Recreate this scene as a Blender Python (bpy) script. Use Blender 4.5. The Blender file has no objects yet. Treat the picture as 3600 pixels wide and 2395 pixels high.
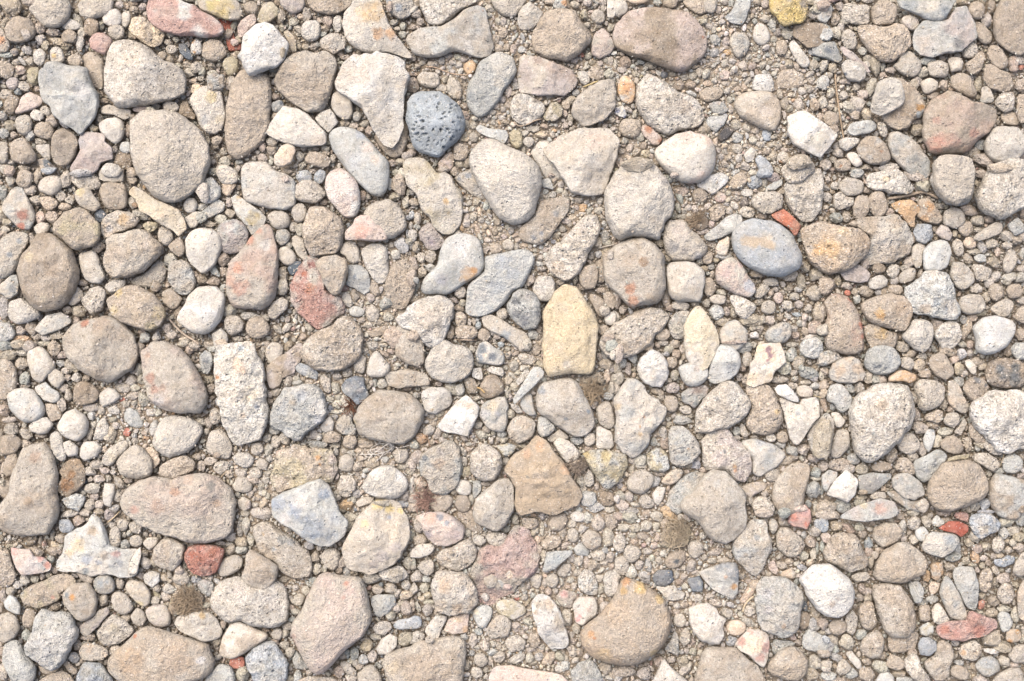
import bpy, math, random, re
import numpy as np

# ------------------------------------------------------------------ camera, world, sun, exposure
W, H = 3600.0, 2395.0            # size of the photograph the outlines were measured in
S = 0.00025                      # metres per measured unit: the frame is 0.90 m wide
CAM = 1.20                       # camera height above the bed of stones
scene = bpy.context.scene
cam = bpy.data.objects.new("camera", bpy.data.cameras.new("camera"))
scene.collection.objects.link(cam)
scene.camera = cam
cam.location = (0, 0, CAM)
cam.data.sensor_width = 36.0
cam.data.lens = 36.0 * CAM / (W * S)
cam.data.clip_start = 0.05
cam.data.clip_end = 100.0

SUN_EL, SUN_AZ = 58.0, 125.0     # light comes from the top left of the picture
world = bpy.data.worlds.new("World")
scene.world = world
world.use_nodes = True
wn = world.node_tree.nodes
sky = wn.new("ShaderNodeTexSky")
sky.sky_type = 'NISHITA'
sky.sun_disc = False
sky.sun_elevation = math.radians(SUN_EL)
sky.sun_rotation = math.radians(90.0 - SUN_AZ)
sky.air_density = 0.6
sky.dust_density = 6.0
sky.ozone_density = 0.3
world.node_tree.links.new(sky.outputs[0], wn["Background"].inputs[0])
wn["Background"].inputs[1].default_value = 0.15
sun_d = bpy.data.lights.new("sun", 'SUN')
sun_d.energy = 0.65
sun_d.angle = math.radians(60.0)
sun_d.color = (1.0, 0.985, 0.92)
sun = bpy.data.objects.new("sun", sun_d)
scene.collection.objects.link(sun)
el, az = math.radians(SUN_EL), math.radians(SUN_AZ)
sun.rotation_euler = (math.radians(90.0 - SUN_EL), 0, az + math.pi / 2)
vs = scene.view_settings
vs.view_transform = 'Standard'
vs.look = 'None'
vs.exposure = 1.31
vs.gamma = 1.0
vs.use_curve_mapping = False
scene.cycles.max_bounces = 6
scene.cycles.diffuse_bounces = 4

# ------------------------------------------------------------------ small numeric helpers
PAL = dict(brn='ae9e8a', tan='c3b5a3', bei='cec5b7', pal='d9d3c8', cre='e4dccf', wht='efece5', gry='bdbeb9', lgr='cfd0cb',
           blu='bbc2c8', dbl='7b8692', drk='7b746e', yel='f0dcbe', ora='dcb890', pnk='dccabe', red='cf8a76', ros='d2b0a5',
           mau='c6bbb4', olv='c6bb9f', pch='e6d2bb')
ALB = 0.60
def lin(h):
    c = np.array([int(h[i:i + 2], 16) / 255.0 for i in (0, 2, 4)])
    return np.where(c <= 0.04045, c / 12.92, ((c + 0.055) / 1.055) ** 2.4) * ALB * np.array([0.985, 1.0, 1.0])
PALL = {k: lin(v) for k, v in PAL.items()}
rng = np.random.default_rng(7)

def _h(ix, iy, iz):
    n = (ix * 374761393 + iy * 668265263 + iz * 2147483647 + 1013904223) & 0xffffffff
    n = ((n ^ (n >> 13)) * 1274126177) & 0xffffffff
    n = ((n ^ (n >> 16)) * 2246822519) & 0xffffffff
    return ((n ^ (n >> 15)) & 0xffff) / 32767.5 - 1.0
def noise(P):                     # value noise in -1..1, P: (n,3)
    P = P + 1000.0
    I = np.floor(P).astype(np.int64); F = P - I; F = F * F * (3 - 2 * F)
    x, y, z = I[:, 0], I[:, 1], I[:, 2]; fx, fy, fz = F[:, 0], F[:, 1], F[:, 2]
    def ly(dz):
        a = _h(x, y, z + dz) * (1 - fx) + _h(x + 1, y, z + dz) * fx
        b = _h(x, y + 1, z + dz) * (1 - fx) + _h(x + 1, y + 1, z + dz) * fx
        return a * (1 - fy) + b * fy
    return ly(0) * (1 - fz) + ly(1) * fz
def fbm(P, o=3):
    r, a = 0, 1.0
    for i in range(o):
        r = r + a * noise(P * (2.03 ** i) + 17.3 * i); a *= 0.5
    return r / 1.75
def sstep(a, b, x):
    t = np.clip((x - a) / (b - a), 0, 1); return t * t * (3 - 2 * t)
def to_world(px, py, z=0.0):
    k = (CAM - z) / CAM
    return (px - W / 2) * S * k, (H / 2 - py) * S * k

# where sand and fine grit fill the gaps between the stones (x, y, radius) - elsewhere the gaps are deep
SANDY = [(1740, 250, 260), (1780, 800, 220), (2550, 170, 230), (2600, 500, 260), (2450, 740, 170), (1000, 1750, 200), (870, 1640, 110),
         (1950, 1330, 180), (1560, 1560, 160), (1700, 420, 200), (2160, 700, 220), (1010, 2090, 90), (1780, 2150, 240), (2050, 1900, 230),
         (2300, 1950, 260), (2550, 2080, 260), (2050, 2260, 200), (450, 1470, 160), (2250, 1560, 160), (2150, 300, 120), (2300, 560, 160),
         (1300, 1150, 200), (1620, 1750, 200), (2700, 300, 170), (1330, 1700, 160), (2000, 2050, 200), (1100, 1400, 160), (1350, 950, 120),
         (3350, 1980, 120), (700, 2080, 120), (2750, 1680, 80), (1900, 120, 130)]
def sandiness(px, py):
    s = np.full(np.shape(px), 0.26)
    for x, y, r in SANDY:
        s = np.maximum(s, 1.0 - 0.75 * sstep(0.55 * r, 1.35 * r, np.hypot(px - x, py - y)))
    s = s * (1.0 - 0.75 * sstep(2850, 3250, px)) * (1.0 - 0.35 * sstep(500, 150, px))
    return s
def ground_z(px, py):
    return -0.0100 + 0.0078 * sandiness(px, py)

# ------------------------------------------------------------------ materials
def stone_material(name, grain, speck, bump, pit, rough=0.92, lump=0.0, size=1.0):
    m = bpy.data.materials.new(name); m.use_nodes = True
    nt = m.node_tree; N = nt.nodes; L = nt.links
    bs = N["Principled BSDF"]; bs.inputs["Roughness"].default_value = rough
    bs.inputs["Specular IOR Level"].default_value = 0.25
    col = N.new("ShaderNodeAttribute"); col.attribute_name = "tint"
    tc = N.new("ShaderNodeTexCoord"); oi = N.new("ShaderNodeObjectInfo")
    add = N.new("ShaderNodeVectorMath"); add.operation = 'MULTIPLY_ADD'
    L.new(oi.outputs["Random"], add.inputs[0]); add.inputs[1].default_value = (13, 7, 5); L.new(tc.outputs["Object"], add.inputs[2])
    def tex(scale, detail=3.0, r=0.6):
        n = N.new("ShaderNodeTexNoise"); n.inputs["Scale"].default_value = scale
        n.inputs["Detail"].default_value = detail; n.inputs["Roughness"].default_value = r
        L.new(add.outputs[0], n.inputs["Vector"]); return n.outputs["Fac"]
    def mr(src, a, b, c, d):
        n = N.new("ShaderNodeMapRange"); L.new(src, n.inputs[0])
        for i, v in enumerate((a, b, c, d)): n.inputs[1 + i].default_value = v
        return n.outputs[0]
    def math_(op, a, b):
        n = N.new("ShaderNodeMath"); n.operation = op
        for i, v in enumerate((a, b)):
            if isinstance(v, float): n.inputs[i].default_value = v
            else: L.new(v, n.inputs[i])
        return n.outputs[0]
    fine = tex(1050.0 / size, 2.0, 0.7)                   # sand sized grain, about a millimetre
    mid = tex(330.0 / size, 3.0, 0.7)
    big = tex(70.0, 3.0, 0.6)
    v = math_('MULTIPLY', mr(fine, 0.3, 0.7, 1 - grain, 1 + grain), mr(mid, 0.3, 0.7, 1 - grain * 0.8, 1 + grain * 0.7))
    v = math_('MULTIPLY', v, mr(big, 0.3, 0.7, 0.92, 1.07))
    mul = N.new("ShaderNodeVectorMath"); mul.operation = 'SCALE'
    L.new(col.outputs["Color"], mul.inputs[0]); L.new(v, mul.inputs["Scale"])
    # brown dust against greyer clean stone
    dust = N.new("ShaderNodeMix"); dust.data_type = 'RGBA'; dust.blend_type = 'MULTIPLY'
    L.new(mr(tex(150.0, 4.0, 0.7), 0.42, 0.68, 0.0, 0.85), dust.inputs["Factor"])
    L.new(mul.outputs[0], dust.inputs["A"]); dust.inputs["B"].default_value = (0.90, 0.865, 0.80, 1)
    # mineral grains: dark specks and pale flecks
    vo = N.new("ShaderNodeTexVoronoi"); vo.inputs["Scale"].default_value = 640.0 / size; L.new(add.outputs[0], vo.inputs["Vector"])
    sep = N.new("ShaderNodeSeparateColor"); L.new(vo.outputs["Color"], sep.inputs[0])
    near = mr(vo.outputs["Distance"], 0.15, 0.50, 1.0, 0.0)
    dk = math_('MULTIPLY', math_('MULTIPLY', mr(sep.outputs[0], 1 - speck, 1 - speck * 0.8, 0.0, 1.0), near), mr(big, 0.40, 0.62, 0.15, 0.75))
    lt = math_('MULTIPLY', math_('MULTIPLY', mr(sep.outputs[1], 1 - speck * 1.2, 1 - speck, 0.0, 1.0), near), 0.55)
    m1 = N.new("ShaderNodeMix"); m1.data_type = 'RGBA'; L.new(dk, m1.inputs["Factor"]); L.new(dust.outputs["Result"], m1.inputs["A"])
    m1.inputs["B"].default_value = (0.075, 0.07, 0.075, 1)
    m2 = N.new("ShaderNodeMix"); m2.data_type = 'RGBA'; L.new(lt, m2.inputs["Factor"]); L.new(m1.outputs["Result"], m2.inputs["A"])
    m2.inputs["B"].default_value = (0.56, 0.52, 0.47, 1)
    # fine pits
    vp = N.new("ShaderNodeTexVoronoi"); vp.inputs["Scale"].default_value = 330.0 / size; L.new(add.outputs[0], vp.inputs["Vector"])
    sp = N.new("ShaderNodeSeparateColor"); L.new(vp.outputs["Color"], sp.inputs[0])
    pitm = math_('MULTIPLY', mr(vp.outputs["Distance"], 0.12, 0.38, 1.0, 0.0), mr(sp.outputs[2], 1 - pit, 1.001 - pit, 0.0, 1.0))
    L.new(m2.outputs["Result"], bs.inputs["Base Color"])
    hgt = math_('ADD', math_('MULTIPLY', fine, 0.6), math_('MULTIPLY', mid, 1.0 + lump))
    hgt = math_('ADD', hgt, math_('MULTIPLY', tex(150.0, 3.0, 0.6), 0.8 + lump))
    hgt = math_('SUBTRACT', hgt, math_('MULTIPLY', pitm, 0.9))
    bp = N.new("ShaderNodeBump"); bp.inputs["Strength"].default_value = 1.0; bp.inputs["Distance"].default_value = 0.0011 * bump
    L.new(hgt, bp.inputs["Height"]); L.new(bp.outputs[0], bs.inputs["Normal"])
    return m
M_G = stone_material("granular_stone", 0.33, 0.22, 1.9, 0.30)
M_G2 = stone_material("fine_grained_stone", 0.26, 0.14, 1.6, 0.12, size=0.75)
M_G3 = stone_material("coarse_grained_stone", 0.36, 0.26, 2.0, 0.30, lump=0.6, size=1.45)
M_G4 = stone_material("dusty_stone", 0.22, 0.10, 1.7, 0.06, lump=0.4, size=1.1)
M_L2 = stone_material("chalky_limestone", 0.18, 0.10, 1.5, 0.15, lump=0.5, size=0.8)
M_S = stone_material("smooth_stone", 0.18, 0.12, 1.1, 0.12, 0.9)
M_L = stone_material("rough_limestone", 0.26, 0.13, 1.9, 0.35, lump=1.0)
M_A = stone_material("broken_flint", 0.19, 0.11, 1.3, 0.12, 0.85)
M_P = stone_material("porous_pumice", 0.17, 0.10, 0.9, 0.25)
M_R = stone_material("coarse_red_rock", 0.3, 0.22, 2.0, 0.30, lump=1.0)
M_GRIT = stone_material("grit", 0.18, 0.10, 0.8, 0.10)
M_SOIL = stone_material("dusty_soil", 0.24, 0.22, 1.6, 0.30, lump=1.0)
MATS = dict(g=[M_G, M_G2, M_G3, M_G4, M_G2], s=[M_S, M_S, M_G4], l=[M_L, M_L2, M_G3], a=[M_A, M_A, M_L2], p=[M_P], r=[M_R])
def plain_material(name, h, rough=0.8):
    m = bpy.data.materials.new(name); m.use_nodes = True
    nt = m.node_tree; bs = nt.nodes["Principled BSDF"]; bs.inputs["Roughness"].default_value = rough
    n = nt.nodes.new("ShaderNodeTexNoise"); n.inputs["Scale"].default_value = 600
    tc = nt.nodes.new("ShaderNodeTexCoord"); nt.links.new(tc.outputs["Object"], n.inputs["Vector"])
    r = nt.nodes.new("ShaderNodeValToRGB"); c = lin(h)
    r.color_ramp.elements[0].color = (*(c * 0.7), 1); r.color_ramp.elements[1].color = (*(c * 1.2), 1)
    nt.links.new(n.outputs["Fac"], r.inputs[0]); nt.links.new(r.outputs[0], bs.inputs["Base Color"])
    return m

def mesh_obj(name, V, F, mat, tint=None, loc=(0, 0, 0), smooth=True):
    me = bpy.data.meshes.new(name)
    V = np.asarray(V, np.float32); F = np.asarray(F, np.int32); k = F.shape[1]
    me.vertices.add(len(V)); me.vertices.foreach_set("co", V.ravel())
    me.loops.add(F.size); me.loops.foreach_set("vertex_index", F.ravel())
    me.polygons.add(len(F)); me.polygons.foreach_set("loop_start", np.arange(0, F.size, k, dtype=np.int32))
    me.update(calc_edges=True)
    me.polygons.foreach_set("use_smooth", np.full(len(F), smooth))
    if tint is not None:
        a = me.color_attributes.new("tint", 'FLOAT_COLOR', 'POINT')
        c = np.ones((len(V), 4), np.float32); c[:, :3] = tint
        a.data.foreach_set("color", c.ravel())
    me.materials.append(mat)
    o = bpy.data.objects.new(name, me); scene.collection.objects.link(o); o.location = loc
    return o

DATA = """
T 0 0
g bei|232,88 300,60 345,-30 650,-40 668,60 650,140 600,215 540,255 470,268 400,240 340,180 290,120|beige stone with a pointed tip at the top edge, second stone from upper left corner
g tan|E 195 268 130 140 80|round brown stone below the upper left corner, under the beige stone with a pointed tip
g bei|E 880 60 175 105 -15|beige lumpy stone cut by the top edge, above the small oval pale pebble
s pal|E 1038 165 97 83 -20|pale speckled oval pebble just under the lumpy stone at the top edge
s bei|E 1158 172 48 86 12|narrow upright beige pebble beside the pale speckled oval one
a ros/red|895,297 960,305 1045,375 1015,430 970,505 905,485 830,440 812,375 850,330|small chunky rose red stone touching the hollowed cream beige stone @3
l yel/tan .8|1170,240 1200,165 1290,140 1370,190 1450,240 1520,300 1510,390 1430,450 1360,420 1270,350 1190,300|sandy yellow knobbly stone above the hollowed cream beige stone
g bei|E 1072 297 82 74 0|small round speckled beige pebble between the rose red stone and the sandy yellow stone
g bei/cre .8|985,440 1060,380 1170,350 1270,385 1370,430 1450,520 1540,575 1640,590 1700,650 1740,760 1720,860 1640,910 1500,940 1350,970 1220,975 1130,1003 1060,985 1000,910 940,810 945,680 970,560|large rounded beige stone with a cream hollow in its middle, touching the rose red stone ~1350,640,200,dcd6cc ~1240,570,90,e9dccb @2
s tan|830,472 900,490 960,540 960,700 950,840 880,830 820,730 770,600 755,510|smooth olive brown stone half tucked under the large stone with the cream hollow @-4
a gry/lgr .8|450,580 540,572 640,620 700,620 770,608 815,650 830,740 900,860 918,940 900,1010 850,1120 800,1200 740,1250 660,1180 560,1130 500,1080 470,990 400,940 375,800 365,680|big jagged pale grey flint with a dark upper left corner ~470,690,120,a3a6a6 ~560,610,80,a9a9a6 ~780,860,90,dedbd6 @2
a ros/wht .7|1375,0 1345,60 1365,190 1400,220 1480,290 1580,310 1640,340 1740,325 1882,348 1990,332 2067,345 2057,230 1982,170 1932,140 1882,120 1790,50 1700,30 1640,-30 1380,-40|long rose pink and white streaked stone at the top edge @3
g bei/ora|-20,240 20,250 60,340 100,420 70,480 0,485 -40,470 -40,240|stone with orange stains at the left edge near the upper left corner ~15,370,50,dba77f
g tan|E 640 335 78 68 10|brown pebble left of the rose red chunky stone
s pal|E 655 230 105 62 10|flat pale pebble with grey smear, above the brown pebble near the rose red stone @-2
g brn|E 840 250 72 92 10|dark grainy brown lump left of the round speckled pebble, above the rose red stone
s cre|E 522 510 72 80 -10|small cream pebble with a yellow spot above the jagged grey flint ~510,520,30,e8c98f
g tan|E 690 558 70 72 0|small round brown pebble on the top shoulder of the jagged grey flint
g pal|370,430 430,500 410,580 360,625 310,570 300,490|kite shaped pale pebble up and left of the jagged grey flint
l tan|0,560 70,555 130,620 120,700 60,725 -20,690 -30,600|rough tan pebble at the left edge, level with the top of the jagged grey flint
s mau/blu|E 112 770 62 60 0|small pinkish and bluish mottled pebble left of the jagged grey flint
g bei|E 215 792 60 48 20|small oval beige pebble between the mottled pink pebble and the jagged grey flint
a pnk|205,880 270,840 390,900 395,960 300,1010 190,1050 120,1050 170,980|peach coloured angular chip left of the lower half of the jagged grey flint
g brn|E 100 960 72 92 20|dark brown rounded pebble left of the peach coloured angular chip
s pal|E 342 1060 74 52 22|pale oval pebble below the peach coloured angular chip
s bei|E 424 1020 58 46 25|small tan oval pebble touching the lower left flank of the jagged grey flint
s bei|E 215 1148 82 104 -8|smooth beige egg shaped pebble below the peach coloured chip
g tan|E 405 1200 96 84 10|round tan grainy pebble to the right of the smooth egg shaped pebble
g tan|150,1270 220,1265 290,1340 348,1450 320,1500 220,1518 120,1490 88,1400 95,1310|blunt tan triangular stone below the smooth egg shaped pebble, near the left edge
g tan/drk|520,1190 600,1180 680,1230 728,1310 700,1430 640,1510 560,1530 490,1500 470,1400 480,1260|grainy tan stone with a black smudge, left of the mauve flat flint ~560,1370,50,8f857a ~600,1260,25,8f857a
a cre/bei|330,1330 460,1325 468,1440 450,1490 390,1440 330,1370|cream wedge shaped chip left of the grainy tan stone with a black smudge
g bei|E 25 1400 56 115 0|beige pebble cut by the left edge beside the blunt tan triangular stone
a drk/tan|345,1470 420,1450 480,1510 540,1550 500,1600 380,1580|small tan chip stained blue black, below the cream wedge shaped chip ~430,1500,50,6f7880
a mau/ros .6|740,1215 965,1225 970,1300 1050,1380 1040,1460 930,1500 900,1560 850,1600 700,1617 640,1560 700,1470 745,1380 725,1300|flat mauve grey flint with broken edges below the jagged pale grey flint ~760,1320,60,b4b0b0 ~940,1270,30,e6d8ca @1
s pal|990,1085 1070,1075 1140,1120 1155,1200 1120,1290 1060,1335 990,1280 920,1210 905,1130|pale beige plump pebble between the mauve grey flint and the largest round beige stone
a bei|905,990 1000,960 1120,1000 1215,1010 1190,1085 1140,1105 1050,1060 940,1050|flat beige sliver under the bottom of the stone with the cream hollow
s lgr|E 1150 1355 56 54 0|small greyish round pebble on the left flank of the largest round beige stone
g bei .75|1158,1230 1200,1130 1290,1040 1400,1008 1500,1015 1640,1050 1760,1110 1870,1200 1950,1320 1964,1420 1930,1560 1850,1700 1750,1800 1650,1870 1550,1860 1400,1790 1300,1700 1230,1550 1205,1420 1165,1330|largest smooth round beige stone in the upper left, broad as a hand @2
g pal|E 1025 1565 105 70 5|pale pebble wedged between the mauve flint and the largest round beige stone
g brn|E 1140 1485 95 85 0|brown shaded pebble behind the pale one beside the largest round beige stone @-3
s pnk|E 1310 1002 100 34 -5|thin pinkish sliver between the cream hollow stone and the largest round beige stone
g bei|E 1562 985 84 60 0|round beige pebble right above the largest round beige stone
g brn|1710,918 1750,990 1805,1070 1790,1110 1720,1090 1640,1050 1655,960|dark brown triangular pebble left of the smooth yellow grey tooth shaped stone @-1
l yel|E 1795 815 52 48 0|tiny bright ochre pebble above the smooth yellow grey tooth shaped stone
s cre/yel .7|1735,920 1790,840 1880,780 2030,820 2050,900 2077,1060 2060,1150 2010,1235 1890,1225 1830,1150 1815,1090 1780,1010|smooth tooth shaped cream stone with yellow and grey streaks ~1950,900,60,e0cfa8 ~2020,1100,50,ddd0b8 ~1900,1100,70,d3d2ce
l tan/lgr|1900,700 1960,670 2020,690 2060,680 2063,800 2000,835 1900,830|lumpy grey tan clod resting on the tooth shaped cream stone @3
s wht/ora|E 1805 430 62 82 5|small white pebble with orange specks, below the rose pink streaked stone ~1775,380,25,e3a75c ~1785,490,18,e3a75c
g bei|E 1580 455 55 50 0|little round beige pebble in the cluster left of the orange specked white pebble
g tan|E 1488 513 45 46 0|little brown round pebble at the shoulder of the stone with the cream hollow
a dbl/drk|1640,400 1700,390 1770,500 1780,550 1720,555 1640,470|small blue black rough chip left of the orange specked white pebble @-2
e 100 60 100 85 20 tan;270 20 90 50 0 bei;375 370 54 50 0 pal;245 462 55 40 15 pal;480 290 64 45 0 tan;720 200 40 90 -30 bei;735 400 38 80 5 pal;550 385 110 35 15 olv;150 575 34 30 0 bei;275 565 45 42 20 tan;130 480 40 36 0 bei;185 645 54 42 0 pnk;45 870 60 50 0 bei;165 840 45 36 30 blu;310 690 60 90 5 olv;345 820 28 40 -20 tan;480 1110 65 58 20 tan;90 1150 55 45 20 tan;20 1060 50 48 0 bei;280 1250 45 55 30 lgr;370 1300 60 32 10 bei;90 1495 50 40 0 pal;130 1240 38 34 0 tan;30 1225 50 50 40 lgr;60 1560 60 50 0 bei;215 1550 60 40 0 tan;370 250 50 60 20 tan;240 320 60 45 40 bei;50 210 40 50 0 tan;1215 1075 45 40 0 tan;1180 1200 35 60 0 brn;930 235 35 42 0 bei;765 300 50 45 0 bei;1230 95 50 35 0 tan;1310 60 40 35 0 bei;1100 50 45 35 0 mau;855 1180 48 40 0 yel;920 1090 35 45 0 tan;1430 975 50 40 0 bei;960 930 45 35 0 brn;1560 320 45 35 0 bei;1545 385 40 36 0 bei;1617 365 32 30 0 bei;1715 590 40 32 0 tan;1800 620 55 60 0 bei;1745 670 48 45 0 bei;1850 660 40 50 0 bei;1560 550 35 45 0 tan;1660 540 25 40 20 bei;1230 330 50 40 0 brn;1850 720 35 35 0 bei;420 420 40 45 0 tan;60 500 70 35 0 lgr;200 560 60 22 45 lgr;140 690 30 40 0 tan;600 430 40 30 0 olv;1380 1010 40 30 0 bei;590 1140 60 30 40 blu;330 480 30 30 0 tan;430 580 40 45 0 brn
T 720 0
g bei/yel|-70,70 0,110 100,150 200,190 330,185 355,110 320,30 270,-30 -80,-40|stone with a bright yellow top at the top edge, right of rose pink streaked stone ~150,90,120,e6cf92 ~60,60,50,d9c98c @2
g tan|E 425 72 70 64 0|round brown pebble between the yellow topped stone and the olive angular pebble
a olv/tan|510,80 540,25 620,12 687,90 670,150 610,205 520,212 480,190|olive cream angular pebble directly above the bright white rock
s pnk/ros|455,120 477,180 470,230 400,290 350,350 300,345 300,240 340,180 400,140|long salmon pink pebble lying against the bright white rock
a c96a52 .5|90,160 250,190 265,250 270,330 335,400 335,465 220,475 200,400 190,260|brick red shard under the salmon pink pebble, beside the bright white rock @-3
a wht .85|480,225 560,208 640,240 700,320 775,400 770,440 720,560 650,620 560,650 430,705 395,695 345,610 340,560 305,525 340,480 350,400 360,340 400,290|bright white chunky rock lying on the long oval tan stone @5
g tan .75|345,620 420,610 480,610 560,645 600,720 617,900 610,1050 590,1200 540,1320 470,1400 370,1470 290,1460 200,1380 175,1280 190,1100 200,950 240,800 280,700|long oval tan stone with its top under the bright white rock @-1
g tan/bei .75|690,580 780,520 860,480 960,455 1010,500 1080,465 1160,480 1190,520 1255,575 1230,650 1200,700 1200,800 1170,850 1160,930 1090,1000 1000,1068 930,1050 860,1000 780,940 700,890 650,830 635,780 660,680|coarse grained brown stone between the bright white rock and the cream arrowhead slab
a cre/pal .6|1390,-40 1600,-20 1640,70 1680,200 1760,330 1850,450 1942,555 1880,540 1790,510 1690,485 1600,480 1500,490 1400,470 1330,410 1290,330 1250,230 1280,140 1340,60|cream triangular shard stained orange on its face, at the top edge ~1540,130,120,e5c79a ~1600,330,60,e0b892 ~1720,320,60,e0b892 ~1430,120,50,e6d2b4 @1
a wht/cre .65|1185,760 1230,680 1270,600 1350,510 1480,500 1600,490 1720,500 1800,530 1870,580 1895,700 1860,800 1830,920 1815,1050 1815,1180 1760,1290 1710,1378 1650,1330 1560,1210 1510,1110 1440,1000 1300,890 1220,840|big cream white slab shaped like an arrowhead pointing down ~1300,640,110,d9ccbd ~1450,720,90,dfd3c5 ~1860,780,50,d0c2b2 @3
g tan|1535,1260 1620,1390 1720,1465 1800,1450 1870,1350 1890,1200 1860,1100 1700,1100|brown stone under the tip of the cream white arrowhead slab @-4
a pal/cre .7|740,970 860,1000 950,1060 1040,1140 1110,1220 1135,1300 1100,1340 980,1350 840,1350 700,1310 600,1260 560,1225 600,1140 670,1040|whitish wedge stone right of the long oval tan stone ~1050,1300,70,d5c8ba @1
s gry/lgr .8|1132,1240 1180,1180 1280,1165 1400,1190 1500,1260 1540,1310 1620,1420 1690,1480 1699,1600 1680,1750 1620,1830 1540,1800 1440,1720 1330,1600 1220,1450 1140,1320|long blue grey stone with a pale pink crust, below the whitish wedge ~1500,1370,60,dccfc4 ~1440,1230,60,b4b8bc ~1570,1480,50,dacdbf ~1400,1500,80,d2d3d2 @1
s bei|E 1267 968 95 138 -25|grey beige oval pebble left of the cream white arrowhead slab
a pal|1150,995 1190,1040 1230,1130 1140,1225 1060,1160 1010,1090 1070,1030|pale square pebble between the whitish wedge and the grey beige oval pebble
s pal|E 972 280 92 104 0|pale round pebble above the coarse grained brown stone
l cre/ora|1040,375 1100,340 1180,300 1280,330 1310,400 1270,450 1190,500 1110,460 1070,440|speckled cream chip left of the orange stained shard @1
s pal|E 1222 212 46 85 8|narrow grey white pebble touching the left tip of the orange stained shard
a tan/olv|715,300 760,275 830,340 845,420 840,505 790,480 775,400|thin brown sliver right of the bright white rock
g tan|-20,380 60,355 140,365 190,430 212,500 150,560 60,575 -30,540|brown lump below the right end of the rose pink streaked stone
g olv|E 240 612 82 82 10|olive grey pebble at the top left of the long oval tan stone
g bei/pch|E 240 760 55 75 15|narrow peach brown pebble beside the upper left of the long oval tan stone @-1
a pch/cre|700,1340 760,1315 825,1350 840,1390 800,1500 690,1550 630,1500 640,1430|peach cream angular chip under the whitish wedge @3
g tan|E 1035 1465 135 72 15|brown lumpy pebble right of the peach cream angular chip
a gry/dbl|E 672 975 66 56 -15|small grey pebble with a blue black corner, under the coarse grained brown stone ~710,950,28,5d6a7a
l bei/blu|1655,20 1690,110 1760,170 1840,180 1900,150 1920,60 1900,-40 1660,-40|pale stone with blue grey blotches at the top edge, right of the orange stained shard ~1700,0,40,a5b0bc ~1790,80,40,a9b2bb
g mau/bei|670,-40 700,60 780,125 830,130 930,80 920,-40|pinkish grey stone cut by the top edge, above the pale round pebble
g tan/brn|900,-40 960,60 1000,110 1120,138 1220,130 1310,80 1380,0 1390,-40|wide brown stone cut by the top edge, left of the orange stained shard
e 940 135 52 70 0 bei;815 200 50 38 0 bei;700 150 60 70 0 tan;715 255 32 42 0 bei;860 270 60 30 45 bei;1130 200 50 55 0 tan;1105 265 40 40 0 tan;1080 320 50 30 0 gry;1000 430 40 40 0 bei;1035 410 28 30 0 lgr;925 430 35 35 0 tan;865 420 30 40 0 tan;880 150 35 35 0 pch;270 235 32 45 10 bei;215 310 45 45 0 tan;265 520 34 36 0 tan;310 370 35 40 0 tan;270 390 45 35 0 pnk;60 600 35 28 0 bei;135 600 28 26 0 tan;70 680 50 35 0 bei;200 850 35 35 0 brn;115 1295 58 48 0 tan;175 1395 38 38 0 bei;125 1430 22 22 0 tan;225 1455 28 28 0 tan;100 1350 30 30 0 tan;175 1490 60 50 0 bei;620 1302 64 45 15 bei;610 1380 52 44 0 tan;530 1350 32 50 0 tan;630 640 50 35 0 bei;625 690 40 25 0 tan;650 890 40 40 0 brn;1395 1070 44 46 0 pal;1285 1130 48 32 0 tan;1370 1155 44 32 0 bei;1435 1190 36 26 0 tan;1505 1207 46 46 0 tan;1470 1140 45 35 0 bei;1735 212 42 34 0 bei;1825 232 36 42 0 pal;1765 268 32 26 0 bei;1815 320 38 34 0 gry;1700 60 40 60 0 tan;1325 455 40 34 0 lgr;1240 500 35 28 0 tan;1290 525 50 30 0 tan;870 1440 42 44 0 cre;910 1365 32 28 0 bei;970 1370 30 22 0 pal;1020 1370 34 20 0 bei;1110 1370 40 34 0 bei;1060 1412 26 22 0 pal;1110 1410 40 32 0 tan;1180 1460 36 42 0 bei;1720 1500 45 35 0 tan;1800 1490 50 40 0 tan;1860 1430 50 45 0 bei;660 1050 55 30 -40 tan;720 480 30 50 0 brn
T 1440 0
g bei/pal .8|85,-40 100,100 130,190 180,245 290,235 380,180 480,90 600,30 690,-10 690,-40|pale beige stone at the top edge lying behind the saddle shaped stone @1
g bei/lgr .6|-60,380 0,310 50,260 150,255 300,245 400,190 500,100 600,40 690,50 720,130 730,280 770,420 775,490 740,520 650,550 560,510 450,480 370,480 290,520 200,535 100,520 0,460|big saddle shaped beige stone with a black striped right end ~735,380,45,8b8984 ~740,470,35,8b8984 ~120,380,80,ddd5c9 ~500,430,90,e0dad0 ~680,100,40,c4c4c0 @2
g bei|740,-40 760,40 820,120 900,170 970,160 1010,100 1080,30 1090,-40|beige stone with its rounded lower tip showing at top edge, right of saddle shaped stone
l pal/bei|1110,10 1150,50 1230,90 1220,160 1170,220 1120,270 1050,278 990,240 990,170 1020,80|pale speckled stone left of the broad round brown stone @1
g tan .8|1230,110 1330,80 1450,75 1530,110 1570,190 1640,260 1680,330 1670,400 1600,480 1500,540 1400,590 1330,550 1200,540 1160,490 1115,400 1125,300 1160,240|broad round pitted brown stone left of the small pink triangular stone ~1600,260,60,9d9487
a pnk/bei .8|1770,260 1820,300 1880,400 1893,440 1840,500 1740,545 1670,500 1665,400 1700,310|small pink triangular stone between two big brown stones
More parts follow.
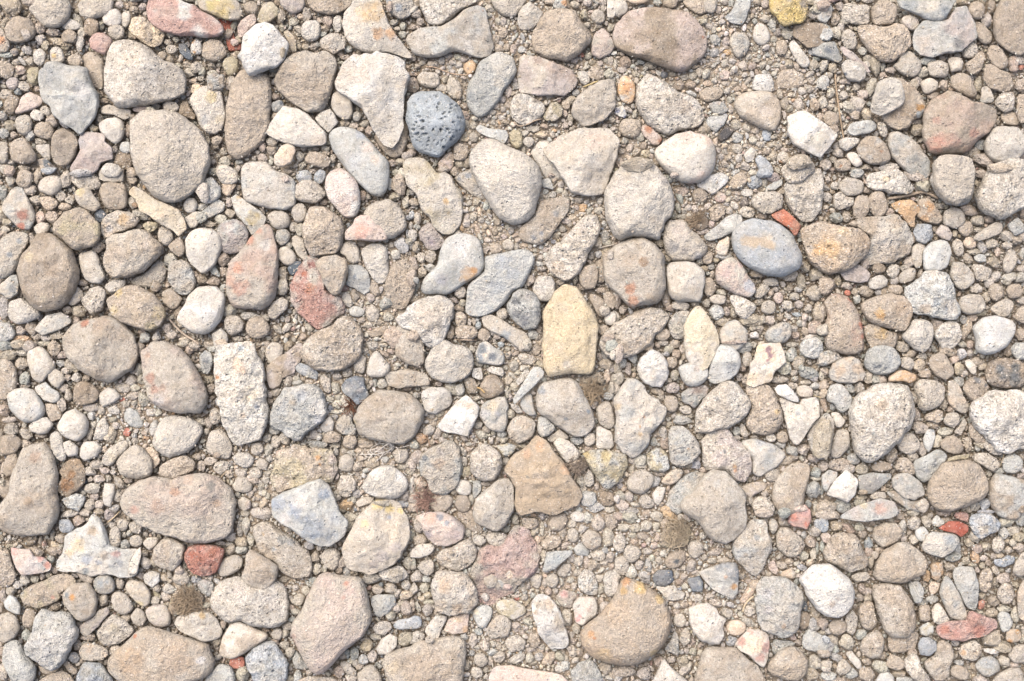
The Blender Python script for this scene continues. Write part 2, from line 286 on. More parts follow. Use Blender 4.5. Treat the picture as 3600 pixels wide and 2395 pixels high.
s gry/lgr .8|800,475 850,468 920,490 980,560 1000,640 940,740 860,850 830,930 740,1020 650,1105 600,1080 530,980 515,900 540,770 600,680 640,570 720,520|two toned grey stone with a cream crusted top, right of the pitted blue pumice ~870,640,130,dfd9cd ~820,770,60,ddd5c6 ~830,530,90,d9d5cc ~560,900,50,a4a8a9 ~690,700,70,bcbcb8 @1
a mau/bei .7|1005,520 1060,500 1180,530 1300,560 1500,640 1560,740 1540,800 1420,885 1330,870 1180,880 1100,860 1010,850 1000,700|mauve and brown wedge stone below the broad pitted brown stone ~1350,620,120,b3a192 ~1480,700,80,b3a192 ~1180,550,60,b3a192
l pal/bei|950,900 1010,865 1080,860 1130,900 1200,920 1250,970 1240,1030 1180,1100 1080,1145 1000,1130 930,1070 915,980|pale pitted round stone below the mauve and brown wedge stone ~1170,920,40,968c80
a olv/cre .4|1300,945 1350,935 1410,990 1400,1070 1340,1115 1240,1115 1215,1080 1260,1010|flat yellowish grey flake right of the pale pitted round stone
l bei|1493,1010 1540,900 1620,830 1720,760 1830,725 1890,760 1905,850 1880,1000 1820,1080 1740,1150 1600,1170 1520,1110|lumpy beige stone above the flat topped five sided beige boulder @1
a bei/pal .7|1210,1367 1310,1295 1414,1242 1540,1195 1662,1163 1822,1189 1916,1304 1903,1456 1840,1615 1788,1793 1717,1811 1485,1775 1414,1652 1344,1545|large flat topped five sided beige stone right of the smooth pear shaped pale stone ~1700,1300,100,d8c4b4 @2
s pal|1100,1400 1180,1300 1280,1270 1300,1350 1380,1500 1420,1640 1350,1690 1250,1650 1180,1530|pale grey stone tucked under the left edge of the five sided beige stone @-4
s pal/cre .8|540,1440 600,1330 680,1270 760,1265 900,1340 1060,1410 1150,1490 1210,1560 1218,1700 1190,1900 1150,1980 1060,2050 960,2076 870,2060 780,1950 700,1830 620,1680 560,1560|large smooth pear shaped pale stone below the bone shaped chip @3
p a9b0b4 .85|30,870 120,820 240,820 330,870 410,930 480,1020 512,1130 495,1230 430,1310 340,1380 280,1455 200,1445 100,1400 50,1390 10,1290 -20,1180 -48,1050 -40,950|blue grey porous pumice stone full of dark holes @2
a lgr|605,1160 660,1130 700,1180 800,1190 890,1200 910,1250 880,1335 800,1290 720,1265 650,1230 600,1190|whitish bone shaped chip above the smooth pear shaped pale stone @2
g olv|E 978 1270 64 96 -15|olive grey pebble right of the bone shaped chip
s ora/yel|E 555 622 54 72 15|bright orange oval pebble left of the two toned grey stone
g bei|E 183 730 108 84 10|oval speckled beige pebble above the blue pumice
s bei|E 290 812 58 38 10|small flat beige pebble touching the upper edge of the blue pumice
s bei|E 412 812 66 102 -15|upright oval beige pebble right above the blue pumice
g tan|E 1715 678 82 70 10|round grainy tan pebble above the lumpy beige stone
s pal|E 1603 718 52 78 -25|pale grey wedge pebble left of the round grainy tan pebble
s lgr|E 1030 455 38 35 0|tiny pale round pebble in the grit below the pale speckled stone
g tan|E 860 302 44 58 0|tan oval pebble in the grit right of the saddle shaped stone
g tan|E 790 358 46 54 0|round tan pebble at the striped end of the saddle shaped stone
a brn/pnk|330,1420 380,1390 415,1430 405,1530 350,1590 270,1570 255,1500|reddish brown pyramid pebble below the blue pumice
g tan|E 472 1396 80 85 0|round brown pebble between the blue pumice and the smooth pear shaped pale stone
s bei|E 590 1262 48 50 0|small round beige pebble left of the bone shaped chip
a yel/olv|500,1220 570,1185 575,1240 540,1310 450,1300|straw yellow sliver at the lower right edge of the blue pumice
s pal|E 1095 1305 54 50 20|small whitish pebble above the pale grey stone tucked under the five sided one
a cre|1812,-30 1882,-30 1900,100 1880,165 1815,165|pale cream chip at the top edge left of the biggest brown stone
s gry/ora|E 1385 40 75 58 -10|grey pebble with an orange corner at the top edge above the broad pitted brown stone ~1425,30,35,d8a678
g bei|E 1732 150 70 66 20|beige lumpy pebble just above the small pink triangular stone
e 60 30 40 40 0 tan;60 130 50 50 20 bei;100 200 40 40 0 bei;20 520 40 60 -20 bei;40 90 50 30 -30 pal;295 563 32 46 5 pal;360 510 40 28 0 bei;440 520 50 32 20 bei;495 545 45 30 0 pal;215 590 60 40 10 bei;120 580 40 26 0 bei;70 610 34 30 0 tan;370 620 30 26 0 pal;395 658 34 20 0 pal;455 600 40 35 0 pal;325 735 42 40 0 tan;130 650 20 20 0 bei;865 198 34 36 0 bei;905 205 18 30 0 pal;810 200 34 34 0 bei;740 220 26 40 0 bei;840 405 34 30 0 lgr;890 435 32 40 0 tan;810 455 45 45 0 tan;955 455 34 50 0 tan;990 405 24 24 0 bei;950 355 28 26 0 pal;985 325 18 28 0 lgr;1035 385 24 22 0 pal;740 80 50 40 0 bei;1300 20 60 40 0 tan;1515 45 55 38 0 bei;1640 25 50 40 0 bei;1780 20 40 40 0 bei;1635 225 38 32 0 bei;1600 130 40 50 0 tan;1735 235 38 30 0 bei;1805 215 28 24 0 pal;1845 250 30 50 15 bei;1790 80 35 40 0 bei;1570 505 40 22 15 red;1675 580 38 30 0 tan;1750 590 34 34 0 bei;1805 550 34 30 0 bei;1850 560 28 40 0 bei;1510 560 40 25 0 bei;970 740 30 30 0 bei;985 790 44 34 0 pal;905 845 38 55 0 pnk;850 912 38 40 0 pal;790 972 44 34 -15 pch;750 1035 46 34 0 bei;850 1085 38 26 0 pal;860 1005 34 30 0 bei;905 965 30 40 0 tan;765 1130 24 26 0 pal;700 1100 26 26 0 bei;590 1150 40 40 0 bei;515 1065 42 45 0 tan;520 1140 44 40 0 tan;500 980 50 40 0 brn;1240 1160 40 26 20 pch;1210 1235 64 36 0 pch;1150 1185 50 35 0 bei;1060 1230 40 34 0 bei;1100 1180 35 30 0 bei;1490 1185 30 18 0 bei;1475 1135 26 22 0 pal;1440 960 50 50 0 tan;1480 920 60 40 -20 tan;1530 850 44 40 0 gry;1860 1100 32 34 0 bei;1800 1160 34 30 0 bei;1290 885 40 20 0 mau;30 1350 60 30 20 tan;20 1400 50 40 0 tan;540 1500 45 45 0 tan;460 1510 50 35 0 tan;1045 1380 20 45 10 bei;1860 740 40 30 0 bei;450 880 30 40 0 tan;1010 1200 30 20 0 tan;590 1340 30 30 0 tan;30 780 60 70 0 tan
w 150,615 230,620 310,650 400,680 480,690 540,685|6|c9ae94|light brown dried root lying in the grit above the blue pumice
w 960,1120 1010,1160 1080,1145 1150,1110 1230,1090|7|c9b49c|curved light brown root hugging the bottom of the pale pitted round stone
w 1320,925 1380,905 1425,885|6|ddd0c0|pale straw splinter below the mauve and brown wedge stone
w 1600,800 1660,775 1730,745|14|d3bf8b|short yellow dry stalk above the lumpy beige stone
T 2160 0
g brn/pnk .8|0,250 30,190 110,110 250,70 420,62 560,100 680,110 750,190 810,270 855,350 865,430 840,510 800,590 720,650 600,680 480,640 360,600 280,545 150,520 60,480 10,430 -15,340|biggest brown oval boulder shaped stone with pinkish grains, near the top edge ~805,355,14,c98d74 @1
s pal|E 40 75 100 88 -20|pale round stone at the top edge, left shoulder of the biggest brown oval stone
s pch/yel|E 220 -20 120 62 0|cream stone just cut by the top edge above the biggest brown oval stone
g tan|E 525 20 78 60 0|brown pebble at the top edge directly above the biggest brown oval stone
g tan|600,-30 640,40 690,90 780,145 860,110 930,50 925,-30|brown stone at the top edge, upper right of the biggest brown oval stone
l bei|E 880 50 62 75 0|tan pebble pressed against the brown stone at the top edge
a lgr .7|1130,-40 1250,-40 1255,60 1210,180 1170,232 1080,215 1000,160 1060,120 1100,60|pale grey curved wedge between the brown oval stone and the bright yellow stone @2
l e9cf8c .7|1420,-30 1415,60 1430,120 1480,150 1510,210 1540,245 1640,235 1730,205 1780,120 1785,30 1700,-30|bright golden yellow stone at the top edge ~1740,30,50,aaa39c ~1600,10,35,c9bfae @3
s pal|E 1348 318 80 110 -15|smooth whitish egg shaped pebble below the golden yellow stone
g bei/gry|1060,340 1120,280 1200,300 1240,370 1250,430 1210,510 1140,550 1100,500 1055,420|tan and grey speckled pebble in the grit between biggest brown oval stone and whitish egg ~1150,380,45,a8a59f
s pal|1600,370 1640,355 1700,430 1790,540 1805,600 1750,635 1690,590 1620,480|long pale finger shaped pebble below the golden yellow stone
g tan|E 1535 440 60 80 0|oval brown pebble left of the long pale finger shaped pebble
g gry|E 925 368 54 52 10|grey speckled pebble at the right flank of the biggest brown oval stone
a brn/drk|1640,330 1640,240 1750,215 1880,210 1960,250 1970,340 1930,430 1850,440 1780,450 1700,380|dark olive brown stone under the golden yellow stone, left of the grey triangular pebble @-1
s blu|E 1860 480 80 45 10|small blue grey pebble under the dark olive brown stone @-3
s ora/pal|60,690 110,690 170,740 195,800 190,900 150,970 60,930 25,860 30,760|almond shaped pebble with an orange brown face beside the beige lumpy stone ~120,800,60,cda079
g bei/pal .75|200,770 225,700 280,670 350,700 450,740 560,830 700,880 800,960 855,1040 840,1090 750,1180 640,1190 560,1210 490,1270 420,1220 300,1140 230,1040 195,920|large beige stone right of the almond shaped orange pebble ~650,1000,80,c4b5a4 @1
s pal/pnk .8|355,1380 420,1330 500,1270 600,1200 680,1195 740,1230 830,1240 900,1300 935,1400 930,1500 900,1590 800,1680 650,1690 550,1640 440,1550 380,1470|pale pinkish round stone below the large beige stone beside the almond shaped pebble ~850,1300,60,e3cdbd @3
g tan|E 145 1185 110 100 10|round brown pebble left of the brick orange stained bar
a pnk/ora|270,1145 320,1160 430,1250 447,1290 410,1340 350,1335 270,1250 245,1190|small brick orange stained bar shaped stone touching the large beige stone ~310,1190,40,c48a68 ~425,1300,25,c08468 @1
a wht|1275,730 1290,690 1440,675 1460,740 1475,835 1380,850 1265,830|white blocky pebble on top of the smooth tan teardrop stone
s tan/bei .8|1090,940 1130,880 1200,845 1350,835 1450,850 1510,900 1535,1000 1530,1110 1480,1225 1400,1200 1260,1140 1160,1090 1100,1010|smooth tan teardrop stone below the white blocky pebble ~1380,1050,70,d9ccbe @1
a wht/cre .8|1585,1080 1680,1030 1750,1010 1800,1050 1882,1110 1960,1160 2058,1240 1980,1350 1890,1450 1760,1400 1640,1330 1590,1230|whitest chalky block with flat faces, right of the smooth tan teardrop stone ~1850,1300,80,ebe2cf @4
a gry/mau|855,945 950,930 1010,940 1060,1010 990,1060 900,1040|grey angular chip between the large beige stone and the smooth tan teardrop stone
a lgr|830,1100 900,1065 1050,1060 1010,1150 930,1220 850,1170|light grey five sided chip beside the right end of the large beige stone
a drk|1030,1150 1110,1190 1060,1260 990,1310 940,1280 980,1200|charred black splinter stone below the light grey five sided chip ~1020,1230,60,55565a
g tan|770,850 850,800 980,800 1020,850 960,920 850,945 780,920|lumpy tan clod with a tiny dark hole, left of the smooth tan teardrop stone ~890,880,10,4a4542
s pnk|E 1010 690 56 52 0|small round pink pebble in the grit right of the biggest brown oval stone
a wht/dbl|0,990 60,975 80,960 120,1050 95,1095 40,1070 0,1045|tiny china blue and white pottery chip ~20,1020,30,3f5486 ~100,1080,16,4a5f90 ~85,1020,12,5a6f9c
s gry|E 1135 1265 54 54 0|small round pebble just right of the charred black splinter stone
a blu/dbl|1290,1470 1330,1420 1400,1460 1470,1560 1440,1640 1340,1600|blue grey slate shard pointing down right @1
a pal/blu|1180,1420 1260,1350 1310,1380 1280,1480 1210,1500|pale chip with a blue corner above the blue grey slate shard
l tan|1470,700 1520,650 1640,640 1740,690 1760,770 1700,820 1600,830 1490,800|wide low brown dirt clod right of the white blocky pebble @-2
s blu|E 1400 1245 45 62 -10|small pale blue chip below the smooth tan teardrop stone
s bei|E 1130 1370 52 50 0|round grey beige pebble below the charred black splinter stone
g bei|E 1548 1450 75 60 10|brown mottled pebble above the right part of the slate shard ~1520,1500,25,d9a97c
e 400 20 50 40 0 gry;820 180 35 50 60 tan;955 95 45 40 0 pnk;1075 30 44 36 0 lgr;1010 20 44 40 0 bei;1310 20 40 42 0 tan;1380 40 35 40 0 bei;875 245 60 32 25 bei;915 280 28 38 0 pal;810 200 45 34 0 bei;1450 230 46 60 0 gry;1495 300 40 42 0 bei;1460 365 36 30 0 bei;1585 310 50 60 -20 bei;1590 500 34 42 0 bei;1600 595 42 46 0 tan;1670 610 30 36 0 tan;915 480 55 45 -30 lgr;985 460 40 22 -45 pal;1025 380 44 45 0 bei;1040 485 40 26 20 ora;1025 430 30 26 0 bei;1080 565 34 36 0 pal;1015 585 34 46 10 bei;1135 575 20 32 20 pch;1230 525 44 28 -30 pal;1455 465 28 36 0 pal;1405 505 30 26 0 lgr;1330 520 24 22 0 lgr;1430 575 28 24 0 bei;1290 450 24 22 0 bei;1500 600 50 26 0 bei;780 670 42 46 0 bei;850 765 44 30 0 pch;920 740 38 36 0 bei;1025 768 38 26 0 bei;1105 770 36 30 0 pch;1225 750 28 50 40 bei;1180 610 40 45 0 bei;900 550 30 22 0 pal;950 565 28 24 0 pal;825 560 24 26 0 pal;870 600 26 24 0 tan;940 655 24 26 0 pch;1130 680 20 20 0 bei;240 568 42 28 15 lgr;290 632 30 26 0 pal;100 580 60 60 0 tan;70 640 50 40 0 bei;185 680 28 34 0 bei;460 690 36 36 0 dbl;540 680 40 30 0 tan;650 710 50 34 -15 bei;340 605 55 34 15 tan;600 790 55 45 30 tan;10 590 24 50 0 pal;1060 915 32 36 0 pal;1090 880 26 20 0 bei;1120 1140 55 50 0 bei;1220 1175 42 44 0 bei;1270 1290 44 38 0 bei;1300 1205 40 36 0 bei;1345 1330 44 34 0 bei;1395 1385 46 42 0 tan;1460 1430 50 50 0 tan;1510 1330 42 50 0 tan;1440 1330 36 26 0 bei;1570 1375 46 26 0 bei;1140 1455 38 44 0 pal;1015 1390 28 36 0 bei;975 1440 40 28 -15 pal;1010 1505 40 34 20 pnk;1050 1540 22 22 0 bei;950 1380 32 30 0 bei;930 1310 30 50 0 pch;1200 1530 56 50 0 bei;850 1170 46 60 0 tan;800 1200 50 46 0 tan;230 1255 46 50 0 bei;145 1360 38 52 20 pnk;70 1395 40 34 0 bei;125 1450 38 26 0 pch;205 1400 50 50 0 tan;270 1340 45 40 0 tan;285 1415 46 50 0 yel;340 1430 28 34 0 bei;50 1500 50 60 0 tan;390 1490 40 40 0 brn;220 1520 150 70 0 tan;1685 960 46 60 0 bei;1610 1000 36 36 0 bei;1820 890 34 34 0 lgr;1780 950 20 40 0 blu;1650 820 34 24 0 pal;1720 840 40 34 0 bei;1800 740 50 26 40 bei;1830 600 50 50 0 tan;1850 545 44 30 0 gry;1740 655 26 22 0 pnk;1850 960 60 60 0 tan;1560 950 40 60 0 tan;1830 120 50 60 0 bei;1830 10 70 42 0 tan;1850 90 60 40 0 bei;1720 1500 130 70 0 tan;1120 820 40 30 0 tan;700 780 50 50 0 tan;720 700 40 40 0 bei;1550 620 40 30 0 tan;1070 1010 30 40 0 bei
T 2880 0
g tan|E 600 120 130 130 0|dark brown round stone at the top edge left of blue grey flint with cream knob
a gry/blu .8|700,-40 740,70 830,110 920,150 990,185 1080,205 1160,185 1200,100 1260,0 1270,-40|blue grey flint with a cream knob, cut by the top edge ~1000,35,100,dcd4c6 ~820,60,80,949b9e ~1150,130,60,9ba1a4 @3
a gry/mau .75|960,200 1080,205 1180,180 1250,70 1350,58 1400,160 1450,260 1460,340 1380,400 1300,470 1180,490 1040,530 940,525 870,460 855,360 880,280|large glassy grey flint with a dark facet, below the flint with the cream knob ~1280,410,60,8e8d8c ~1300,200,90,aeaeae ~960,400,80,cfc2b4 @2
g tan/pch .8|330,240 480,230 560,255 640,240 720,200 800,240 850,330 840,420 780,500 680,570 600,580 500,530 430,450 370,350|large heart shaped tan stone left of the glassy grey flint ~500,500,80,d6c2a8
g tan/drk|1590,180 1620,80 1690,-40 1930,-40 1930,520 1800,515 1700,450 1620,380 1585,270|big brown stone cut by the upper right corner ~1690,60,30,8a8680
g tan|E 1450 95 84 88 20|round brown pebble at the top edge, left of the stone in the upper right corner
s bei/mau|E 840 208 82 66 25|round grey brown pebble between the heart shaped tan stone and the flint with cream knob
g tan|1400,180 1490,210 1590,320 1595,390 1530,430 1460,360 1420,280|long brown pebble slanting along the right side of the glassy grey flint @-2
g bei|E 1380 465 85 80 -30|tan pebble under the lower right end of the glassy grey flint @-2
g tan|1535,450 1590,410 1660,430 1735,550 1735,630 1670,650 1600,600 1540,520|oval brown pebble slanting below the stone in the upper right corner
g tan|1330,590 1420,530 1510,440 1530,500 1500,620 1440,710 1370,670|brown teardrop stone with its tip pointing up, below the glassy grey flint
g bei|E 1095 635 102 98 0|round beige pebble with a white fleck below the glassy grey flint ~1100,615,8,f0ece8
s bei|1180,560 1210,520 1290,525 1330,570 1310,650 1210,670|small smooth block shaped beige pebble between the round beige pebble and the teardrop
g bei/pal .8|700,600 740,500 820,460 890,520 945,580 930,660 870,720 780,700 640,590|pale pitted stone below the heart shaped tan stone @-1
l tan|1510,600 1560,570 1650,640 1750,680 1800,760 1770,830 1680,850 1560,810 1505,720|coarse brown lumpy stone below the slanting oval brown pebble
g tan|1200,690 1300,665 1380,690 1420,790 1460,880 1440,930 1340,880 1220,820|brown oblong stone above the large mauve brown stone with the red stain
s bei|E 1010 785 85 76 -20|grey beige pebble left of the brown oblong stone, above the red stained stone
g tan/red .8|1130,840 1230,850 1320,890 1420,940 1520,960 1620,990 1670,1050 1660,1100 1600,1180 1540,1230 1450,1290 1380,1370 1320,1420 1150,1420 1000,1415 945,1350 940,1200 960,1060 1000,960 1060,880|large mauve brown stone stained red along its lower edge ~1050,1330,90,cb9c8c ~1180,1320,70,cba596 ~1380,1240,50,c9a192 ~1050,1120,40,cda796 ~1250,1050,200,c0ada0 @2
g pal .9|1510,1320 1560,1220 1640,1150 1740,1145 1840,1190 1900,1280 1895,1400 1830,1480 1720,1520 1610,1490 1520,1400|round pale grey stone at the right edge, below the large red stained stone @2
s tan|E 1765 1095 95 68 15|smooth brown pebble between the red stained stone and the right edge @-3
g bei|E 1715 940 98 98 0|round grey brown pebble at the right, below the coarse brown lumpy stone
a bei/gry|1490,800 1560,790 1610,900 1600,950 1480,945|grey pyramid pebble left of the round grey brown pebble near the right edge
g tan|E 1870 1000 60 160 0|brown stone cut by the right edge above the round pale grey stone
g tan/brn .7|700,680 800,730 880,800 950,880 980,1000 960,1080 860,1110 820,1180 740,1200 660,1180 600,1110 540,1060 700,1000|brown stone with an orange and bluish broken corner, behind the pale shell shaped stone ~910,1000,45,b98a4e ~900,1060,30,b9c3c6 ~945,1040,30,c7cdcc
l pal/cre .6|530,750 640,710 740,730 770,830 785,900 760,960 680,1020 560,1065 500,1070 465,1010 500,880|pale shell shaped stone lying on the brown stone with the orange corner @5
a mau/ros .6|175,430 220,420 320,490 400,570 490,650 480,690 440,680 350,590 230,510|long thin rose sliver near the grey triangular pebble @2
a gry/dbl|-60,400 0,395 140,380 180,470 218,550 190,585 60,540 -70,500|grey triangular pebble with dark blue flecks, left of the rose sliver ~80,470,40,767e88
l pal/wht|200,610 260,545 380,580 430,640 425,720 340,760 240,720|crusty pale chip with a dark blue speck below the rose sliver ~235,690,20,5d6e80 @1
g bei|E 280 375 74 100 -20|beige oval pebble left of the heart shaped tan stone
a lgr/bei|-60,-10 60,0 125,70 110,150 60,215 -20,190|pale beige rock below the upper edge left of the dark brown round stone
l bei|240,30 360,50 460,40 475,130 450,220 330,230 200,180 190,110|tan dirt covered stone between the pale rock and the dark brown round stone @-2
l lgr|E 65 320 66 60 20|crusty grey white pebble above the grey triangular pebble
g lgr|E 380 1178 152 66 -10|long pale grey bar shaped pebble above the flattened brown oval with orange fleck
g tan/pal .8|330,1350 400,1260 500,1235 600,1310 670,1430 640,1490 560,1515 440,1510 360,1440|flattened brown oval stone with an orange fleck, right of the small cream tooth ~555,1400,15,c08e68
g bei/gry .8|610,1270 660,1210 760,1205 880,1290 960,1400 1030,1500 1010,1610 960,1660 850,1620 740,1530 660,1430|long slanting grey beige stone left of the bottom of the red stained stone ~690,1400,25,8f8f8f
g bei|1030,1520 1060,1440 1160,1420 1300,1420 1390,1460 1430,1560 1420,1720 1380,1850 1290,1900 1150,1850 1060,1720|large pale beige block below the red stained stone
s cre|E 325 1465 52 85 -35|small cream tooth shaped pebble left of the flattened brown oval stone
g pal|170,1300 240,1260 370,1270 375,1310 310,1360 250,1400 190,1360|knobbly pale pebble above the small cream tooth
g tan|E 215 1520 84 62 0|brown pebble with an orange fleck below the knobbly pale one ~195,1530,16,c98d60
g tan|E 110 1090 74 76 -20|tan pebble left of the lower end of the upright dry stalk
g bei|E 580 1190 45 82 -20|narrow brown pebble right of the long pale grey bar
w 145,680 155,800 175,950 195,1100 215,1220 225,1270|16|b9a286|upright dry brown stalk lying right of the chalky white block
w 235,45 310,60 315,100 322,155|6|d8cfbd|thin pale grass stem at the top edge, forked like a T
e 195 60 48 46 0 bei;40 50 60 60 0 tan;145 175 42 60 0 tan;150 300 50 62 -25 bei;205 250 40 55 0 bei;225 195 60 34 0 bei;45 245 80 40 20 gry;40 600 52 62 0 bei;125 625 50 46 0 tan;85 690 40 30 0 tan;40 770 60 85 -15 lgr;110 840 40 36 0 bei;100 870 36 34 30 bei;230 880 44 50 0 bei;340 800 42 38 0 bei;395 870 54 48 0 bei;480 790 44 90 20 bei;240 750 60 30 0 bei;350 960 80 64 30 pal;270 990 60 50 40 bei;440 1045 52 62 0 pch;330 1060 60 50 0 tan;125 930 30 28 0 bei;105 980 42 34 0 bei;50 1015 26 24 0 pch;30 940 50 60 0 bei;20 1080 40 50 0 tan;210 800 26 24 0 bei;25 860 24 20 0 tan;265 820 20 20 0 pal;510 610 50 90 0 tan;585 620 26 50 0 gry;655 650 60 34 0 mau;585 695 36 36 0 tan;450 540 50 40 0 tan;400 480 45 45 0 gry;430 610 45 50 0 bei;960 660 60 50 -40 bei;905 745 46 46 0 bei;1145 790 50 50 0 tan;1050 880 60 40 0 tan;1460 780 36 90 10 tan;1790 580 50 90 0 tan;1850 620 30 30 0 red;1860 790 60 70 -15 tan;1830 560 60 40 0 bei;1540 180 55 70 0 mau;1580 60 40 70 10 tan;1740 860 60 30 20 tan;990 560 80 40 0 gry;900 1200 70 60 20 brn;900 1120 50 40 0 drk;1430 1410 70 56 0 tan;1480 1330 70 60 0 gry;1510 1470 100 70 0 bei;1345 1400 40 40 0 tan;1640 1550 120 50 0 tan;60 1380 70 40 0 bei;180 1410 56 50 0 bei;160 1340 46 36 0 pal;60 1510 56 50 10 bei;125 1470 30 34 0 tan;430 1540 50 30 0 tan;640 1545 90 50 0 pal;130 1190 60 60 0 tan;330 1560 60 30 0 bei;120 1560 40 20 0 tan;870 780 50 60 20 tan;1860 1430 40 60 0 pnk;1320 20 60 40 0 brn
T 0 600
g tan/olv .85|640,350 740,335 810,370 880,450 920,480 925,580 935,640 880,690 780,720 700,740 640,700 560,620 470,560 480,520 540,440 580,380|rounded tan stone resting on the top of the big dark speckled egg stone ~820,540,60,cfc4b0 @3
g tan/brn .85|300,680 330,600 420,570 520,580 640,680 700,780 730,900 720,1040 690,1120 610,1230 520,1300 420,1310 320,1270 230,1180 175,1050 165,900 200,780|big dark speckled egg shaped stone near the left edge ~310,800,50,d9cbb0 ~440,1180,50,d9cdb8 ~520,900,90,b8a692 @1
g tan/bei .8|990,600 1060,570 1130,580 1230,540 1350,540 1450,620 1500,680 1510,760 1400,850 1330,930 1200,970 1090,985 1000,985 940,900 940,820 980,740 975,660|coarse tan stone with rounded corners, below the small orange tinged oblong ~1350,690,40,dccfc2 ~1100,780,100,cec0b0 @2
g bei/ora|930,480 990,400 1080,365 1200,380 1280,420 1300,470 1240,520 1130,560 1030,580 980,650 920,600|beige stone with an orange streak above the coarse rounded tan stone ~1150,455,60,dcbf98 ~1000,540,40,cbc9c8 @1
g tan|910,130 1000,105 1170,125 1180,230 1170,340 1100,365 990,360 940,280 905,190|brown square stone beside the yellow cream jagged shard
a bei|910,-10 1140,-20 1135,105 1050,110 915,95|pale grey square stone above the brown square stone
g bei|E 800 90 150 90 20|grey beige boulder shaped pebble left of the pale grey square stone @-2
g bei/yel|665,190 760,155 830,170 870,240 930,310 935,350 860,385 760,350 700,290|beige oval stone with a yellow patch, above the left end of the orange streaked stone ~740,195,50,dccba2 @2
s bei|E 465 135 112 98 -20|smooth beige oval pebble right of the red and grey streaked stone
g tan|E 230 75 85 88 20|round brown pebble between the left edge and the smooth beige oval
l pch|360,240 480,240 530,290 520,330 440,375 390,330|peach white crusty pebble right of the red and grey streaked stone
a bei/gry .8|150,150 200,155 250,240 300,330 330,420 300,500 260,555 200,540 120,480 60,420 20,340 60,250 90,190|grey and tan stone with a dark red patch near the left edge ~220,410,60,b27a6a ~200,520,40,cc7d66 ~190,240,60,b5b1aa
s bei|E 388 535 76 60 -30|pale smooth pebble at the upper left of the dark speckled egg stone
g bei/gry .75|0,640 100,570 190,555 275,570 270,640 220,740 180,840 130,940 40,1000 -40,1010 -40,680|long tan and grey stone at the left edge, left of the dark speckled egg stone ~110,780,30,aab0b4 ~190,650,30,aab0b4
a gry/bei|20,1030 100,960 160,940 175,1060 170,1130 90,1190 0,1130 -30,1080|grey faceted pebble at the left edge below the long tan and grey stone ~130,1080,40,a3a5a6
s pal|85,1200 190,1165 300,1230 390,1320 370,1350 260,1395 160,1418 80,1370 75,1290|smooth pale pebble pointing right, under the dark speckled egg stone
a pal/gry|310,1460 370,1390 430,1330 560,1300 650,1350 660,1400 560,1460 400,1520|pale wedge stone with grey streaks below the dark speckled egg stone
l lgr/wht|0,1400 80,1400 150,1490 110,1550 30,1590 -30,1570 -30,1430|crumbly greenish white stone at the left edge
s bei/pal|720,760 860,720 910,780 930,880 980,980 940,1040 850,1040 780,1000 740,900|upright beige pebble between the dark speckled egg stone and the coarse rounded tan stone
g bei|760,1160 830,1080 930,1060 990,1130 960,1200 950,1290 860,1340 800,1280 750,1210|knobbly beige pebble right of the lower half of the dark speckled egg stone @1
s bei|E 680 1150 90 90 -30|grey tan pebble half under the knobbly beige pebble @-2
s pal|950,1060 1040,1000 1160,1000 1150,1060 1080,1120 1000,1130|small smooth pale pebble below the coarse rounded tan stone
s bei|1180,1000 1300,970 1400,880 1480,780 1540,900 1520,1020 1440,1080 1330,1080 1220,1050|smooth pinkish beige stone tucked under the coarse rounded tan stone @-4
g tan/yel .8|965,1190 1060,1120 1160,1050 1230,1035 1320,1080 1420,1130 1500,1230 1545,1340 1510,1420 1400,1480 1280,1450 1120,1400 1010,1320|big oval tan stone with yellow stains at both ends ~1100,1120,50,d8c295 ~1480,1310,70,d8c59c ~1060,1280,50,d6c49d ~1400,1440,60,d9caa8 @3
g bei/tan|570,1568 600,1480 680,1400 820,1350 950,1330 1090,1350 1170,1430 1240,1500 1280,1568 1290,1700 1260,1790 1200,1850 1110,1900 1050,1960 980,1960 820,1900 700,1800 600,1700|large beige stone with a small red mark on its top edge ~810,1400,45,c48a72 ~960,1400,90,c1ad99 @1
a yel/cre .5|1190,150 1260,150 1330,200 1430,270 1560,320 1650,360 1700,440 1720,540 1660,635 1600,560 1490,500 1380,420 1280,370 1230,250 1190,220|long jagged yellowish cream shard ~1500,400,40,dcbfae ~1350,300,200,e5dac2 ~1550,440,200,e7dcc6 @3
a cre/yel|1690,440 1780,380 1850,370 1860,440 1800,520 1740,530|small cream flake beside the jagged yellowish cream shard
s pal|E 1750 318 64 75 0|small pale mauve pebble right of the jagged yellowish cream shard
l olv|1300,500 1370,465 1470,480 1430,550 1370,580|olive tan pebble under the lower part of the jagged cream shard
g bei|E 1515 600 72 92 -15|grey tan pebble at the tip of the jagged cream shard
g tan|E 1630 705 74 90 -25|brown pebble left of the tall pale pebble, under the jagged cream shard
s pal/cre .9|1700,640 1750,560 1850,520 1960,540 2035,600 2045,720 2000,850 1920,930 1850,950 1780,900 1720,800|tall smooth pale pebble right of the brown pebble @1
l bei/lgr|1570,850 1650,800 1740,850 1810,1000 1780,1100 1700,1160 1600,1100 1540,1000 1550,900|beige clod stone with a whitish centre, right of the smooth pinkish beige stone ~1660,990,80,dedad2
g tan|1480,1120 1560,1070 1640,1130 1680,1180 1640,1260 1590,1290 1500,1220|brown clod below the whitish centred clod, right of the oval stone with yellow stains @-1
s pal/wht .85|1720,1160 1820,1070 1930,1060 2030,1070 2075,1150 2070,1250 2040,1370 1960,1470 1880,1510 1780,1500 1700,1450 1610,1380 1660,1280 1700,1230|smooth whitish pear shaped stone right of the brown dry twig @2
w 1550,1360 1620,1440 1700,1510 1780,1560 1830,1600|22|bfae9b|brown dry twig beside the whitish pear shaped stone
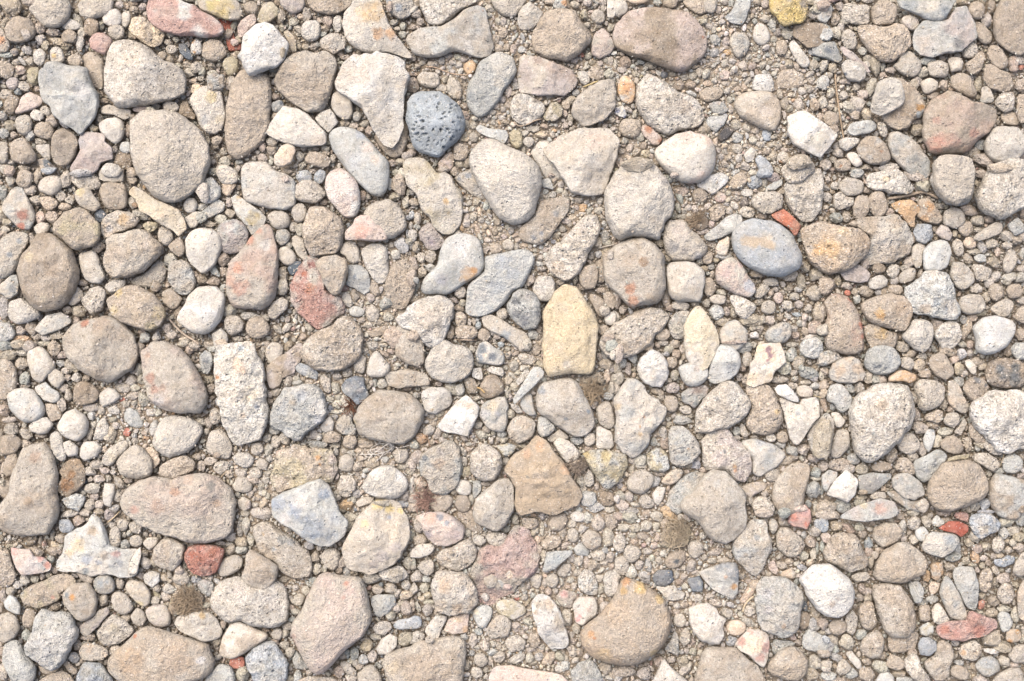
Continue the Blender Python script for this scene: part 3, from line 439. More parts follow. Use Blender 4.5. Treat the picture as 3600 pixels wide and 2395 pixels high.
e 80 10 60 50 -20 tan;100 95 58 58 0 bei;350 50 45 70 0 tan;450 0 80 40 0 blu;600 80 50 90 10 bei;280 190 64 50 0 bei;330 270 55 50 0 bei;560 225 50 62 0 bei;645 270 50 50 0 bei;590 330 70 34 5 pch;740 20 100 45 0 gry;1210 20 70 50 0 tan;1215 90 50 42 0 tan;1220 300 50 65 0 bei;1240 320 30 26 0 ora;20 200 50 70 0 gry;20 400 40 100 0 tan;50 540 50 34 0 bei;380 440 46 64 0 pch;480 430 64 62 0 tan;920 420 60 60 0 dbl;80 470 60 40 0 tan;1300 410 90 55 25 bei;1560 820 68 60 0 bei;900 700 60 60 0 tan;760 1030 50 26 0 tan;615 1280 50 40 0 tan;730 1300 70 60 0 tan;1640 1290 34 60 30 brn;1430 1060 60 50 0 tan;40 1260 50 110 0 gry;190 1465 54 48 0 bei;290 1450 56 62 0 tan;340 1530 60 30 0 tan;210 1545 90 34 0 ora;420 1540 60 40 0 pal;530 1520 80 45 -15 tan;20 590 60 40 0 tan;290 620 30 60 0 tan;1535 1450 56 50 0 bei;1575 1510 48 42 0 bei;1440 1525 44 50 0 pal;1330 1540 60 50 0 lgr;1300 1480 40 30 0 tan;1470 720 50 60 0 tan;1780 960 60 40 30 tan;1860 1000 50 50 0 brn;1850 430 50 60 0 lgr;1860 330 60 40 -20 pal;1870 200 70 100 -20 pal;700 1380 40 40 0 tan;1700 1560 60 30 0 bei
T 720 600
g cre/lgr .7|315,0 330,-60 380,-75 560,-85 640,-10 740,30 840,80 850,200 830,280 860,300 800,370 720,360 560,350 420,310 360,270 330,180|wide cream grey stone with a small dark pit, left of the small pinkish white oval ~600,190,16,a89c8c ~750,80,30,e3c5b6 ~480,80,120,e2dcd0 ~760,250,80,d6cfc2
s cre/yel|80,-40 200,-60 300,0 315,110 220,130 150,120 100,20|smooth cream pebble left of the wide cream grey stone
a pch|160,120 300,125 250,200 210,245 160,200|peach angular chip under the smooth cream pebble
l wht/lgr|0,80 80,60 150,160 140,250 60,310 -20,310 -60,230 -50,130|crusty white pebble right of the long jagged yellowish cream shard
a lgr/yel .6|245,250 300,220 360,270 500,360 565,430 540,500 480,550 430,600 380,500 300,420 260,330|pale triangular flint with an ochre patch on its lower corner ~440,440,80,d0bd90 ~320,240,30,cfb78f
a pal/gry .5|-60,400 20,340 120,260 185,290 180,370 60,430 -40,470|long pale grey flake left of the triangular flint with the ochre patch
l mau/lgr .8|110,530 180,470 290,430 330,480 385,510 405,610 380,690 320,760 240,770 160,740 130,640|lumpy mauve grey stone with white spots, left of the tip of the red stained teardrop ~240,540,40,f1e8df ~350,570,50,d6cec4
a bei/red .7|560,490 610,510 640,600 665,720 668,1000 650,1150 600,1240 530,1295 440,1290 300,1270 230,1210 195,1100 200,980 230,850 310,760 400,660 470,560|large teardrop stone stained orange red, pointing up ~320,900,60,dcab94 ~350,1080,90,dcb09c ~250,1020,60,dcb8a4 ~430,640,50,d9a38c ~500,560,35,dba890 ~560,680,60,ece4da @2
g bei|E 970 200 145 110 15|round brown speckled stone left of the small pinkish white oval
s pnk/wht .8|1110,60 1160,0 1250,-30 1330,20 1400,100 1430,200 1430,320 1400,410 1350,450 1280,430 1200,340 1140,270 1100,180|pinkish white oval stone leaning left, above the salmon pink angular chunk ~1380,270,30,dcc5b2 ~1260,200,200,ece0d8 @2
g tan .85|900,500 930,400 970,330 1080,315 1180,370 1260,430 1300,550 1270,660 1220,760 1100,790 980,790 930,720 900,620|round coarse brown stone left of the salmon pink chunk @2
g bei|E 1640 440 215 190 20|rounded beige boulder shaped stone behind the salmon pink angular chunk
a pnk/ros|1430,410 1530,420 1570,490 1640,520 1690,640 1560,650 1400,640 1290,640 1290,560 1350,500 1380,440|salmon pink angular chunk leaning on the rounded beige stone ~1440,560,80,dfaa98 @5
l blu/lgr|E 910 50 82 62 0|light blue grey pebble above the round brown speckled stone
l blu|E 1060 55 56 66 20|rough blue grey nugget beside the pinkish white oval stone
g bei|E 680 445 112 90 5|round beige pebble right of the triangular flint with the ochre patch
g bei|E 870 390 70 94 0|grey beige pebble touching the upper left of the round coarse brown stone
g gry/bei|E 715 612 78 80 0|knobbly grey tan pebble right of the tip of the red stained teardrop
s bei|E 752 785 96 84 45|smooth beige pebble touching the right flank of the red stained teardrop
s bei|790,600 850,590 900,620 930,720 955,790 910,835 850,780 800,680|long smooth beige pebble tucked under the round coarse brown stone @-2
a dbl/drk|755,890 840,825 895,840 860,920 810,975 770,935|small blue black rock left of the red mottled stone ~820,890,60,5f6b75
r cda397/pal .7|950,795 1050,795 1090,950 1110,1100 1180,1160 1245,1150 1290,1250 1280,1300 1200,1370 1130,1430 1050,1470 980,1400 870,1330 800,1260 760,1140 790,1040 850,960 900,850|red mottled stone with one white side, partly under a grey tan triangle ~800,1150,60,ddd0c5 ~860,1000,40,e0cabb ~990,860,50,b08078 ~1060,1320,60,c49a8c ~920,950,30,cf8468 ~1000,1250,130,cba294 ~970,1080,70,d0947a ~1150,1150,50,b9a49c ~820,1250,50,ddcfc4
g tan/bei .7|1000,830 1100,790 1220,770 1310,820 1315,920 1280,1060 1240,1140 1180,1160 1110,1080 1060,960|grey tan triangular stone pointing down, lying on the red mottled stone @6
s bei|1220,750 1270,660 1370,640 1420,720 1430,850 1320,855 1300,790|beige pebble below the salmon pink angular chunk
a lgr/blu|1320,870 1430,865 1500,920 1525,1010 1520,1110 1470,1145 1370,1080 1290,1050 1320,960|white grey chip crossed by a dark blue crack, right of the grey tan triangle ~1380,980,30,95a0aa
s pal|1430,740 1500,670 1590,650 1680,700 1690,850 1700,950 1640,1060 1560,1020 1480,900|pale beige wedge stone right of the white grey chip with the blue crack
l tan|1700,880 1760,820 1850,830 1920,900 1950,1000 1920,1150 1840,1260 1750,1280 1680,1200 1640,1080|very rough brown lumpy stone right of the pale beige wedge stone
s bei/cre|575,1290 620,1210 710,1155 780,1190 760,1270 640,1375 580,1350|oblong cream pebble just below the red stained teardrop
g tan|E 485 1455 118 112 0|round brown pebble below the large red stained teardrop
g bei|175,1340 300,1320 370,1400 350,1480 240,1535 180,1460|squarish beige pebble below the left side of the red stained teardrop
g tan/bei .8|930,1560 1050,1470 1180,1420 1240,1330 1340,1330 1430,1400 1475,1500 1470,1620 1400,1750 1290,1840 1150,1850 1000,1840 900,1750 870,1650|oval grey brown stone below the red mottled stone @2
s pal|60,1500 150,1440 210,1500 220,1570 180,1640 90,1640|small white square pebble near the whitish pear shaped stone
a brn/dbl|1490,1500 1560,1450 1690,1415 1690,1480 1600,1530 1500,1530|small chip mottled orange and blue above the rounded brown nut sized stone
g bei|E 1540 1310 66 90 0|upright beige oval pebble left of the cream speckled jagged stone
s lgr|E 1395 1295 84 58 5|flat light grey pebble right of the foot of the red mottled stone
s pal|E 1305 1185 50 80 -30|small pale slanting pebble right of the red mottled stone
e 90 10 80 40 0 bei;220 290 34 50 0 bei;235 395 56 50 0 tan;150 450 60 50 0 bei;40 490 60 30 0 tan;170 825 66 70 0 tan;180 930 44 50 0 tan;90 920 40 90 -40 lgr;80 1020 70 40 0 tan;230 1290 70 60 0 bei;420 1335 90 42 0 pal;320 1290 40 20 0 tan;560 1360 40 40 0 bei;720 960 50 80 0 tan;710 1070 60 80 20 bei;770 690 44 34 0 bei;820 515 46 46 0 bei;880 545 50 60 0 bei;750 15 60 30 0 tan;745 80 28 36 0 pnk;1090 290 40 30 0 tan;1320 505 26 26 0 blu;1450 230 34 50 0 pch;1500 240 34 30 0 bei;1790 130 80 100 0 tan;1740 245 60 46 0 tan;1760 20 46 34 0 bei;1700 120 30 60 0 gry;1850 290 36 60 20 bei;1870 200 24 34 0 pal;1830 20 50 60 10 cre;1810 690 60 90 -25 lgr;1715 690 32 34 0 bei;1745 780 50 50 0 pal;1865 580 26 46 0 lgr;1870 660 40 40 0 bei;1440 680 40 30 0 tan;1380 1150 60 60 20 tan;1280 1080 50 30 0 ros;1560 1070 50 90 -15 tan;1520 1170 48 44 0 bei;1590 1190 24 34 0 bei;1510 1215 40 16 -15 pal;1670 1220 70 70 40 gry;1690 1350 54 50 0 bei;1440 1380 40 30 0 bei;1500 1420 50 40 0 bei;1225 1315 52 34 20 pch;965 1440 50 40 20 bei;900 1530 40 40 0 tan;1590 1390 60 30 0 tan;1870 430 24 26 0 blu;1760 1530 130 100 0 tan;300 1550 60 30 0 bei;1620 1100 30 40 0 gry
T 1440 600
a cre/olv .6|-65,-90 50,-120 150,-110 250,20 330,20 380,60 430,130 480,200 500,300 490,420 460,520 400,580 340,605 300,580 210,520 190,440 120,380 80,300 80,200 70,220 30,180 -20,140 -50,40|long grey cream lumpy stone with an orange dot, below the blue pumice ~335,290,32,e6c38f ~250,160,40,c3bcae ~30,80,50,e6e0d4 ~290,500,80,e3dccb ~130,100,60,dcd4c2 ~360,390,14,b09c78
g bei/blu .7|400,60 470,10 580,-20 650,60 720,160 740,280 700,290 640,260 540,210 470,140|beige stone with a blue smudge tucked left of the smooth pear shaped pale stone ~540,50,35,9da5ad ~450,80,20,9aa2aa @-2
g tan/bei .7|970,590 1000,530 1080,470 1160,380 1200,280 1300,260 1400,250 1480,270 1460,370 1400,460 1330,560 1290,620 1200,700 1110,670 1000,640|long grey brown stone slanting up right, with blue black marks at its lower end ~1140,620,28,79818a ~1210,580,24,8a9098 ~1210,650,16,808890 ~1340,400,30,a5a6a6
l bei/cre .75|1250,830 1310,720 1400,630 1480,560 1530,470 1620,430 1680,410 1740,430 1760,530 1730,650 1650,740 1600,870 1540,960 1440,1010 1350,1010 1290,940|long rough cream beige stone slanting, above the yellow sandstone slab ~1560,560,60,ddd2c4 ~1430,720,80,ddd3c3 ~1350,900,80,d3c1ab @2
l mau|70,570 150,480 210,490 240,550 320,630 310,690 260,740 160,730 130,660 80,630|small mauve grey rough stone left of the stone with an orange rusty corner ~210,660,40,c0b2b6
s lgr/gry .75|340,620 440,570 550,580 640,620 670,720 695,870 690,930 600,990 500,1050 400,1110 330,1145 230,1120 130,1155 100,1130 110,1000 200,930 250,880 280,740 310,660|grey white stone with a rusty orange corner ~540,960,85,dbb488 ~600,920,35,d39f66 ~300,1000,60,b9b9bc ~470,720,110,d3d1ce ~600,640,50,bdbab2 @1
s lgr/blu .75|690,770 820,760 960,730 1080,720 1170,780 1130,880 1060,1030 1030,1090 960,1100 890,1210 800,1290 660,1340 590,1350 495,1310 520,1230 530,1050 600,1000 690,920|large pale blue grey slab with a ridge, right of the stone with a rusty corner ~850,830,90,b9bfc4 ~950,950,70,b9bfc3 ~800,1060,90,bcc1c4 ~640,1150,80,d9d6d0
g gry/drk .9|885,1250 930,1170 960,1100 1060,1085 1150,1120 1200,1200 1210,1300 1215,1390 1170,1450 1080,1470 990,1420 930,1350|dark grey smudged round stone left of the yellow sandstone slab ~980,1200,50,777a7d ~1010,1220,14,3f4347 ~1185,1320,35,7c8084 ~1050,1380,50,94969a ~980,1320,50,8a8c8e ~1090,1160,40,b0aca7 @2
g e8d6b4 .42|1225,1260 1290,1190 1360,1080 1420,1030 1500,1050 1590,1110 1650,1200 1700,1310 1735,1400 1730,1520 1710,1720 1700,1870 1600,1875 1500,1860 1400,1890 1300,1900 1240,1880 1220,1800 1220,1600|tall yellow sandstone slab with straight sides and a pointed top ~1440,1780,40,d9cfbf @4
g pal/cre|E 1235 1085 115 120 0|beige pebble behind the left shoulder of the yellow sandstone slab
g tan|1545,950 1600,880 1690,840 1740,900 1730,1010 1700,1090 1610,1105 1560,1030|rough brown pebble at the right shoulder of the yellow sandstone slab
g tan|E 1760 920 62 140 0|brown stone behind the rough pebble at the yellow slab's shoulder @-3
l cre/wht .8|-95,1400 0,1230 60,1190 150,1150 250,1150 340,1160 405,1210 400,1300 405,1380 345,1450 340,1540 300,1600 190,1640 100,1550 30,1480 -60,1450 -150,1400 -170,1330|cream speckled jagged stone below the stone with a rusty corner ~200,1350,150,e4d8c9 @1
s bei/blu|650,1370 680,1320 760,1320 850,1370 950,1430 1080,1490 1110,1568 1120,1650 1080,1680 980,1620 860,1530 730,1470 670,1420|long grey beige finger stone below the dark smudged round stone ~880,1510,50,a3a9ab
g tan|E 795 718 60 58 0|round brown pebble on the top edge of the large blue grey slab
g bei|E 912 684 56 60 0|round beige pebble above the top edge of the large blue grey slab
g bei|E 855 1315 56 58 0|round beige pebble between the blue grey slab and the finger stone
g bei|E 470 1120 60 60 0|small beige pebble left of the lower end of the blue grey slab
g tan|E 470 1370 62 74 10|brown pebble right of the cream speckled jagged stone
g tan|E 520 1490 125 70 5|broad brown clod below the cream speckled jagged stone
g tan|E 685 1510 62 64 20|brown pebble at the left end of the finger stone
a lgr|1210,80 1290,70 1335,180 1220,155|small grey white chip between the smooth pear shaped stone and the five sided one
s ora/yel|E 1595 345 42 40 0|small orange yellow pebble in the grit right of the long grey brown stone
g tan|1620,1130 1700,1130 1800,1200 1850,1280 1840,1340 1740,1350 1690,1260|brown clod right of the top of the yellow sandstone slab
g bei|E 1790 1285 56 52 0|small round pebble on the brown clod beside the yellow slab
g tan|E 1840 1190 60 90 -30|brown pebble right of the yellow sandstone slab, under the red cornered stone
g tan|E 1790 1470 62 52 0|round brown pebble touching the right side of the yellow sandstone slab
s pal|E 1850 1365 60 66 0|whitish pebble right of the yellow sandstone slab
e 410 10 50 50 0 tan;310 -10 60 30 0 tan;20 200 30 30 0 gry;40 290 60 40 0 tan;20 410 30 40 0 blu;70 440 40 60 0 bei;70 520 40 26 0 gry;30 590 44 60 0 pal;60 710 50 54 0 tan;10 670 30 60 0 pal;110 795 42 54 0 bei;205 785 58 66 0 bei;190 890 46 40 0 gry;115 940 50 50 0 tan;30 860 60 80 0 tan;20 990 60 80 0 tan;60 1090 24 80 35 gry;120 870 26 26 0 tan;30 1180 60 40 0 tan;60 1010 34 34 0 gry;410 1190 50 30 15 pal;490 1215 40 40 0 bei;450 1265 54 36 10 tan;400 1320 24 60 0 gry;550 1390 20 42 0 pal;590 1390 24 40 0 bei;625 1365 26 26 0 lgr;632 1420 30 40 0 blu;480 520 26 46 -10 ora;520 480 40 60 0 pal;440 570 50 30 0 bei;1300 45 34 26 0 bei;1335 90 28 34 0 tan;1250 195 28 26 0 lgr;1315 220 36 34 0 pal;1220 235 26 30 0 bei;1265 245 24 28 0 bei;1390 130 34 36 0 pal;1380 180 32 34 0 pal;1430 220 34 44 0 bei;1560 265 46 34 0 bei;1625 290 28 26 0 pal;1690 245 26 30 0 bei;1752 275 36 38 0 pal;1500 375 24 20 0 lgr;1650 375 30 50 0 pal;1735 370 46 40 0 bei;1540 340 26 26 0 bei;1495 430 50 26 0 pch;1440 465 46 34 0 bei;1475 500 30 26 0 bei;1580 400 30 24 0 pal;1405 535 44 38 0 bei;1350 600 40 34 0 tan;1790 490 32 36 0 lgr;1770 430 26 26 0 bei;1420 590 34 22 0 bei;1340 540 26 30 0 gry;1320 655 24 24 0 blu;930 545 40 42 -30 pal;730 315 50 46 0 lgr;620 290 44 40 0 tan;590 430 40 40 0 bei;550 300 30 30 0 bei;640 370 20 44 -20 pch;575 350 30 24 0 pal;530 420 30 40 0 bei;660 460 34 30 0 bei;720 480 30 20 40 lgr;700 330 30 40 0 lgr;620 540 26 50 -20 pch;780 560 36 40 0 tan;830 540 30 26 0 bei;870 610 36 28 0 pnk;720 640 44 30 0 bei;650 620 30 50 -15 bei;690 740 40 34 0 tan;665 655 16 18 0 blu;690 690 28 26 0 tan;985 695 36 38 0 bei;1050 685 46 22 0 pch;720 720 34 26 0 bei;900 520 30 30 0 bei;1110 700 26 24 0 bei;1150 740 26 24 0 bei;1210 700 26 30 0 lgr;1250 730 30 26 0 bei;1290 700 26 34 0 bei;1200 800 34 34 0 bei;1190 860 40 30 20 lgr;1210 900 50 30 0 bei;1110 1010 50 50 0 bei;1140 940 34 30 0 tan;1720 660 50 50 0 tan;1820 665 56 36 0 bei;1740 770 40 34 0 lgr;1800 760 40 60 30 tan;1670 780 30 40 0 bei;1850 780 40 40 0 bei;1520 1000 36 50 0 tan;1590 1080 40 30 0 tan;1760 1100 60 30 0 tan;1390 1030 50 30 0 bei;1130 1510 50 50 0 lgr;1175 1535 40 34 0 bei;1190 1460 30 40 0 tan;800 1530 34 30 0 bei;760 1490 26 40 0 pal;860 1555 30 24 0 tan;370 1500 40 60 0 tan;390 1450 30 26 0 tan;40 1530 60 60 0 tan;160 1560 50 26 0 gry;1830 1540 60 50 0 tan;1800 600 44 60 0 gry
w 1730,715 1790,700 1840,690 1890,675|12|c6bcae|grey stick end between the rough cream beige stone and the pitted round boulder
w 400,1550 470,1555 560,1558 620,1562|12|c3b09c|broken brown twig under the broad brown clod, left of the finger stone
T 2160 600
g pal/bei .85|12,-6 90,-60 172,-113 314,-99 400,-40 473,47 553,242 553,402 500,450 456,491 474,544 420,651 296,615 172,597 83,633 12,651 -59,526 -95,331 -86,189 -40,90|large pitted pale boulder shaped stone above the brown dotted round one ~420,100,60,dad2c8 ~60,200,120,dfd6cb @2
g bei/tan .85|-100,740 0,680 150,620 280,615 380,670 450,750 470,880 475,1050 460,1160 380,1230 280,1260 160,1278 60,1160 -40,1080 -90,1000 -110,850|round beige stone with a brown dot and a rusty lower edge ~260,850,50,a98f76 ~140,1080,60,c7967a ~170,1200,60,c99d84 ~80,860,70,d3c6b5 @2
g bei|455,470 540,455 650,455 710,550 780,600 860,700 850,760 760,850 620,835 530,830 460,740 440,640|pale pinkish grey stone smudged dark along its lower side ~520,700,60,a8a6a4 ~640,740,50,b2aca6 ~760,790,40,aaa9a8 ~590,560,90,d8cdc3
s pal/bei .85|475,880 520,840 680,835 770,860 830,930 835,1040 810,1110 805,1210 700,1205 540,1200 490,1130 475,1000|pale rounded square stone right of the brown dotted round one @1
s pal/pnk .85|920,920 960,850 1050,795 1120,800 1180,870 1240,980 1300,1060 1310,1140 1240,1175 1110,1140 1000,1080 930,1020|whitish stone tinged pink and pale blue, below left of the grey oval with mud patch ~1010,950,50,e2c9c2 ~1150,870,30,e0c8c0 ~1240,1060,60,d1d3d8 @1
s b9bfc3/gry .8|1070,620 1100,530 1170,470 1280,440 1420,450 1520,490 1620,580 1700,690 1735,800 1710,900 1640,960 1500,978 1380,960 1260,910 1170,840 1090,740|smooth blue grey oval stone with a dried mud patch ~1190,650,55,cbb89e ~1260,670,65,cbb89e ~1340,660,65,cbb89e ~1410,690,50,cbb89e ~1400,630,35,dccdb8 @4
a lgr/wht .5|820,610 870,560 950,500 1020,430 1100,395 1160,410 1185,460 1130,540 1060,580 960,630 860,655|glassy grey white flake left of the smooth blue grey oval stone ~960,560,60,bdbab4 @2
a cre/pch|920,730 960,650 1060,590 1055,700 1030,790 950,770|little cream triangular chip under the glassy grey white flake @1
a wht/lgr .5|745,120 830,60 960,15 1065,60 1000,150 900,230 850,190 770,150|white arrow shaped chip above the salmon pebble, in the grit
s pnk/red|E 975 250 56 50 -25|small salmon pebble below the white arrow shaped chip
g tan|E 790 230 86 72 5|brown oval pebble left of the small salmon pebble
g tan|860,350 950,300 1020,330 1025,400 940,480 880,460|brown pebble left of the glassy flake's upper end, under the small salmon pebble
g brn|E 785 475 88 84 0|round brown pebble with a tuft of dry moss, left of the glassy grey white flake ~750,450,45,7d6650
g bei|1240,260 1330,200 1500,190 1560,240 1555,340 1440,400 1350,395 1280,350|tan oval stone above the smooth blue grey oval, left of the orange red piece @1
g bei/pal .8|1550,120 1640,60 1800,0 1900,-30 1930,120 1920,260 1880,400 1800,480 1720,500 1650,400 1580,300|large beige stone behind the orange red piece, cracked clod shaped @-1
g bei|1520,0 1560,-60 1640,-90 1750,-110 1840,-80 1850,0 1800,40 1700,130 1600,130|beige stone resting on the large one behind the orange red piece @3
a red/ora .8|1425,410 1560,350 1650,430 1720,510 1670,620 1600,530 1500,470|orange red stone beside the upper right of the smooth blue grey oval ~1580,430,90,e08f72 ~1500,420,40,d3a08e @1
g tan/ora .75|1690,570 1750,500 1900,475 2070,490 2170,510 2300,550 2360,640 2320,780 2200,890 2130,930 1990,960 1900,930 1800,860 1730,720|fan shaped tan stone with an orange centre, right of the smooth blue grey oval ~1950,700,120,debd92 ~1860,740,60,deb98c ~2080,560,60,dcc7a8 @2
a lgr/blu|1385,160 1450,110 1540,70 1560,110 1480,180 1390,190|long light grey flake above the tan oval stone
l blu|E 1290 110 66 70 20|blue grey stained rock right of the white arrow shaped chip
g bei|E 1215 385 80 56 10|pale speckled pebble touching the top of the smooth blue grey oval stone
g pal|E 1220 205 64 40 5|oval pale pebble left of the tan oval stone
s cre|E 1102 320 52 32 40|small cream oval pebble right of the small salmon pebble
g tan|1100,40 1180,10 1240,80 1190,150 1130,180 1060,170 1045,120|brown dented pebble right of the white arrow shaped chip
s bei|E 950 1185 88 46 5|smooth tan oval pebble below the pale rounded square and the pinkish white stone
g tan|E 875 1070 60 92 -10|brown upright pebble between the pale rounded square and the pinkish white stone
l pal/cre|1040,1160 1130,1145 1250,1200 1310,1250 1270,1320 1200,1370 1130,1320 1080,1230|cream speckled pebble below the pinkish white stone ~1150,1210,50,e2d9ca @1
a e6d9bf/cre .7|770,1215 830,1260 880,1350 920,1430 960,1500 965,1600 920,1700 850,1830 800,1870 720,1840 660,1720 640,1600 640,1420 700,1300|pale yellow pyramid stone with sharp ridges ~800,1400,200,e3d7bd @3
l gry/cre|490,1390 560,1310 700,1270 690,1340 640,1410 640,1560 560,1560 500,1480|grey stone with a cream hollow, left of the pale yellow pyramid ~570,1450,60,e0d8c6
g bei/tan .8|-150,1600 -100,1500 0,1400 150,1320 300,1250 420,1250 500,1300 520,1370 480,1440 380,1500 350,1580 200,1700 60,1740 -100,1700|long brown stone pointing up right, under the brown dotted round one @1
g tan|E 445 1510 70 62 0|round grey brown pebble below the tip of the long brown stone
g lgr|E 935 1305 68 75 -30|light grey rough pebble right of the pale yellow pyramid's top
s bei|E 605 1240 92 46 5|mauve beige pebble under the pale rounded square stone
g bei|1290,1110 1370,1020 1440,1080 1380,1150 1320,1185 1280,1170|grey beige pebble right of the pinkish white stone's lower end
g bei|E 1435 1025 86 44 10|beige flat pebble under the smooth blue grey oval stone
g bei|E 1415 1255 78 68 5|round beige speckled pebble right of the cream speckled pebble
s pnk|E 1505 1170 46 52 0|tiny pale pink pebble right of the round beige speckled pebble
s bei/gry .8|970,1460 1050,1380 1120,1360 1180,1430 1230,1480 1230,1560 1170,1640 1080,1680 1000,1620 960,1540|grey beige stone right of the pale yellow pyramid
g bei/gry|1370,1510 1420,1440 1540,1385 1620,1410 1640,1480 1590,1570 1500,1600 1390,1590|oval pebble with blue grey scratches right of the pyramid ~1500,1480,40,b8bbbb
g tan|E 860 800 50 72 15|small beige pebble below the pinkish grey smudged stone
e 500 70 44 40 0 gry;560 85 30 22 0 bei;620 110 22 26 0 bei;575 125 22 14 0 lgr;665 155 22 20 0 lgr;712 155 26 24 0 gry;620 190 60 50 0 tan;600 250 40 70 -20 lgr;550 40 40 30 0 bei;680 340 32 30 0 pal;640 370 30 30 0 bei;625 425 60 28 0 bei;740 350 34 44 0 cre;860 325 44 32 -20 pal;800 360 26 26 0 bei;690 420 30 40 0 cre;1040 205 32 28 0 bei;1120 250 32 40 0 mau;1125 210 40 34 0 tan;1030 310 30 20 0 lgr;1060 370 40 40 0 bei;1190 290 50 60 0 drk;895 490 34 40 0 pnk;1240 90 20 26 0 pch;1270 20 50 30 0 cre;1385 25 76 50 0 blu;1370 110 40 40 0 bei;1450 70 70 50 0 mau;1100 20 40 30 -30 lgr;880 10 60 26 0 bei;1370 410 60 36 0 tan;540 420 50 40 0 tan;820 560 60 40 0 bei;900 690 40 40 0 tan;1000 790 80 40 0 lgr;940 825 36 26 0 olv;885 885 34 32 0 gry;825 905 36 30 0 brn;860 945 22 24 0 gry;900 950 26 34 0 tan;770 860 30 26 0 tan;790 830 40 36 0 bei;980 1120 50 36 20 bei;1030 1290 34 46 0 bei;990 1390 60 54 0 tan;845 1215 40 50 0 bei;740 1225 40 40 0 tan;510 1260 50 36 0 tan;1260 1370 110 70 0 tan;1310 950 60 46 0 tan;1545 970 60 26 0 tan;1630 980 66 44 -20 bei;1755 880 56 56 0 tan;1720 1010 44 76 0 tan;1850 960 70 56 0 tan;1830 1130 60 80 0 tan;1650 1160 50 40 0 bei;1440 1130 34 40 0 pch;1480 1090 30 30 0 bei;1325 1205 48 30 -15 tan;1590 1240 50 50 0 bei;1680 1320 50 22 0 blu;1750 1350 30 44 0 bei;1780 1265 40 44 0 bei;1360 1370 40 46 0 bei;1430 1380 50 50 0 bei;1690 1230 50 40 0 bei;1850 1440 80 60 0 tan;1670 1510 46 40 0 tan;1700 1400 36 34 0 pal;1285 1515 44 42 0 wht;1270 1450 38 30 0 bei;1340 1450 36 40 0 bei;1650 1450 40 40 0 bei;1750 1480 36 36 0 tan;1820 1540 80 40 0 pal;1100 1300 36 60 0 tan;20 1180 60 90 0 tan;80 1280 40 50 0 bei;10 1340 40 60 0 pal;480 1180 40 80 0 tan;500 800 40 40 0 tan;1870 1300 50 100 0 tan;1690 1090 40 30 0 gry;1740 1420 30 34 0 bei
T 2880 600
g bei|E 300 150 112 88 0|round flat beige pebble above the small brown knobbly pair, right of the large beige clod
g pal/cre .75|415,80 470,30 600,0 740,-20 790,40 840,110 900,190 820,210 640,220 600,190 490,180 430,130|pale cream stone with a grey right tip, near the long stick ~600,90,40,d9c8ab ~820,140,60,c5c1b8
s gry|E 345 30 68 50 0|grey pebble left of the pale cream stone with the grey tip
g bei|130,220 190,190 260,240 325,250 320,320 240,350 180,375 130,340|knobbly beige pebble below the round flat one
g tan|E 385 335 86 112 20|brown oval pebble in the group left of the small ochre brown chips
g tan|440,240 500,185 580,190 610,240 640,340 620,400 530,435 480,400 450,300|upright block shaped brown pebble above the crumbly cream stone
a ora/yel|650,310 740,275 840,270 930,330 930,380 880,420 880,520 840,520 760,430 700,370|ochre cream chip with broken edges above the small blue pebble ~720,350,40,c0a98a
g tan/ora|880,260 1000,240 1060,310 1110,390 1150,470 1100,500 980,480 890,440 930,350|brown orange rock beside the ochre cream chip ~1000,330,50,c9a27a ~960,450,50,cdab88
g pal/bei .8|1010,80 1040,-20 1080,-100 1200,-130 1350,-110 1430,-20 1425,120 1420,280 1330,310 1240,340 1170,320 1100,250 1040,180|large pale beige stone near the right edge, above the small brown round pebbles
g pal/bei .85|1420,240 1470,130 1530,0 1600,-80 1750,-110 1930,-100 1930,200 1860,380 1750,440 1650,475 1560,440 1470,370|large light boulder shaped stone cut by the right edge @2
l pal/tan .8|270,480 400,430 560,430 700,400 780,450 840,540 850,640 800,790 720,840 600,850 500,860 400,820 440,700 470,600|crumbly cream and brown stone right of the fan shaped tan stone ~600,620,120,ddd3c6 ~550,770,100,e0d4c4 ~400,480,100,bfb19f ~700,470,80,c0b09c
l blu|860,560 900,490 1040,500 1050,590 1010,650 970,690 890,650|small rough blue pebble right of the crumbly cream and brown stone @1
s lgr|950,800 960,720 1040,650 1130,630 1200,660 1215,760 1180,880 1130,930 960,925|smooth pale grey upright pebble below the small rough blue one @2
s bei|840,700 920,660 980,690 950,760 945,890 890,905 850,830|grey beige pebble behind the smooth pale grey upright one
g bei|E 1240 435 108 102 10|round brown speckled pebble below the large pale beige stones at the right
s mau|1060,570 1120,490 1180,510 1230,590 1200,650 1120,630|mauve grey pebble right of the small rough blue one
g tan|E 1345 535 70 68 0|small round brown pebble left of the flat slanting tan sliver
a bei .6|1410,610 1500,540 1620,470 1690,490 1690,560 1620,600 1470,650 1420,640|flat slanting tan sliver near the right edge @1
l lgr|1710,490 1830,430 1880,490 1880,570 1800,600 1740,540|angular grey white pebble near the right edge, right of the tan sliver
g bei|E 1275 715 58 82 -10|upright beige pebble right of the smooth pale grey one
s pch|E 1385 665 65 56 10|beige round pebble below the flat slanting tan sliver
g bei/pal .8|1195,900 1220,830 1290,820 1360,880 1420,950 1430,1020 1370,1080 1310,1105 1240,1060 1200,980|speckled oval beige stone right of the grey white rough tongue
l bei|1390,860 1480,860 1590,910 1570,980 1530,1020 1440,1010 1420,940|rough tan stone right of the speckled oval beige stone
s lgr|E 1480 810 58 42 0|small whitish smooth pebble above the rough tan stone
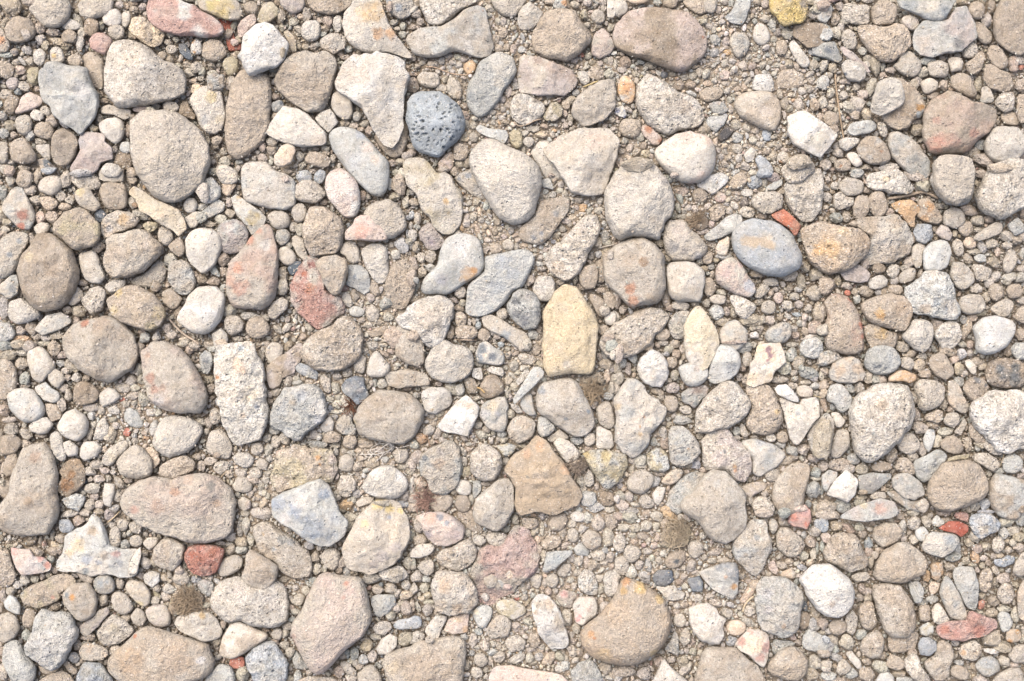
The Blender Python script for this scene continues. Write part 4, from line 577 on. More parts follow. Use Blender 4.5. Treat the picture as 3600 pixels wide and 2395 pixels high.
l lgr/pal .7|925,990 960,930 1060,920 1160,930 1210,1020 1240,1160 1310,1270 1280,1370 1180,1360 1040,1340 940,1320 850,1330 820,1200 780,1100 830,1040|rough grey white stone widening downwards, under the smooth pale grey pebble ~1060,1220,40,b5bbbd ~950,1270,60,cdbfae ~1150,1270,20,a0a8b0 @2
a mau/drk|180,930 260,900 350,860 420,890 480,960 450,1020 370,1035 240,1010|dark mauve grey pebble under the fan shaped tan stone
g pal|E 535 1030 98 68 -15|pale rough oval pebble right of the dark mauve grey one
g bei|E 675 920 62 72 25|pale pebble right of the dark round pebble under the crumbly cream stone
g bei|E 810 970 100 60 -30|beige pebble left of the rough grey white stone's neck
g brn|E 545 900 70 56 0|dark brown round pebble just below the crumbly cream and brown stone
s tan|E 700 1090 80 48 5|flat brown pebble above the stone with a glossy ochre spot
g tan/ora .8|350,1260 420,1190 520,1150 650,1130 780,1150 850,1230 860,1330 830,1430 770,1490 680,1470 560,1430 450,1380 400,1330|brown stone with a glossy ochre spot, left of the rough grey white stone ~540,1330,55,c99f68 ~540,1290,30,d9bd90 @1
l tan/yel|415,1400 500,1410 620,1470 740,1500 700,1600 620,1680 500,1680 440,1560|yellowish brown rock under the stone with the glossy ochre spot ~560,1500,70,cdb080
g tan/red .8|20,1190 100,1130 200,1120 290,1170 350,1280 390,1400 410,1520 400,1620 390,1720 300,1700 160,1690 60,1640 40,1460 80,1300|tall brown stone with a thin red rim down its right side ~285,1180,35,cf8a72 ~370,1420,35,d08a70 ~390,1520,30,d08d74 ~330,1230,20,cb8b74
a red|E 258 1125 30 28 0|tiny brick red chip at the top of the tall brown stone with the red rim
s pal .85|750,1530 830,1430 850,1370 960,1360 1040,1400 1050,1500 1020,1620 960,1680 880,1650|pale angular stone below the rough grey white stone @1
l pal|1050,1500 1130,1400 1200,1370 1280,1400 1310,1490 1280,1600 1200,1650 1110,1620|pale beige knobbly stone right of the pale angular one
s lgr/wht .9|1400,1440 1500,1350 1620,1330 1760,1370 1810,1430 1780,1520 1720,1620 1600,1690 1480,1700 1430,1640 1440,1560|light grey lumpy stone near the right edge ~1600,1450,150,d3d3d1 @2
g bei/pal|1270,1170 1380,1130 1490,1140 1540,1240 1500,1310 1370,1330 1290,1300|cream beige oval stone right of the rough grey white stone @1
g bei|1550,1280 1640,1200 1730,1160 1795,1200 1770,1290 1740,1350 1640,1340|beige pebble above the light grey lumpy stone near the right edge
g tan|E 1795 1110 80 70 0|round brown pebble close to the right edge
g tan|E 1625 1115 76 84 0|round brown pebble left of the one close to the right edge
g tan|1820,1270 1882,1230 1920,1300 1920,1410 1860,1410 1780,1360|brown pebble on the right edge above the light grey lumpy stone
g bei|1690,820 1740,720 1800,720 1830,800 1800,890 1740,960 1680,900|tan oblong pebble near the right edge between small round ones
e 150 430 60 60 0 gry;250 420 40 60 0 tan;120 370 34 26 0 tan;430 180 40 30 0 tan;960 140 70 60 0 bei;890 40 120 60 10 bei;1100 330 46 30 0 bei;1380 370 90 60 15 tan;1460 460 70 46 0 bei;1560 450 50 40 0 tan;1250 580 34 34 0 tan;1290 600 24 20 0 brn;1060 540 24 30 0 tan;1460 550 50 30 0 bei;1720 600 70 60 0 bei;1810 640 50 56 0 tan;1870 610 40 40 0 bei;1580 670 62 46 0 bei;1495 700 40 60 -30 gry;1420 745 72 30 0 tan;1635 750 28 50 0 pch;1730 680 60 40 0 bei;1600 840 56 56 0 tan;1360 810 60 50 0 tan;1210 840 34 50 0 tan;1625 975 44 54 0 pal;1740 990 80 50 -20 pal;1850 985 60 50 0 pal;1860 900 60 34 0 bei;1560 1030 50 50 0 bei;1440 1090 60 60 0 bei;1540 1160 44 56 0 tan;1870 760 30 60 0 gry;640 380 50 40 0 tan;830 840 50 50 0 bei;800 900 60 40 -10 bei;850 620 40 60 0 tan;930 950 30 50 0 bei;170 1010 44 56 0 olv;260 1060 56 40 0 tan;330 1120 40 46 0 tan;420 1110 70 50 20 brn;590 1110 40 40 0 brn;60 1060 80 90 -20 tan;350 1190 40 50 0 gry;20 1310 50 90 0 tan;40 1460 60 60 0 bei;20 1550 60 40 0 pal;1080 1420 60 70 20 tan;1360 1450 50 100 20 tan;1400 1350 60 40 0 tan;1480 1310 60 40 0 tan;1330 1370 40 40 0 gry;1840 1500 50 60 0 tan;430 850 50 60 0 tan;690 1010 50 40 0 bei;1130 1350 50 30 0 tan;540 1120 34 34 0 gry;1870 400 30 50 0 tan;1480 30 60 40 0 bei;1860 1190 50 40 0 bei
w 630,260 720,245 830,225 930,200 1000,210 1100,260|30|b3a28e|flat brown stick lying under the pale cream stone with the grey tip
T 0 1200
g tan/bei .85|-40,170 60,155 130,200 165,300 160,400 130,500 40,545 -40,530|brown stone cut by the left edge, above pale round stone with a hair root across
s bei/pal|250,80 310,60 380,40 440,100 520,230 490,280 430,330 390,385 310,375 280,280 245,180|pale beige blocky stone left of the large beige stone with the small red mark
s bei/pal|440,260 510,250 580,290 600,360 540,440 480,410 440,350|small beige stone adjoining the lower right of the pale blocky one
s pal/lgr .85|70,480 150,430 250,425 310,440 370,520 420,620 410,680 350,740 230,750 160,700 100,630 65,550|pale round stone with a dry hair root across it, near the left edge ~350,620,50,d5d5d3
a lgr/pal|310,420 420,370 480,430 550,470 555,530 500,575 400,540 340,480|pale bluish double pebble above the stone with the hair root
a tan/ora|415,570 520,580 570,660 560,720 470,740 430,660|dark orange brown pebble right of the stone with the hair root
s pal|260,780 330,710 430,690 500,770 440,850 360,860 280,830|pale pebble under the dark orange brown one
s pal .9|530,760 600,650 700,615 780,670 825,760 800,860 720,930 610,890 530,820|smooth round pale stone in the left part, below the broad brown broken clod
l brn/tan|670,440 740,370 840,380 930,460 900,550 800,580 690,590|broad brown broken clod just below the large beige stone with the red mark @1
s pal|910,480 1000,415 1060,440 1120,510 1060,560 950,610 915,560|white squarish pebble right of the broad brown broken clod
s pal|980,620 1060,580 1110,640 1090,675 1010,670|small white oval pebble below the white squarish one
s pal|900,740 960,690 1005,780 1005,870 930,920 860,900 870,830|white crescent shaped pebble right of the smooth round pale stone
a gry/blu|1140,620 1200,600 1270,640 1330,760 1300,800 1200,790 1140,720|grey blue chip sunk in grit between the brown clod and the reddish stained long stone @-2
s red|E 1168 835 38 46 0|tiny red oval pebble below the grey blue chip
a red|1090,560 1120,520 1165,515 1160,545|tiny orange red splinter above the grey blue chip
g bei/ros .8|1295,100 1330,50 1450,5 1560,0 1650,60 1740,150 1820,280 1880,380 1915,520 1900,640 1850,680 1700,670 1560,650 1420,610 1360,520 1330,400 1300,250|long beige stone with reddish stains down its left side, left of white pebbled conglomerate block ~1400,340,60,c6a08e ~1440,440,50,c4a190 ~1480,530,60,cfc9c4 ~1370,130,30,cdb09c ~1520,420,40,cdb4a2 @2
s pal/cre .8|1400,930 1440,800 1480,700 1600,675 1740,690 1850,760 1875,830 1800,960 1730,1020 1600,1060 1540,1090 1460,1020 1420,1000|broad pale beige stone under the reddish stained long stone ~1540,890,18,9aa5b0
g tan|1435,1190 1500,1120 1620,1060 1720,1050 1800,1110 1820,1170 1720,1220 1580,1265 1470,1240|oval beige stone on the top rim of the large reddish blotched boulder @2
g bei|1060,1130 1100,1060 1180,980 1250,945 1350,1000 1400,1080 1410,1220 1330,1265 1200,1260 1100,1230|rounded beige stone left of the oval on the reddish blotched boulder's rim @1
s bei/pal|930,1080 1000,980 1100,920 1200,900 1180,980 1080,1080 1020,1150 940,1140|slanting brown pebble with a cream smooth spot, left of the rounded beige stone ~1030,1070,50,e0d4be
l pch|1310,970 1400,970 1460,1040 1480,1100 1410,1190 1400,1080 1350,1010|cream flake behind the rounded beige stone
s pal|735,980 770,920 890,915 940,980 900,1060 780,1105 730,1060|whitish block pebble below the smooth round pale stone
s pal|450,870 520,810 570,860 600,990 620,1090 570,1120 500,1050 460,960|curved pale pebble above the reddish brown rock by the large left edge stone @1
s pal|575,930 640,905 720,970 720,1050 625,1065 590,1000|small pale angular pebble beside the curved pale pebble @2
l brn/ora|550,1200 600,1110 700,1080 770,1140 800,1260 740,1350 600,1435 530,1400 530,1340 570,1270|rusty brown two part rock right of the large left edge stone ~620,1310,70,b98f6b ~670,1220,40,b08c6c
l lgr/blu|550,1450 660,1420 720,1390 800,1420 770,1500 720,1560 620,1540|bluish white chip below the rusty brown rock
s pal|940,1400 960,1300 1060,1310 1060,1380 1020,1530 950,1510|upright whitish bar pebble left of the large reddish blotched boulder
g bei/tan .8|200,1000 280,910 400,890 450,940 480,1030 545,1130 540,1260 520,1330 540,1480 540,1600 520,1720 490,1760 350,1790 180,1790 0,1750 -60,1600 10,1500 60,1440 110,1350 100,1260 150,1150|long large beige stone at the left edge with a waist in its middle ~350,1060,60,cdb49e ~310,1450,50,bca78f @1
g tan|E 95 1135 66 120 10|upright oval brown pebble at the left edge beside the waisted large stone
g tan|0,870 100,860 190,880 200,960 140,1030 30,1050 -20,1000|brown rounded stone at the left edge below a pair of small dark pebbles
g tan|E 45 1360 60 100 0|dark brown pebble at the left edge by the waist of the large beige stone
g bei/ros .7|1130,1380 1200,1290 1400,1240 1600,1260 1700,1220 1882,1195 2000,1240 2110,1340 2190,1440 2208,1560 2180,1680 2100,1800 1980,1850 1860,1860 1700,1840 1500,1790 1300,1700 1150,1610 1110,1500|largest boulder shaped beige stone in the lower left, blotched faintly red ~1640,1370,50,c3a18b ~1480,1500,80,c7ad9b ~1960,1320,50,8d8b86 ~2010,1480,40,bba48f ~1250,1540,50,c9a595 ~1750,1260,60,d3bfae @2
e 160 20 70 50 0 tan;40 30 80 60 30 gry;270 50 60 60 0 bei;70 125 80 50 0 tan;200 105 56 36 10 bei;205 205 66 60 0 tan;230 340 50 70 30 gry;230 410 50 30 0 bei;500 60 60 70 0 tan;570 130 50 40 0 bei;555 205 42 36 10 lgr;410 20 60 30 0 bei;640 230 50 60 0 bei;700 240 50 50 0 brn;600 275 40 36 0 bei;620 330 34 40 0 bei;705 330 50 46 0 pal;590 425 46 46 0 bei;630 490 44 60 0 bei;570 590 50 70 -10 pal;790 340 40 30 0 tan;1280 80 50 80 0 tan;1225 280 30 26 0 bei;1275 260 40 60 0 bei;1210 360 56 50 0 bei;1300 350 40 50 0 bei;1130 430 76 46 10 bei;1245 430 48 36 0 bei;1220 500 60 40 0 bei;1320 530 44 76 -10 bei;1320 455 26 26 0 cre;1235 570 36 28 0 bei;1150 575 50 34 0 bei;840 600 86 44 -5 bei;930 640 44 40 0 bei;840 685 44 44 0 lgr;830 860 30 60 10 bei;860 770 36 50 0 bei;1010 860 70 90 30 tan;1060 780 40 40 0 bei;1040 720 40 30 0 bei;1390 650 48 44 0 cre;1450 660 40 36 0 cre;1515 675 30 16 0 cre;1400 712 32 16 0 pch;1425 790 46 76 10 lgr;1240 910 34 36 0 bei;1340 890 40 26 0 ora;1350 820 30 26 0 cre;40 640 60 60 0 tan;85 725 86 34 -5 bei;105 810 72 54 0 bei;240 850 60 52 20 bei;10 860 26 60 0 tan;230 770 30 30 0 bei;380 870 60 20 0 tan;240 940 60 40 0 tan;830 1200 56 46 10 bei;890 1130 64 44 0 bei;960 1190 50 36 0 bei;915 1265 54 46 0 bei;855 1350 74 50 0 bei;1090 1300 70 40 40 bei;870 1430 42 36 0 bei;1085 1430 42 60 0 bei;920 1510 50 44 20 bei;1050 1540 50 40 -30 lgr;820 1500 50 60 20 bei;830 1270 30 26 0 bei;30 1180 30 80 0 tan;1840 740 60 40 0 bei;1810 1060 44 40 0 tan;1850 1150 40 60 0 bei;1740 80 46 40 0 tan;1790 40 50 50 0 bei;1680 20 60 40 0 bei;20 1300 30 40 0 tan;1870 1060 20 30 0 bei
T 720 1200
l e2ddd2/cre .75|90,170 130,60 200,30 330,10 440,10 480,60 520,180 550,250 570,400 560,520 590,620 605,660 580,780 580,840 500,900 400,950 330,980 250,950 220,850 160,720 150,620 110,560 100,400 90,330|tall white conglomerate block with pebble inclusions and a cream hollow ~320,230,60,e3cbb5 ~430,470,80,e6d8c0 ~240,285,28,d5d3c4 ~340,60,35,c3ccd0 ~130,330,22,c98d5c ~490,600,25,c2c5ca ~370,680,30,d3c4b5 ~300,180,40,e3cbb5 ~370,270,35,e3cbb5 @3
l lgr/wht .75|610,640 680,500 700,440 850,420 950,395 1040,400 1090,480 1110,560 1135,690 1060,750 990,800 920,850 900,920 830,930 790,890 700,800 640,810 605,750|large bluish white rough stone, five cornered, between two brown boulders ~830,560,40,dccfbd ~900,500,60,d3d6d8 ~1090,500,25,9fa5a8 ~1050,720,50,d3d4d5 @2
g bei/tan|1350,720 1400,620 1500,500 1600,440 1750,440 1880,470 2000,560 2030,660 2010,790 1950,880 1860,950 1700,940 1560,910 1440,880 1400,800|large rounded beige stone above the tangle of white threads ~1370,740,30,e2cfa5 @2
s bei/gry|1195,800 1220,720 1280,660 1380,620 1350,720 1400,820 1380,880 1300,860 1240,860|brown rock with grey smudge, left of the large rounded beige stone with threads below @-1
a brn/mau .5|560,240 650,160 750,100 850,20 900,0 890,180 840,230 830,290 720,340 690,410 600,450 570,350|dark brown flat shard between the white conglomerate block and the brown boulders @0
s bei|E 640 110 80 110 10|smooth beige pebble behind the top of the dark brown flat shard @-2
l blu/lgr|815,230 880,200 960,220 1050,290 1040,360 930,330 860,290|bluish speckled elongated chip above the large bluish white stone
a dbl/gry|1250,410 1300,350 1400,315 1470,330 1470,400 1515,490 1450,560 1400,590 1340,520 1270,470|dark slate blue flint chip beside the large rounded beige stone with threads below ~1430,450,30,b9b5b2 ~1400,560,50,96a0aa @1
g bei|1060,300 1120,290 1160,350 1160,480 1110,490 1060,390|narrow tan pebble left of the dark slate blue flint chip
s pal|1480,290 1520,140 1580,70 1640,150 1720,240 1680,300 1640,330 1510,330|white teardrop pebble above the large rounded beige stone with threads below
a bei/tan|1650,310 1700,280 1860,255 1990,280 2060,300 2070,400 1960,420 1780,435 1690,410|straight sided brown bar stone right of the white teardrop pebble
g bei|1360,220 1440,110 1490,150 1470,290 1430,305 1370,270|upright beige pebble left of the white teardrop pebble
s bei/cre|10,960 40,840 90,800 190,815 240,900 260,980 230,1085 120,1070 20,1030|smooth mauve beige round stone at the lower left of the white conglomerate block
s pal|245,1060 300,1020 400,1020 465,1080 430,1150 370,1170 280,1130|small smooth white bean shaped pebble below the white conglomerate block
g bei|E 478 990 66 72 10|round beige pebble right of the foot of the white conglomerate block
g bei|75,1150 110,1100 200,1090 260,1130 200,1190 150,1235 80,1190|pitted brown pebble below the smooth mauve beige round stone
g bei|E 655 925 48 62 0|upright small pale oval pebble beside the foot of the large bluish white stone
g bei|E 735 890 50 66 -20|small brown pebble left of the foot of the large bluish white stone
g bei|240,1330 290,1250 370,1240 440,1320 440,1380 350,1395 280,1380|rough pale beige pebble right of the top of the lower left giant boulder
g bei|E 465 1210 64 60 0|round beige pebble above the broad flat grey brown slab with orange dots
g bei|E 525 1125 64 54 40|tan lumpy pebble right of the white bean shaped pebble
l tan/olv .6|660,1080 650,1000 720,970 790,1000 810,940 900,940 950,980 1050,990 1150,1010 1210,1090 1240,1190 1220,1290 1150,1310 1080,1280 1030,1310 870,1330 780,1360 640,1400 610,1330 600,1150|broad flat grey brown slab with orange dots, above the white and blue flint ~1050,1060,30,dcae7c ~1065,1125,15,d9a262 ~870,1175,8,cf9a60 ~680,1000,50,dac7ba ~1180,1080,50,dcccc0 ~1180,1200,60,d7cabd @0
a lgr/blu .8|620,1430 800,1360 870,1320 1060,1275 1150,1330 1200,1460 1230,1560 1310,1640 1320,1720 1270,1800 1150,1880 1080,1880 960,1850 880,1780 750,1700 630,1640 620,1540|white and blue mottled angular flint under the broad flat slab ~680,1480,90,aab3bf ~1110,1400,60,a7b2bf ~850,1540,80,a9b3c0 ~900,1440,80,e8e2da ~1000,1700,120,a0aab5 ~750,1620,60,e2deda ~1150,1780,80,b0b6bb ~1200,1620,60,c9cccd @4
g bei|E 1298 1330 92 112 0|grey tan round stone right of the broad flat slab, above the white blue flint
s pal/wht .75|1420,1350 1480,1240 1540,1180 1620,1140 1710,1135 1780,1180 1850,1250 1880,1320 1850,1380 1780,1440 1700,1455 1580,1440 1480,1400|white flat topped stone right below the tangle of white threads @2
g bei|E 1300 1120 70 90 10|pitted pale pebble right of the broad flat slab
g tan|E 1335 920 72 70 20|lumpy tan pebble under the left end of the large rounded beige stone
g tan|E 1170 885 96 62 0|brown clod right of the foot of the large bluish white stone
s pal|1050,790 1090,730 1150,680 1195,740 1180,830 1090,845|white wedge pebble at the right flank of the large bluish white stone
l gry/bei|920,920 1000,910 1140,930 1110,985 980,985|long grey pebble under the brown clod right of the large bluish white stone
g bei|1710,1020 1770,980 1860,985 1880,1050 1840,1120 1760,1130|beige pebble under the large rounded beige stone at the end of the threads
s bei|290,1470 350,1420 420,1460 430,1520 370,1568 310,1530|smooth beige pebble at the right shoulder of the lower left giant boulder
l lgr/blu|-60,140 0,85 60,110 85,180 40,300 -20,300|blue black marked white pebble left of the white conglomerate block ~10,180,35,7d858c
s bei|1380,1480 1450,1430 1560,1430 1550,1490 1400,1530|flat pale pebble between the white flat topped stone and faceted stone with a yellow rim
e 40 30 60 40 0 bei;160 10 70 34 0 pch;530 85 30 36 0 bei;560 30 50 40 0 tan;520 150 44 60 0 tan;70 60 60 40 0 lgr;40 350 50 46 0 brn;60 440 44 50 0 tan;120 560 26 40 0 blu;100 690 60 76 0 bei;40 750 50 50 0 bei;20 830 34 34 0 bei;765 370 50 60 15 bei;860 390 60 36 0 gry;840 340 40 26 0 bei;905 352 28 24 0 tan;955 375 40 24 0 bei;650 465 42 46 0 bei;590 490 44 40 20 pal;595 560 40 34 0 tan;1220 318 46 48 0 pal;1200 425 44 60 -10 bei;1300 290 50 50 -30 bei;1155 530 44 40 0 bei;1225 515 34 28 0 bei;1295 560 52 66 0 pal;1215 585 48 44 0 bei;1155 615 26 36 0 dbl;1210 650 74 24 -5 pal;1360 600 40 34 0 brn;1200 695 34 34 0 gry;1140 330 30 40 0 bei;1540 40 56 46 0 bei;1480 90 34 28 0 bei;1495 365 30 36 0 tan;1530 390 30 36 0 bei;1565 380 26 40 0 lgr;1630 390 48 52 0 pal;1500 420 26 26 0 bei;1000 860 50 50 0 bei;1045 880 34 38 0 wht;640 820 54 44 0 pal;575 890 46 50 0 bei;590 1000 46 60 10 bei;595 1080 38 36 -20 pal;560 1270 40 40 0 bei;225 1220 50 46 0 bei;330 1210 60 50 0 bei;290 1165 28 26 0 pch;60 1100 60 40 0 bei;120 1050 40 30 0 brn;440 1270 56 50 0 bei;520 1340 34 40 0 bei;580 1215 40 28 0 bei;500 1290 30 22 0 bei;465 1360 24 22 0 bei;550 1390 34 36 0 bei;490 1440 34 30 0 tan;460 1500 34 30 0 bei;580 1430 34 40 0 bei;540 1500 46 60 0 tan;520 1400 26 26 0 pal;425 1400 30 36 0 bei;400 1500 30 40 0 bei;1200 960 46 24 0 bei;1200 1020 32 40 0 pal;1280 1010 34 30 0 bei;1410 1005 36 30 0 pch;1405 1150 54 56 0 tan;1540 1120 70 50 10 tan;1430 1080 40 34 0 bei;1660 1090 44 36 20 lgr;1480 940 80 44 0 tan;1810 1155 42 34 0 bei;1870 1120 30 50 0 bei;1400 1220 24 26 0 bei;1430 1260 26 24 0 bei;1380 1280 28 24 0 bei;1390 1400 44 44 0 gry;1200 1420 60 60 20 bei;1310 1500 70 60 0 ora;1350 1460 50 40 0 bei;1260 1540 60 40 0 tan;1620 1490 80 30 0 tan;1800 1500 80 40 0 blu;1840 1410 50 60 0 bei;1870 1200 20 30 0 bei;1860 430 60 26 0 tan
w 1882,955 1780,980 1700,955 1620,940 1560,960 1520,1000 1560,1040 1640,1030 1600,1080|3.8|f5ecdf|longest loop of the white thread tangle under the large rounded beige stone
w 1440,1020 1480,1060 1540,1060 1500,1020 1560,990 1640,980 1700,1000 1640,1050|3.8|efe5d6|knotted part of the white thread tangle under the large rounded beige stone
w 1420,1040 1500,1040 1600,1050 1630,1110 1625,1135|3.8|f5ecdf|white thread of the tangle hanging down to the white flat topped stone
w 1760,970 1790,1030 1785,1110|3.8|efe5d6|single white thread looped over the beige pebble right of the tangle
w 1500,1100 1530,1050 1600,1000 1690,940 1720,980 1650,1020 1560,1010|3.6|f5ecdf|looped thread in the middle of the white thread tangle
w 150,1250 200,1185|8|cdb99c|short straw piece beside the pitted brown pebble, left of the white bean shaped pebble
T 1440 1200
g bei/pal|140,160 190,60 250,0 330,-30 390,20 500,50 580,90 600,150 590,250 560,310 440,380 330,390 210,340 150,260|large folded beige stone left of the blue black smudged stone @1
g bei/tan|-130,140 -150,0 -120,-150 0,-170 80,-120 130,-20 140,80 135,230 60,240 -50,200|round coarse beige boulder shaped stone left of the large folded beige stone
s pal/gry|600,110 640,20 700,-10 790,60 870,100 880,180 850,225 740,215 610,200|stone smudged blue black on a cream face, right of the large folded beige stone ~670,70,55,6f7a85 ~760,140,45,747f8a ~640,150,40,8b949d ~690,130,20,d8cbba
g bei|970,130 1050,100 1140,130 1175,180 1130,225 1040,205|flat beige pebble below the end of the grey beige finger stone
g tan|E 1165 75 40 60 0|upright tan pebble left of the lower corner of the yellow sandstone slab
a pal/wht|575,250 660,240 680,350 640,360 570,330|small white cube shaped pebble under the blue black smudged stone
l pal/wht|690,260 760,230 850,240 885,330 800,310 740,290|long white crumbly chip under the blue black smudged stone
a lgr/pal .8|1130,240 1180,225 1240,280 1230,320 1130,430 1050,500 960,590 935,560 950,520 1040,390|long white straight bar like a piece of chalk, pointing at the yellow sandstone slab @5
a pal/wht|980,360 1060,260 1110,270 1080,330 1000,410|small white pebble lying beside the chalk like bar @2
g brn/tan|650,400 700,310 800,310 880,400 860,490 750,530 660,530 640,460|dark brown round stone with a tiny straw, left of the chalk like bar
g bei/pal .8|1140,500 1180,400 1280,350 1450,335 1560,370 1600,480 1640,540 1700,640 1700,800 1600,880 1520,880 1440,840 1340,760 1200,670 1150,600|large beige stone under the yellow sandstone slab ~1210,450,40,a9b0b6 ~1640,640,25,8c9aa6 ~1430,710,20,8f9496 @1
s bei/gry|1040,500 1120,470 1150,620 1170,680 1110,695 1040,640 1010,580|grey beige pebble below the chalk like bar @1
s pal|920,560 1000,590 1050,650 1000,670 930,610|small smooth pale pebble at the lower end of the chalk like bar
l pal/wht|100,480 170,430 300,420 380,460 410,530 370,600 240,670 180,670 120,600|white stone with small pits under the brown bar stone ~210,625,18,e0c8a0
a wht/pal .7|245,780 380,620 440,550 510,495 600,540 640,600 640,680 600,750 560,830 540,880 430,850 300,830|white triangular stone with smooth faces, left of the cream stone with a grey spot ~550,590,40,d5c2b0 @2
l cre/gry .7|640,660 680,560 760,540 830,500 900,530 910,600 890,650 900,750 880,840 780,830 690,770 640,700|crumbly cream stone with a grey spot, right of the white triangular stone ~815,670,28,b4b5b8 ~680,660,50,cfcdcb ~760,590,60,e3d5bd
g bei/tan|890,820 910,760 980,680 1070,680 1160,730 1170,810 1110,900 1000,948 910,900|round pitted brown grey stone above the big brown trapezoid slab
g lgr/pal|1180,690 1250,690 1350,790 1300,860 1220,890 1170,830|pale speckled pebble right of the round pitted brown grey stone
g bei|535,1090 580,1000 680,935 770,960 840,1040 860,1160 800,1260 720,1285 620,1270 560,1200|round brown beige stone left of the big brown trapezoid slab @2
s lgr/olv|790,960 900,935 1005,960 930,1060 860,1060|light grey triangular chip above the round brown beige stone's right side
a bba991 .42|860,1190 940,1060 1050,980 1120,920 1160,865 1250,920 1330,1010 1400,1110 1480,1240 1560,1360 1605,1440 1590,1480 1440,1560 1320,1600 1160,1560 1100,1580 980,1620 960,1480 970,1360 920,1240|big brown flat trapezoid slab with an orange tinged edge ~1080,1240,16,8a8780 ~1200,960,60,d5b596 ~1450,1180,60,d6b595 ~1080,1030,50,d2b499 @3
g bei/pal|570,1568 600,1440 700,1360 780,1290 870,1230 930,1250 965,1340 975,1450 960,1560 900,1680 830,1750 720,1740 600,1680|coarse beige egg shaped stone leaning on the big brown trapezoid slab @2
s cre|1310,930 1340,880 1400,880 1500,940 1570,1030 1560,1080 1440,1135 1380,1040|smooth cream tooth shaped stone right of the big brown trapezoid slab
s bei|1240,900 1320,850 1380,800 1470,880 1500,930 1400,880 1320,900 1300,950|beige pebble behind the smooth cream tooth shaped stone @-2
l brn/tan|1440,1130 1530,1080 1600,1090 1635,1150 1600,1220 1500,1210|dark brown mossy clod right of the big brown trapezoid slab
l dbcfb0/lgr .8|1580,1020 1640,1000 1882,1010 1990,1040 2010,1120 1960,1230 1882,1320 1840,1365 1770,1350 1700,1230 1640,1130|yellow and grey mottled triangular stone right of the mossy clod ~1620,1040,40,e3cc95 ~1800,1060,60,decda0 ~1850,1180,80,d9c79e ~1760,1250,60,d3ccb8 @1
l bei/gry .8|70,1120 140,1010 250,960 380,900 450,960 470,1060 485,1200 470,1290 400,1370 330,1410 240,1410 180,1360 170,1270 80,1210|beige stone with blue black smears on its upper left, left of round brown beige stone ~145,1065,32,7d858c ~290,1010,45,b3aeaa ~280,1110,60,c6b5a3
g tan|E 290 1485 115 92 0|round brown pebble below the smeared beige stone
g tan|E 490 1490 80 82 0|smaller round beige pebble right of the brown one below the smeared stone
s pal|E 495 1340 82 80 0|white round pebble right of the smeared beige stone
a gry/lgr|580,1280 660,1280 660,1380 590,1460 575,1380|grey upright chip between the white round pebble and the coarse egg shaped stone ~605,1360,28,8f9598
g bei|1710,610 1800,525 1850,570 1880,680 1882,790 1840,820 1740,760|beige oblong pebble right of the large stone under the yellow slab
a pal|1715,800 1740,775 1860,830 1882,960 1850,990 1715,990|white block pebble under the oblong one, right of the large stone under the yellow slab
s bei|E 1655 905 56 70 0|beige rounded pebble below the large stone under the yellow slab
s pal|1600,1250 1640,1170 1690,1210 1700,1310 1650,1350 1600,1320|pale knobbly pebble left of the yellow and grey mottled triangle
g lgr|E 1645 1450 84 80 0|grey pebble at the lower right corner of the big brown trapezoid slab
g brn|E 1805 1445 76 74 0|round dark beige pebble left of the giant pale beige boulder's left neighbour
g brn|1600,420 1680,370 1770,440 1770,500 1700,545 1620,510|pebble with a brown tuft of dry moss, right of the large stone under yellow slab
e 840 30 36 26 0 blu;900 70 30 24 0 bei;910 130 30 40 0 bei;960 30 30 30 0 bei;1030 60 34 36 0 bei;1080 30 60 50 30 bei;950 220 50 50 0 bei;1045 250 44 36 0 pal;990 290 34 30 0 bei;940 310 50 24 40 pal;905 365 44 46 0 tan;965 425 42 50 0 bei;900 470 38 60 0 bei;880 245 26 24 0 bei;1200 215 60 40 0 tan;630 215 50 26 0 bei;560 420 60 90 -20 tan;400 440 80 50 20 bei;470 440 50 60 0 pal;60 500 40 40 0 gry;145 400 60 44 0 bei;265 395 40 26 0 bei;205 690 40 26 0 bei;280 660 50 36 -20 bei;210 755 44 36 0 tan;180 820 60 60 10 pal;255 850 40 60 20 bei;325 865 36 30 0 bei;380 880 30 30 0 bei;630 770 48 44 0 bei;710 810 38 36 0 bei;655 855 64 46 20 pal;845 850 46 44 20 gry;770 840 26 26 0 bei;865 905 40 34 0 bei;815 900 24 24 0 bei;605 910 28 24 0 bei;545 945 34 24 0 pal;590 945 24 22 0 bei;490 1010 36 50 -20 pal;545 995 28 30 0 tan;505 1100 34 60 -15 pal;520 1200 50 50 20 olv;885 1100 36 44 0 bei;925 680 46 50 0 tan;1030 960 50 26 0 tan;60 1060 60 60 0 bei;25 1130 44 70 0 bei;20 1200 30 34 0 bei;100 1310 70 60 0 pch;20 1340 34 100 5 pal;50 1430 60 60 0 bei;30 1530 60 50 0 tan;140 1460 70 90 20 brn;560 1460 34 60 0 pal;700 1310 60 30 0 bei;1540 910 60 46 0 gry;1645 990 50 26 0 tan;1575 1290 50 50 0 bei;1600 1360 40 34 0 bei;1720 1340 30 40 0 bei;1560 1550 40 30 0 lgr;1720 1530 80 50 0 lgr;1840 1540 50 40 0 bei;1870 1330 30 40 0 tan;1745 140 30 44 0 bei;1800 110 34 60 -10 gry;1800 210 66 50 0 tan;1860 250 30 44 0 pal;1820 320 40 66 0 pch;1720 350 80 60 0 tan;1860 430 50 60 0 bei;1830 500 50 46 0 lgr;1870 340 26 50 0 bei;1870 130 30 50 0 pal;1630 350 50 50 0 tan;1850 40 70 60 0 gry;1870 590 20 60 0 bei;920 510 30 40 0 bei;1870 880 10 40 0 tan
w 620,425 655,440 690,475|16|cfae78|tiny yellow straw on the dark brown round stone
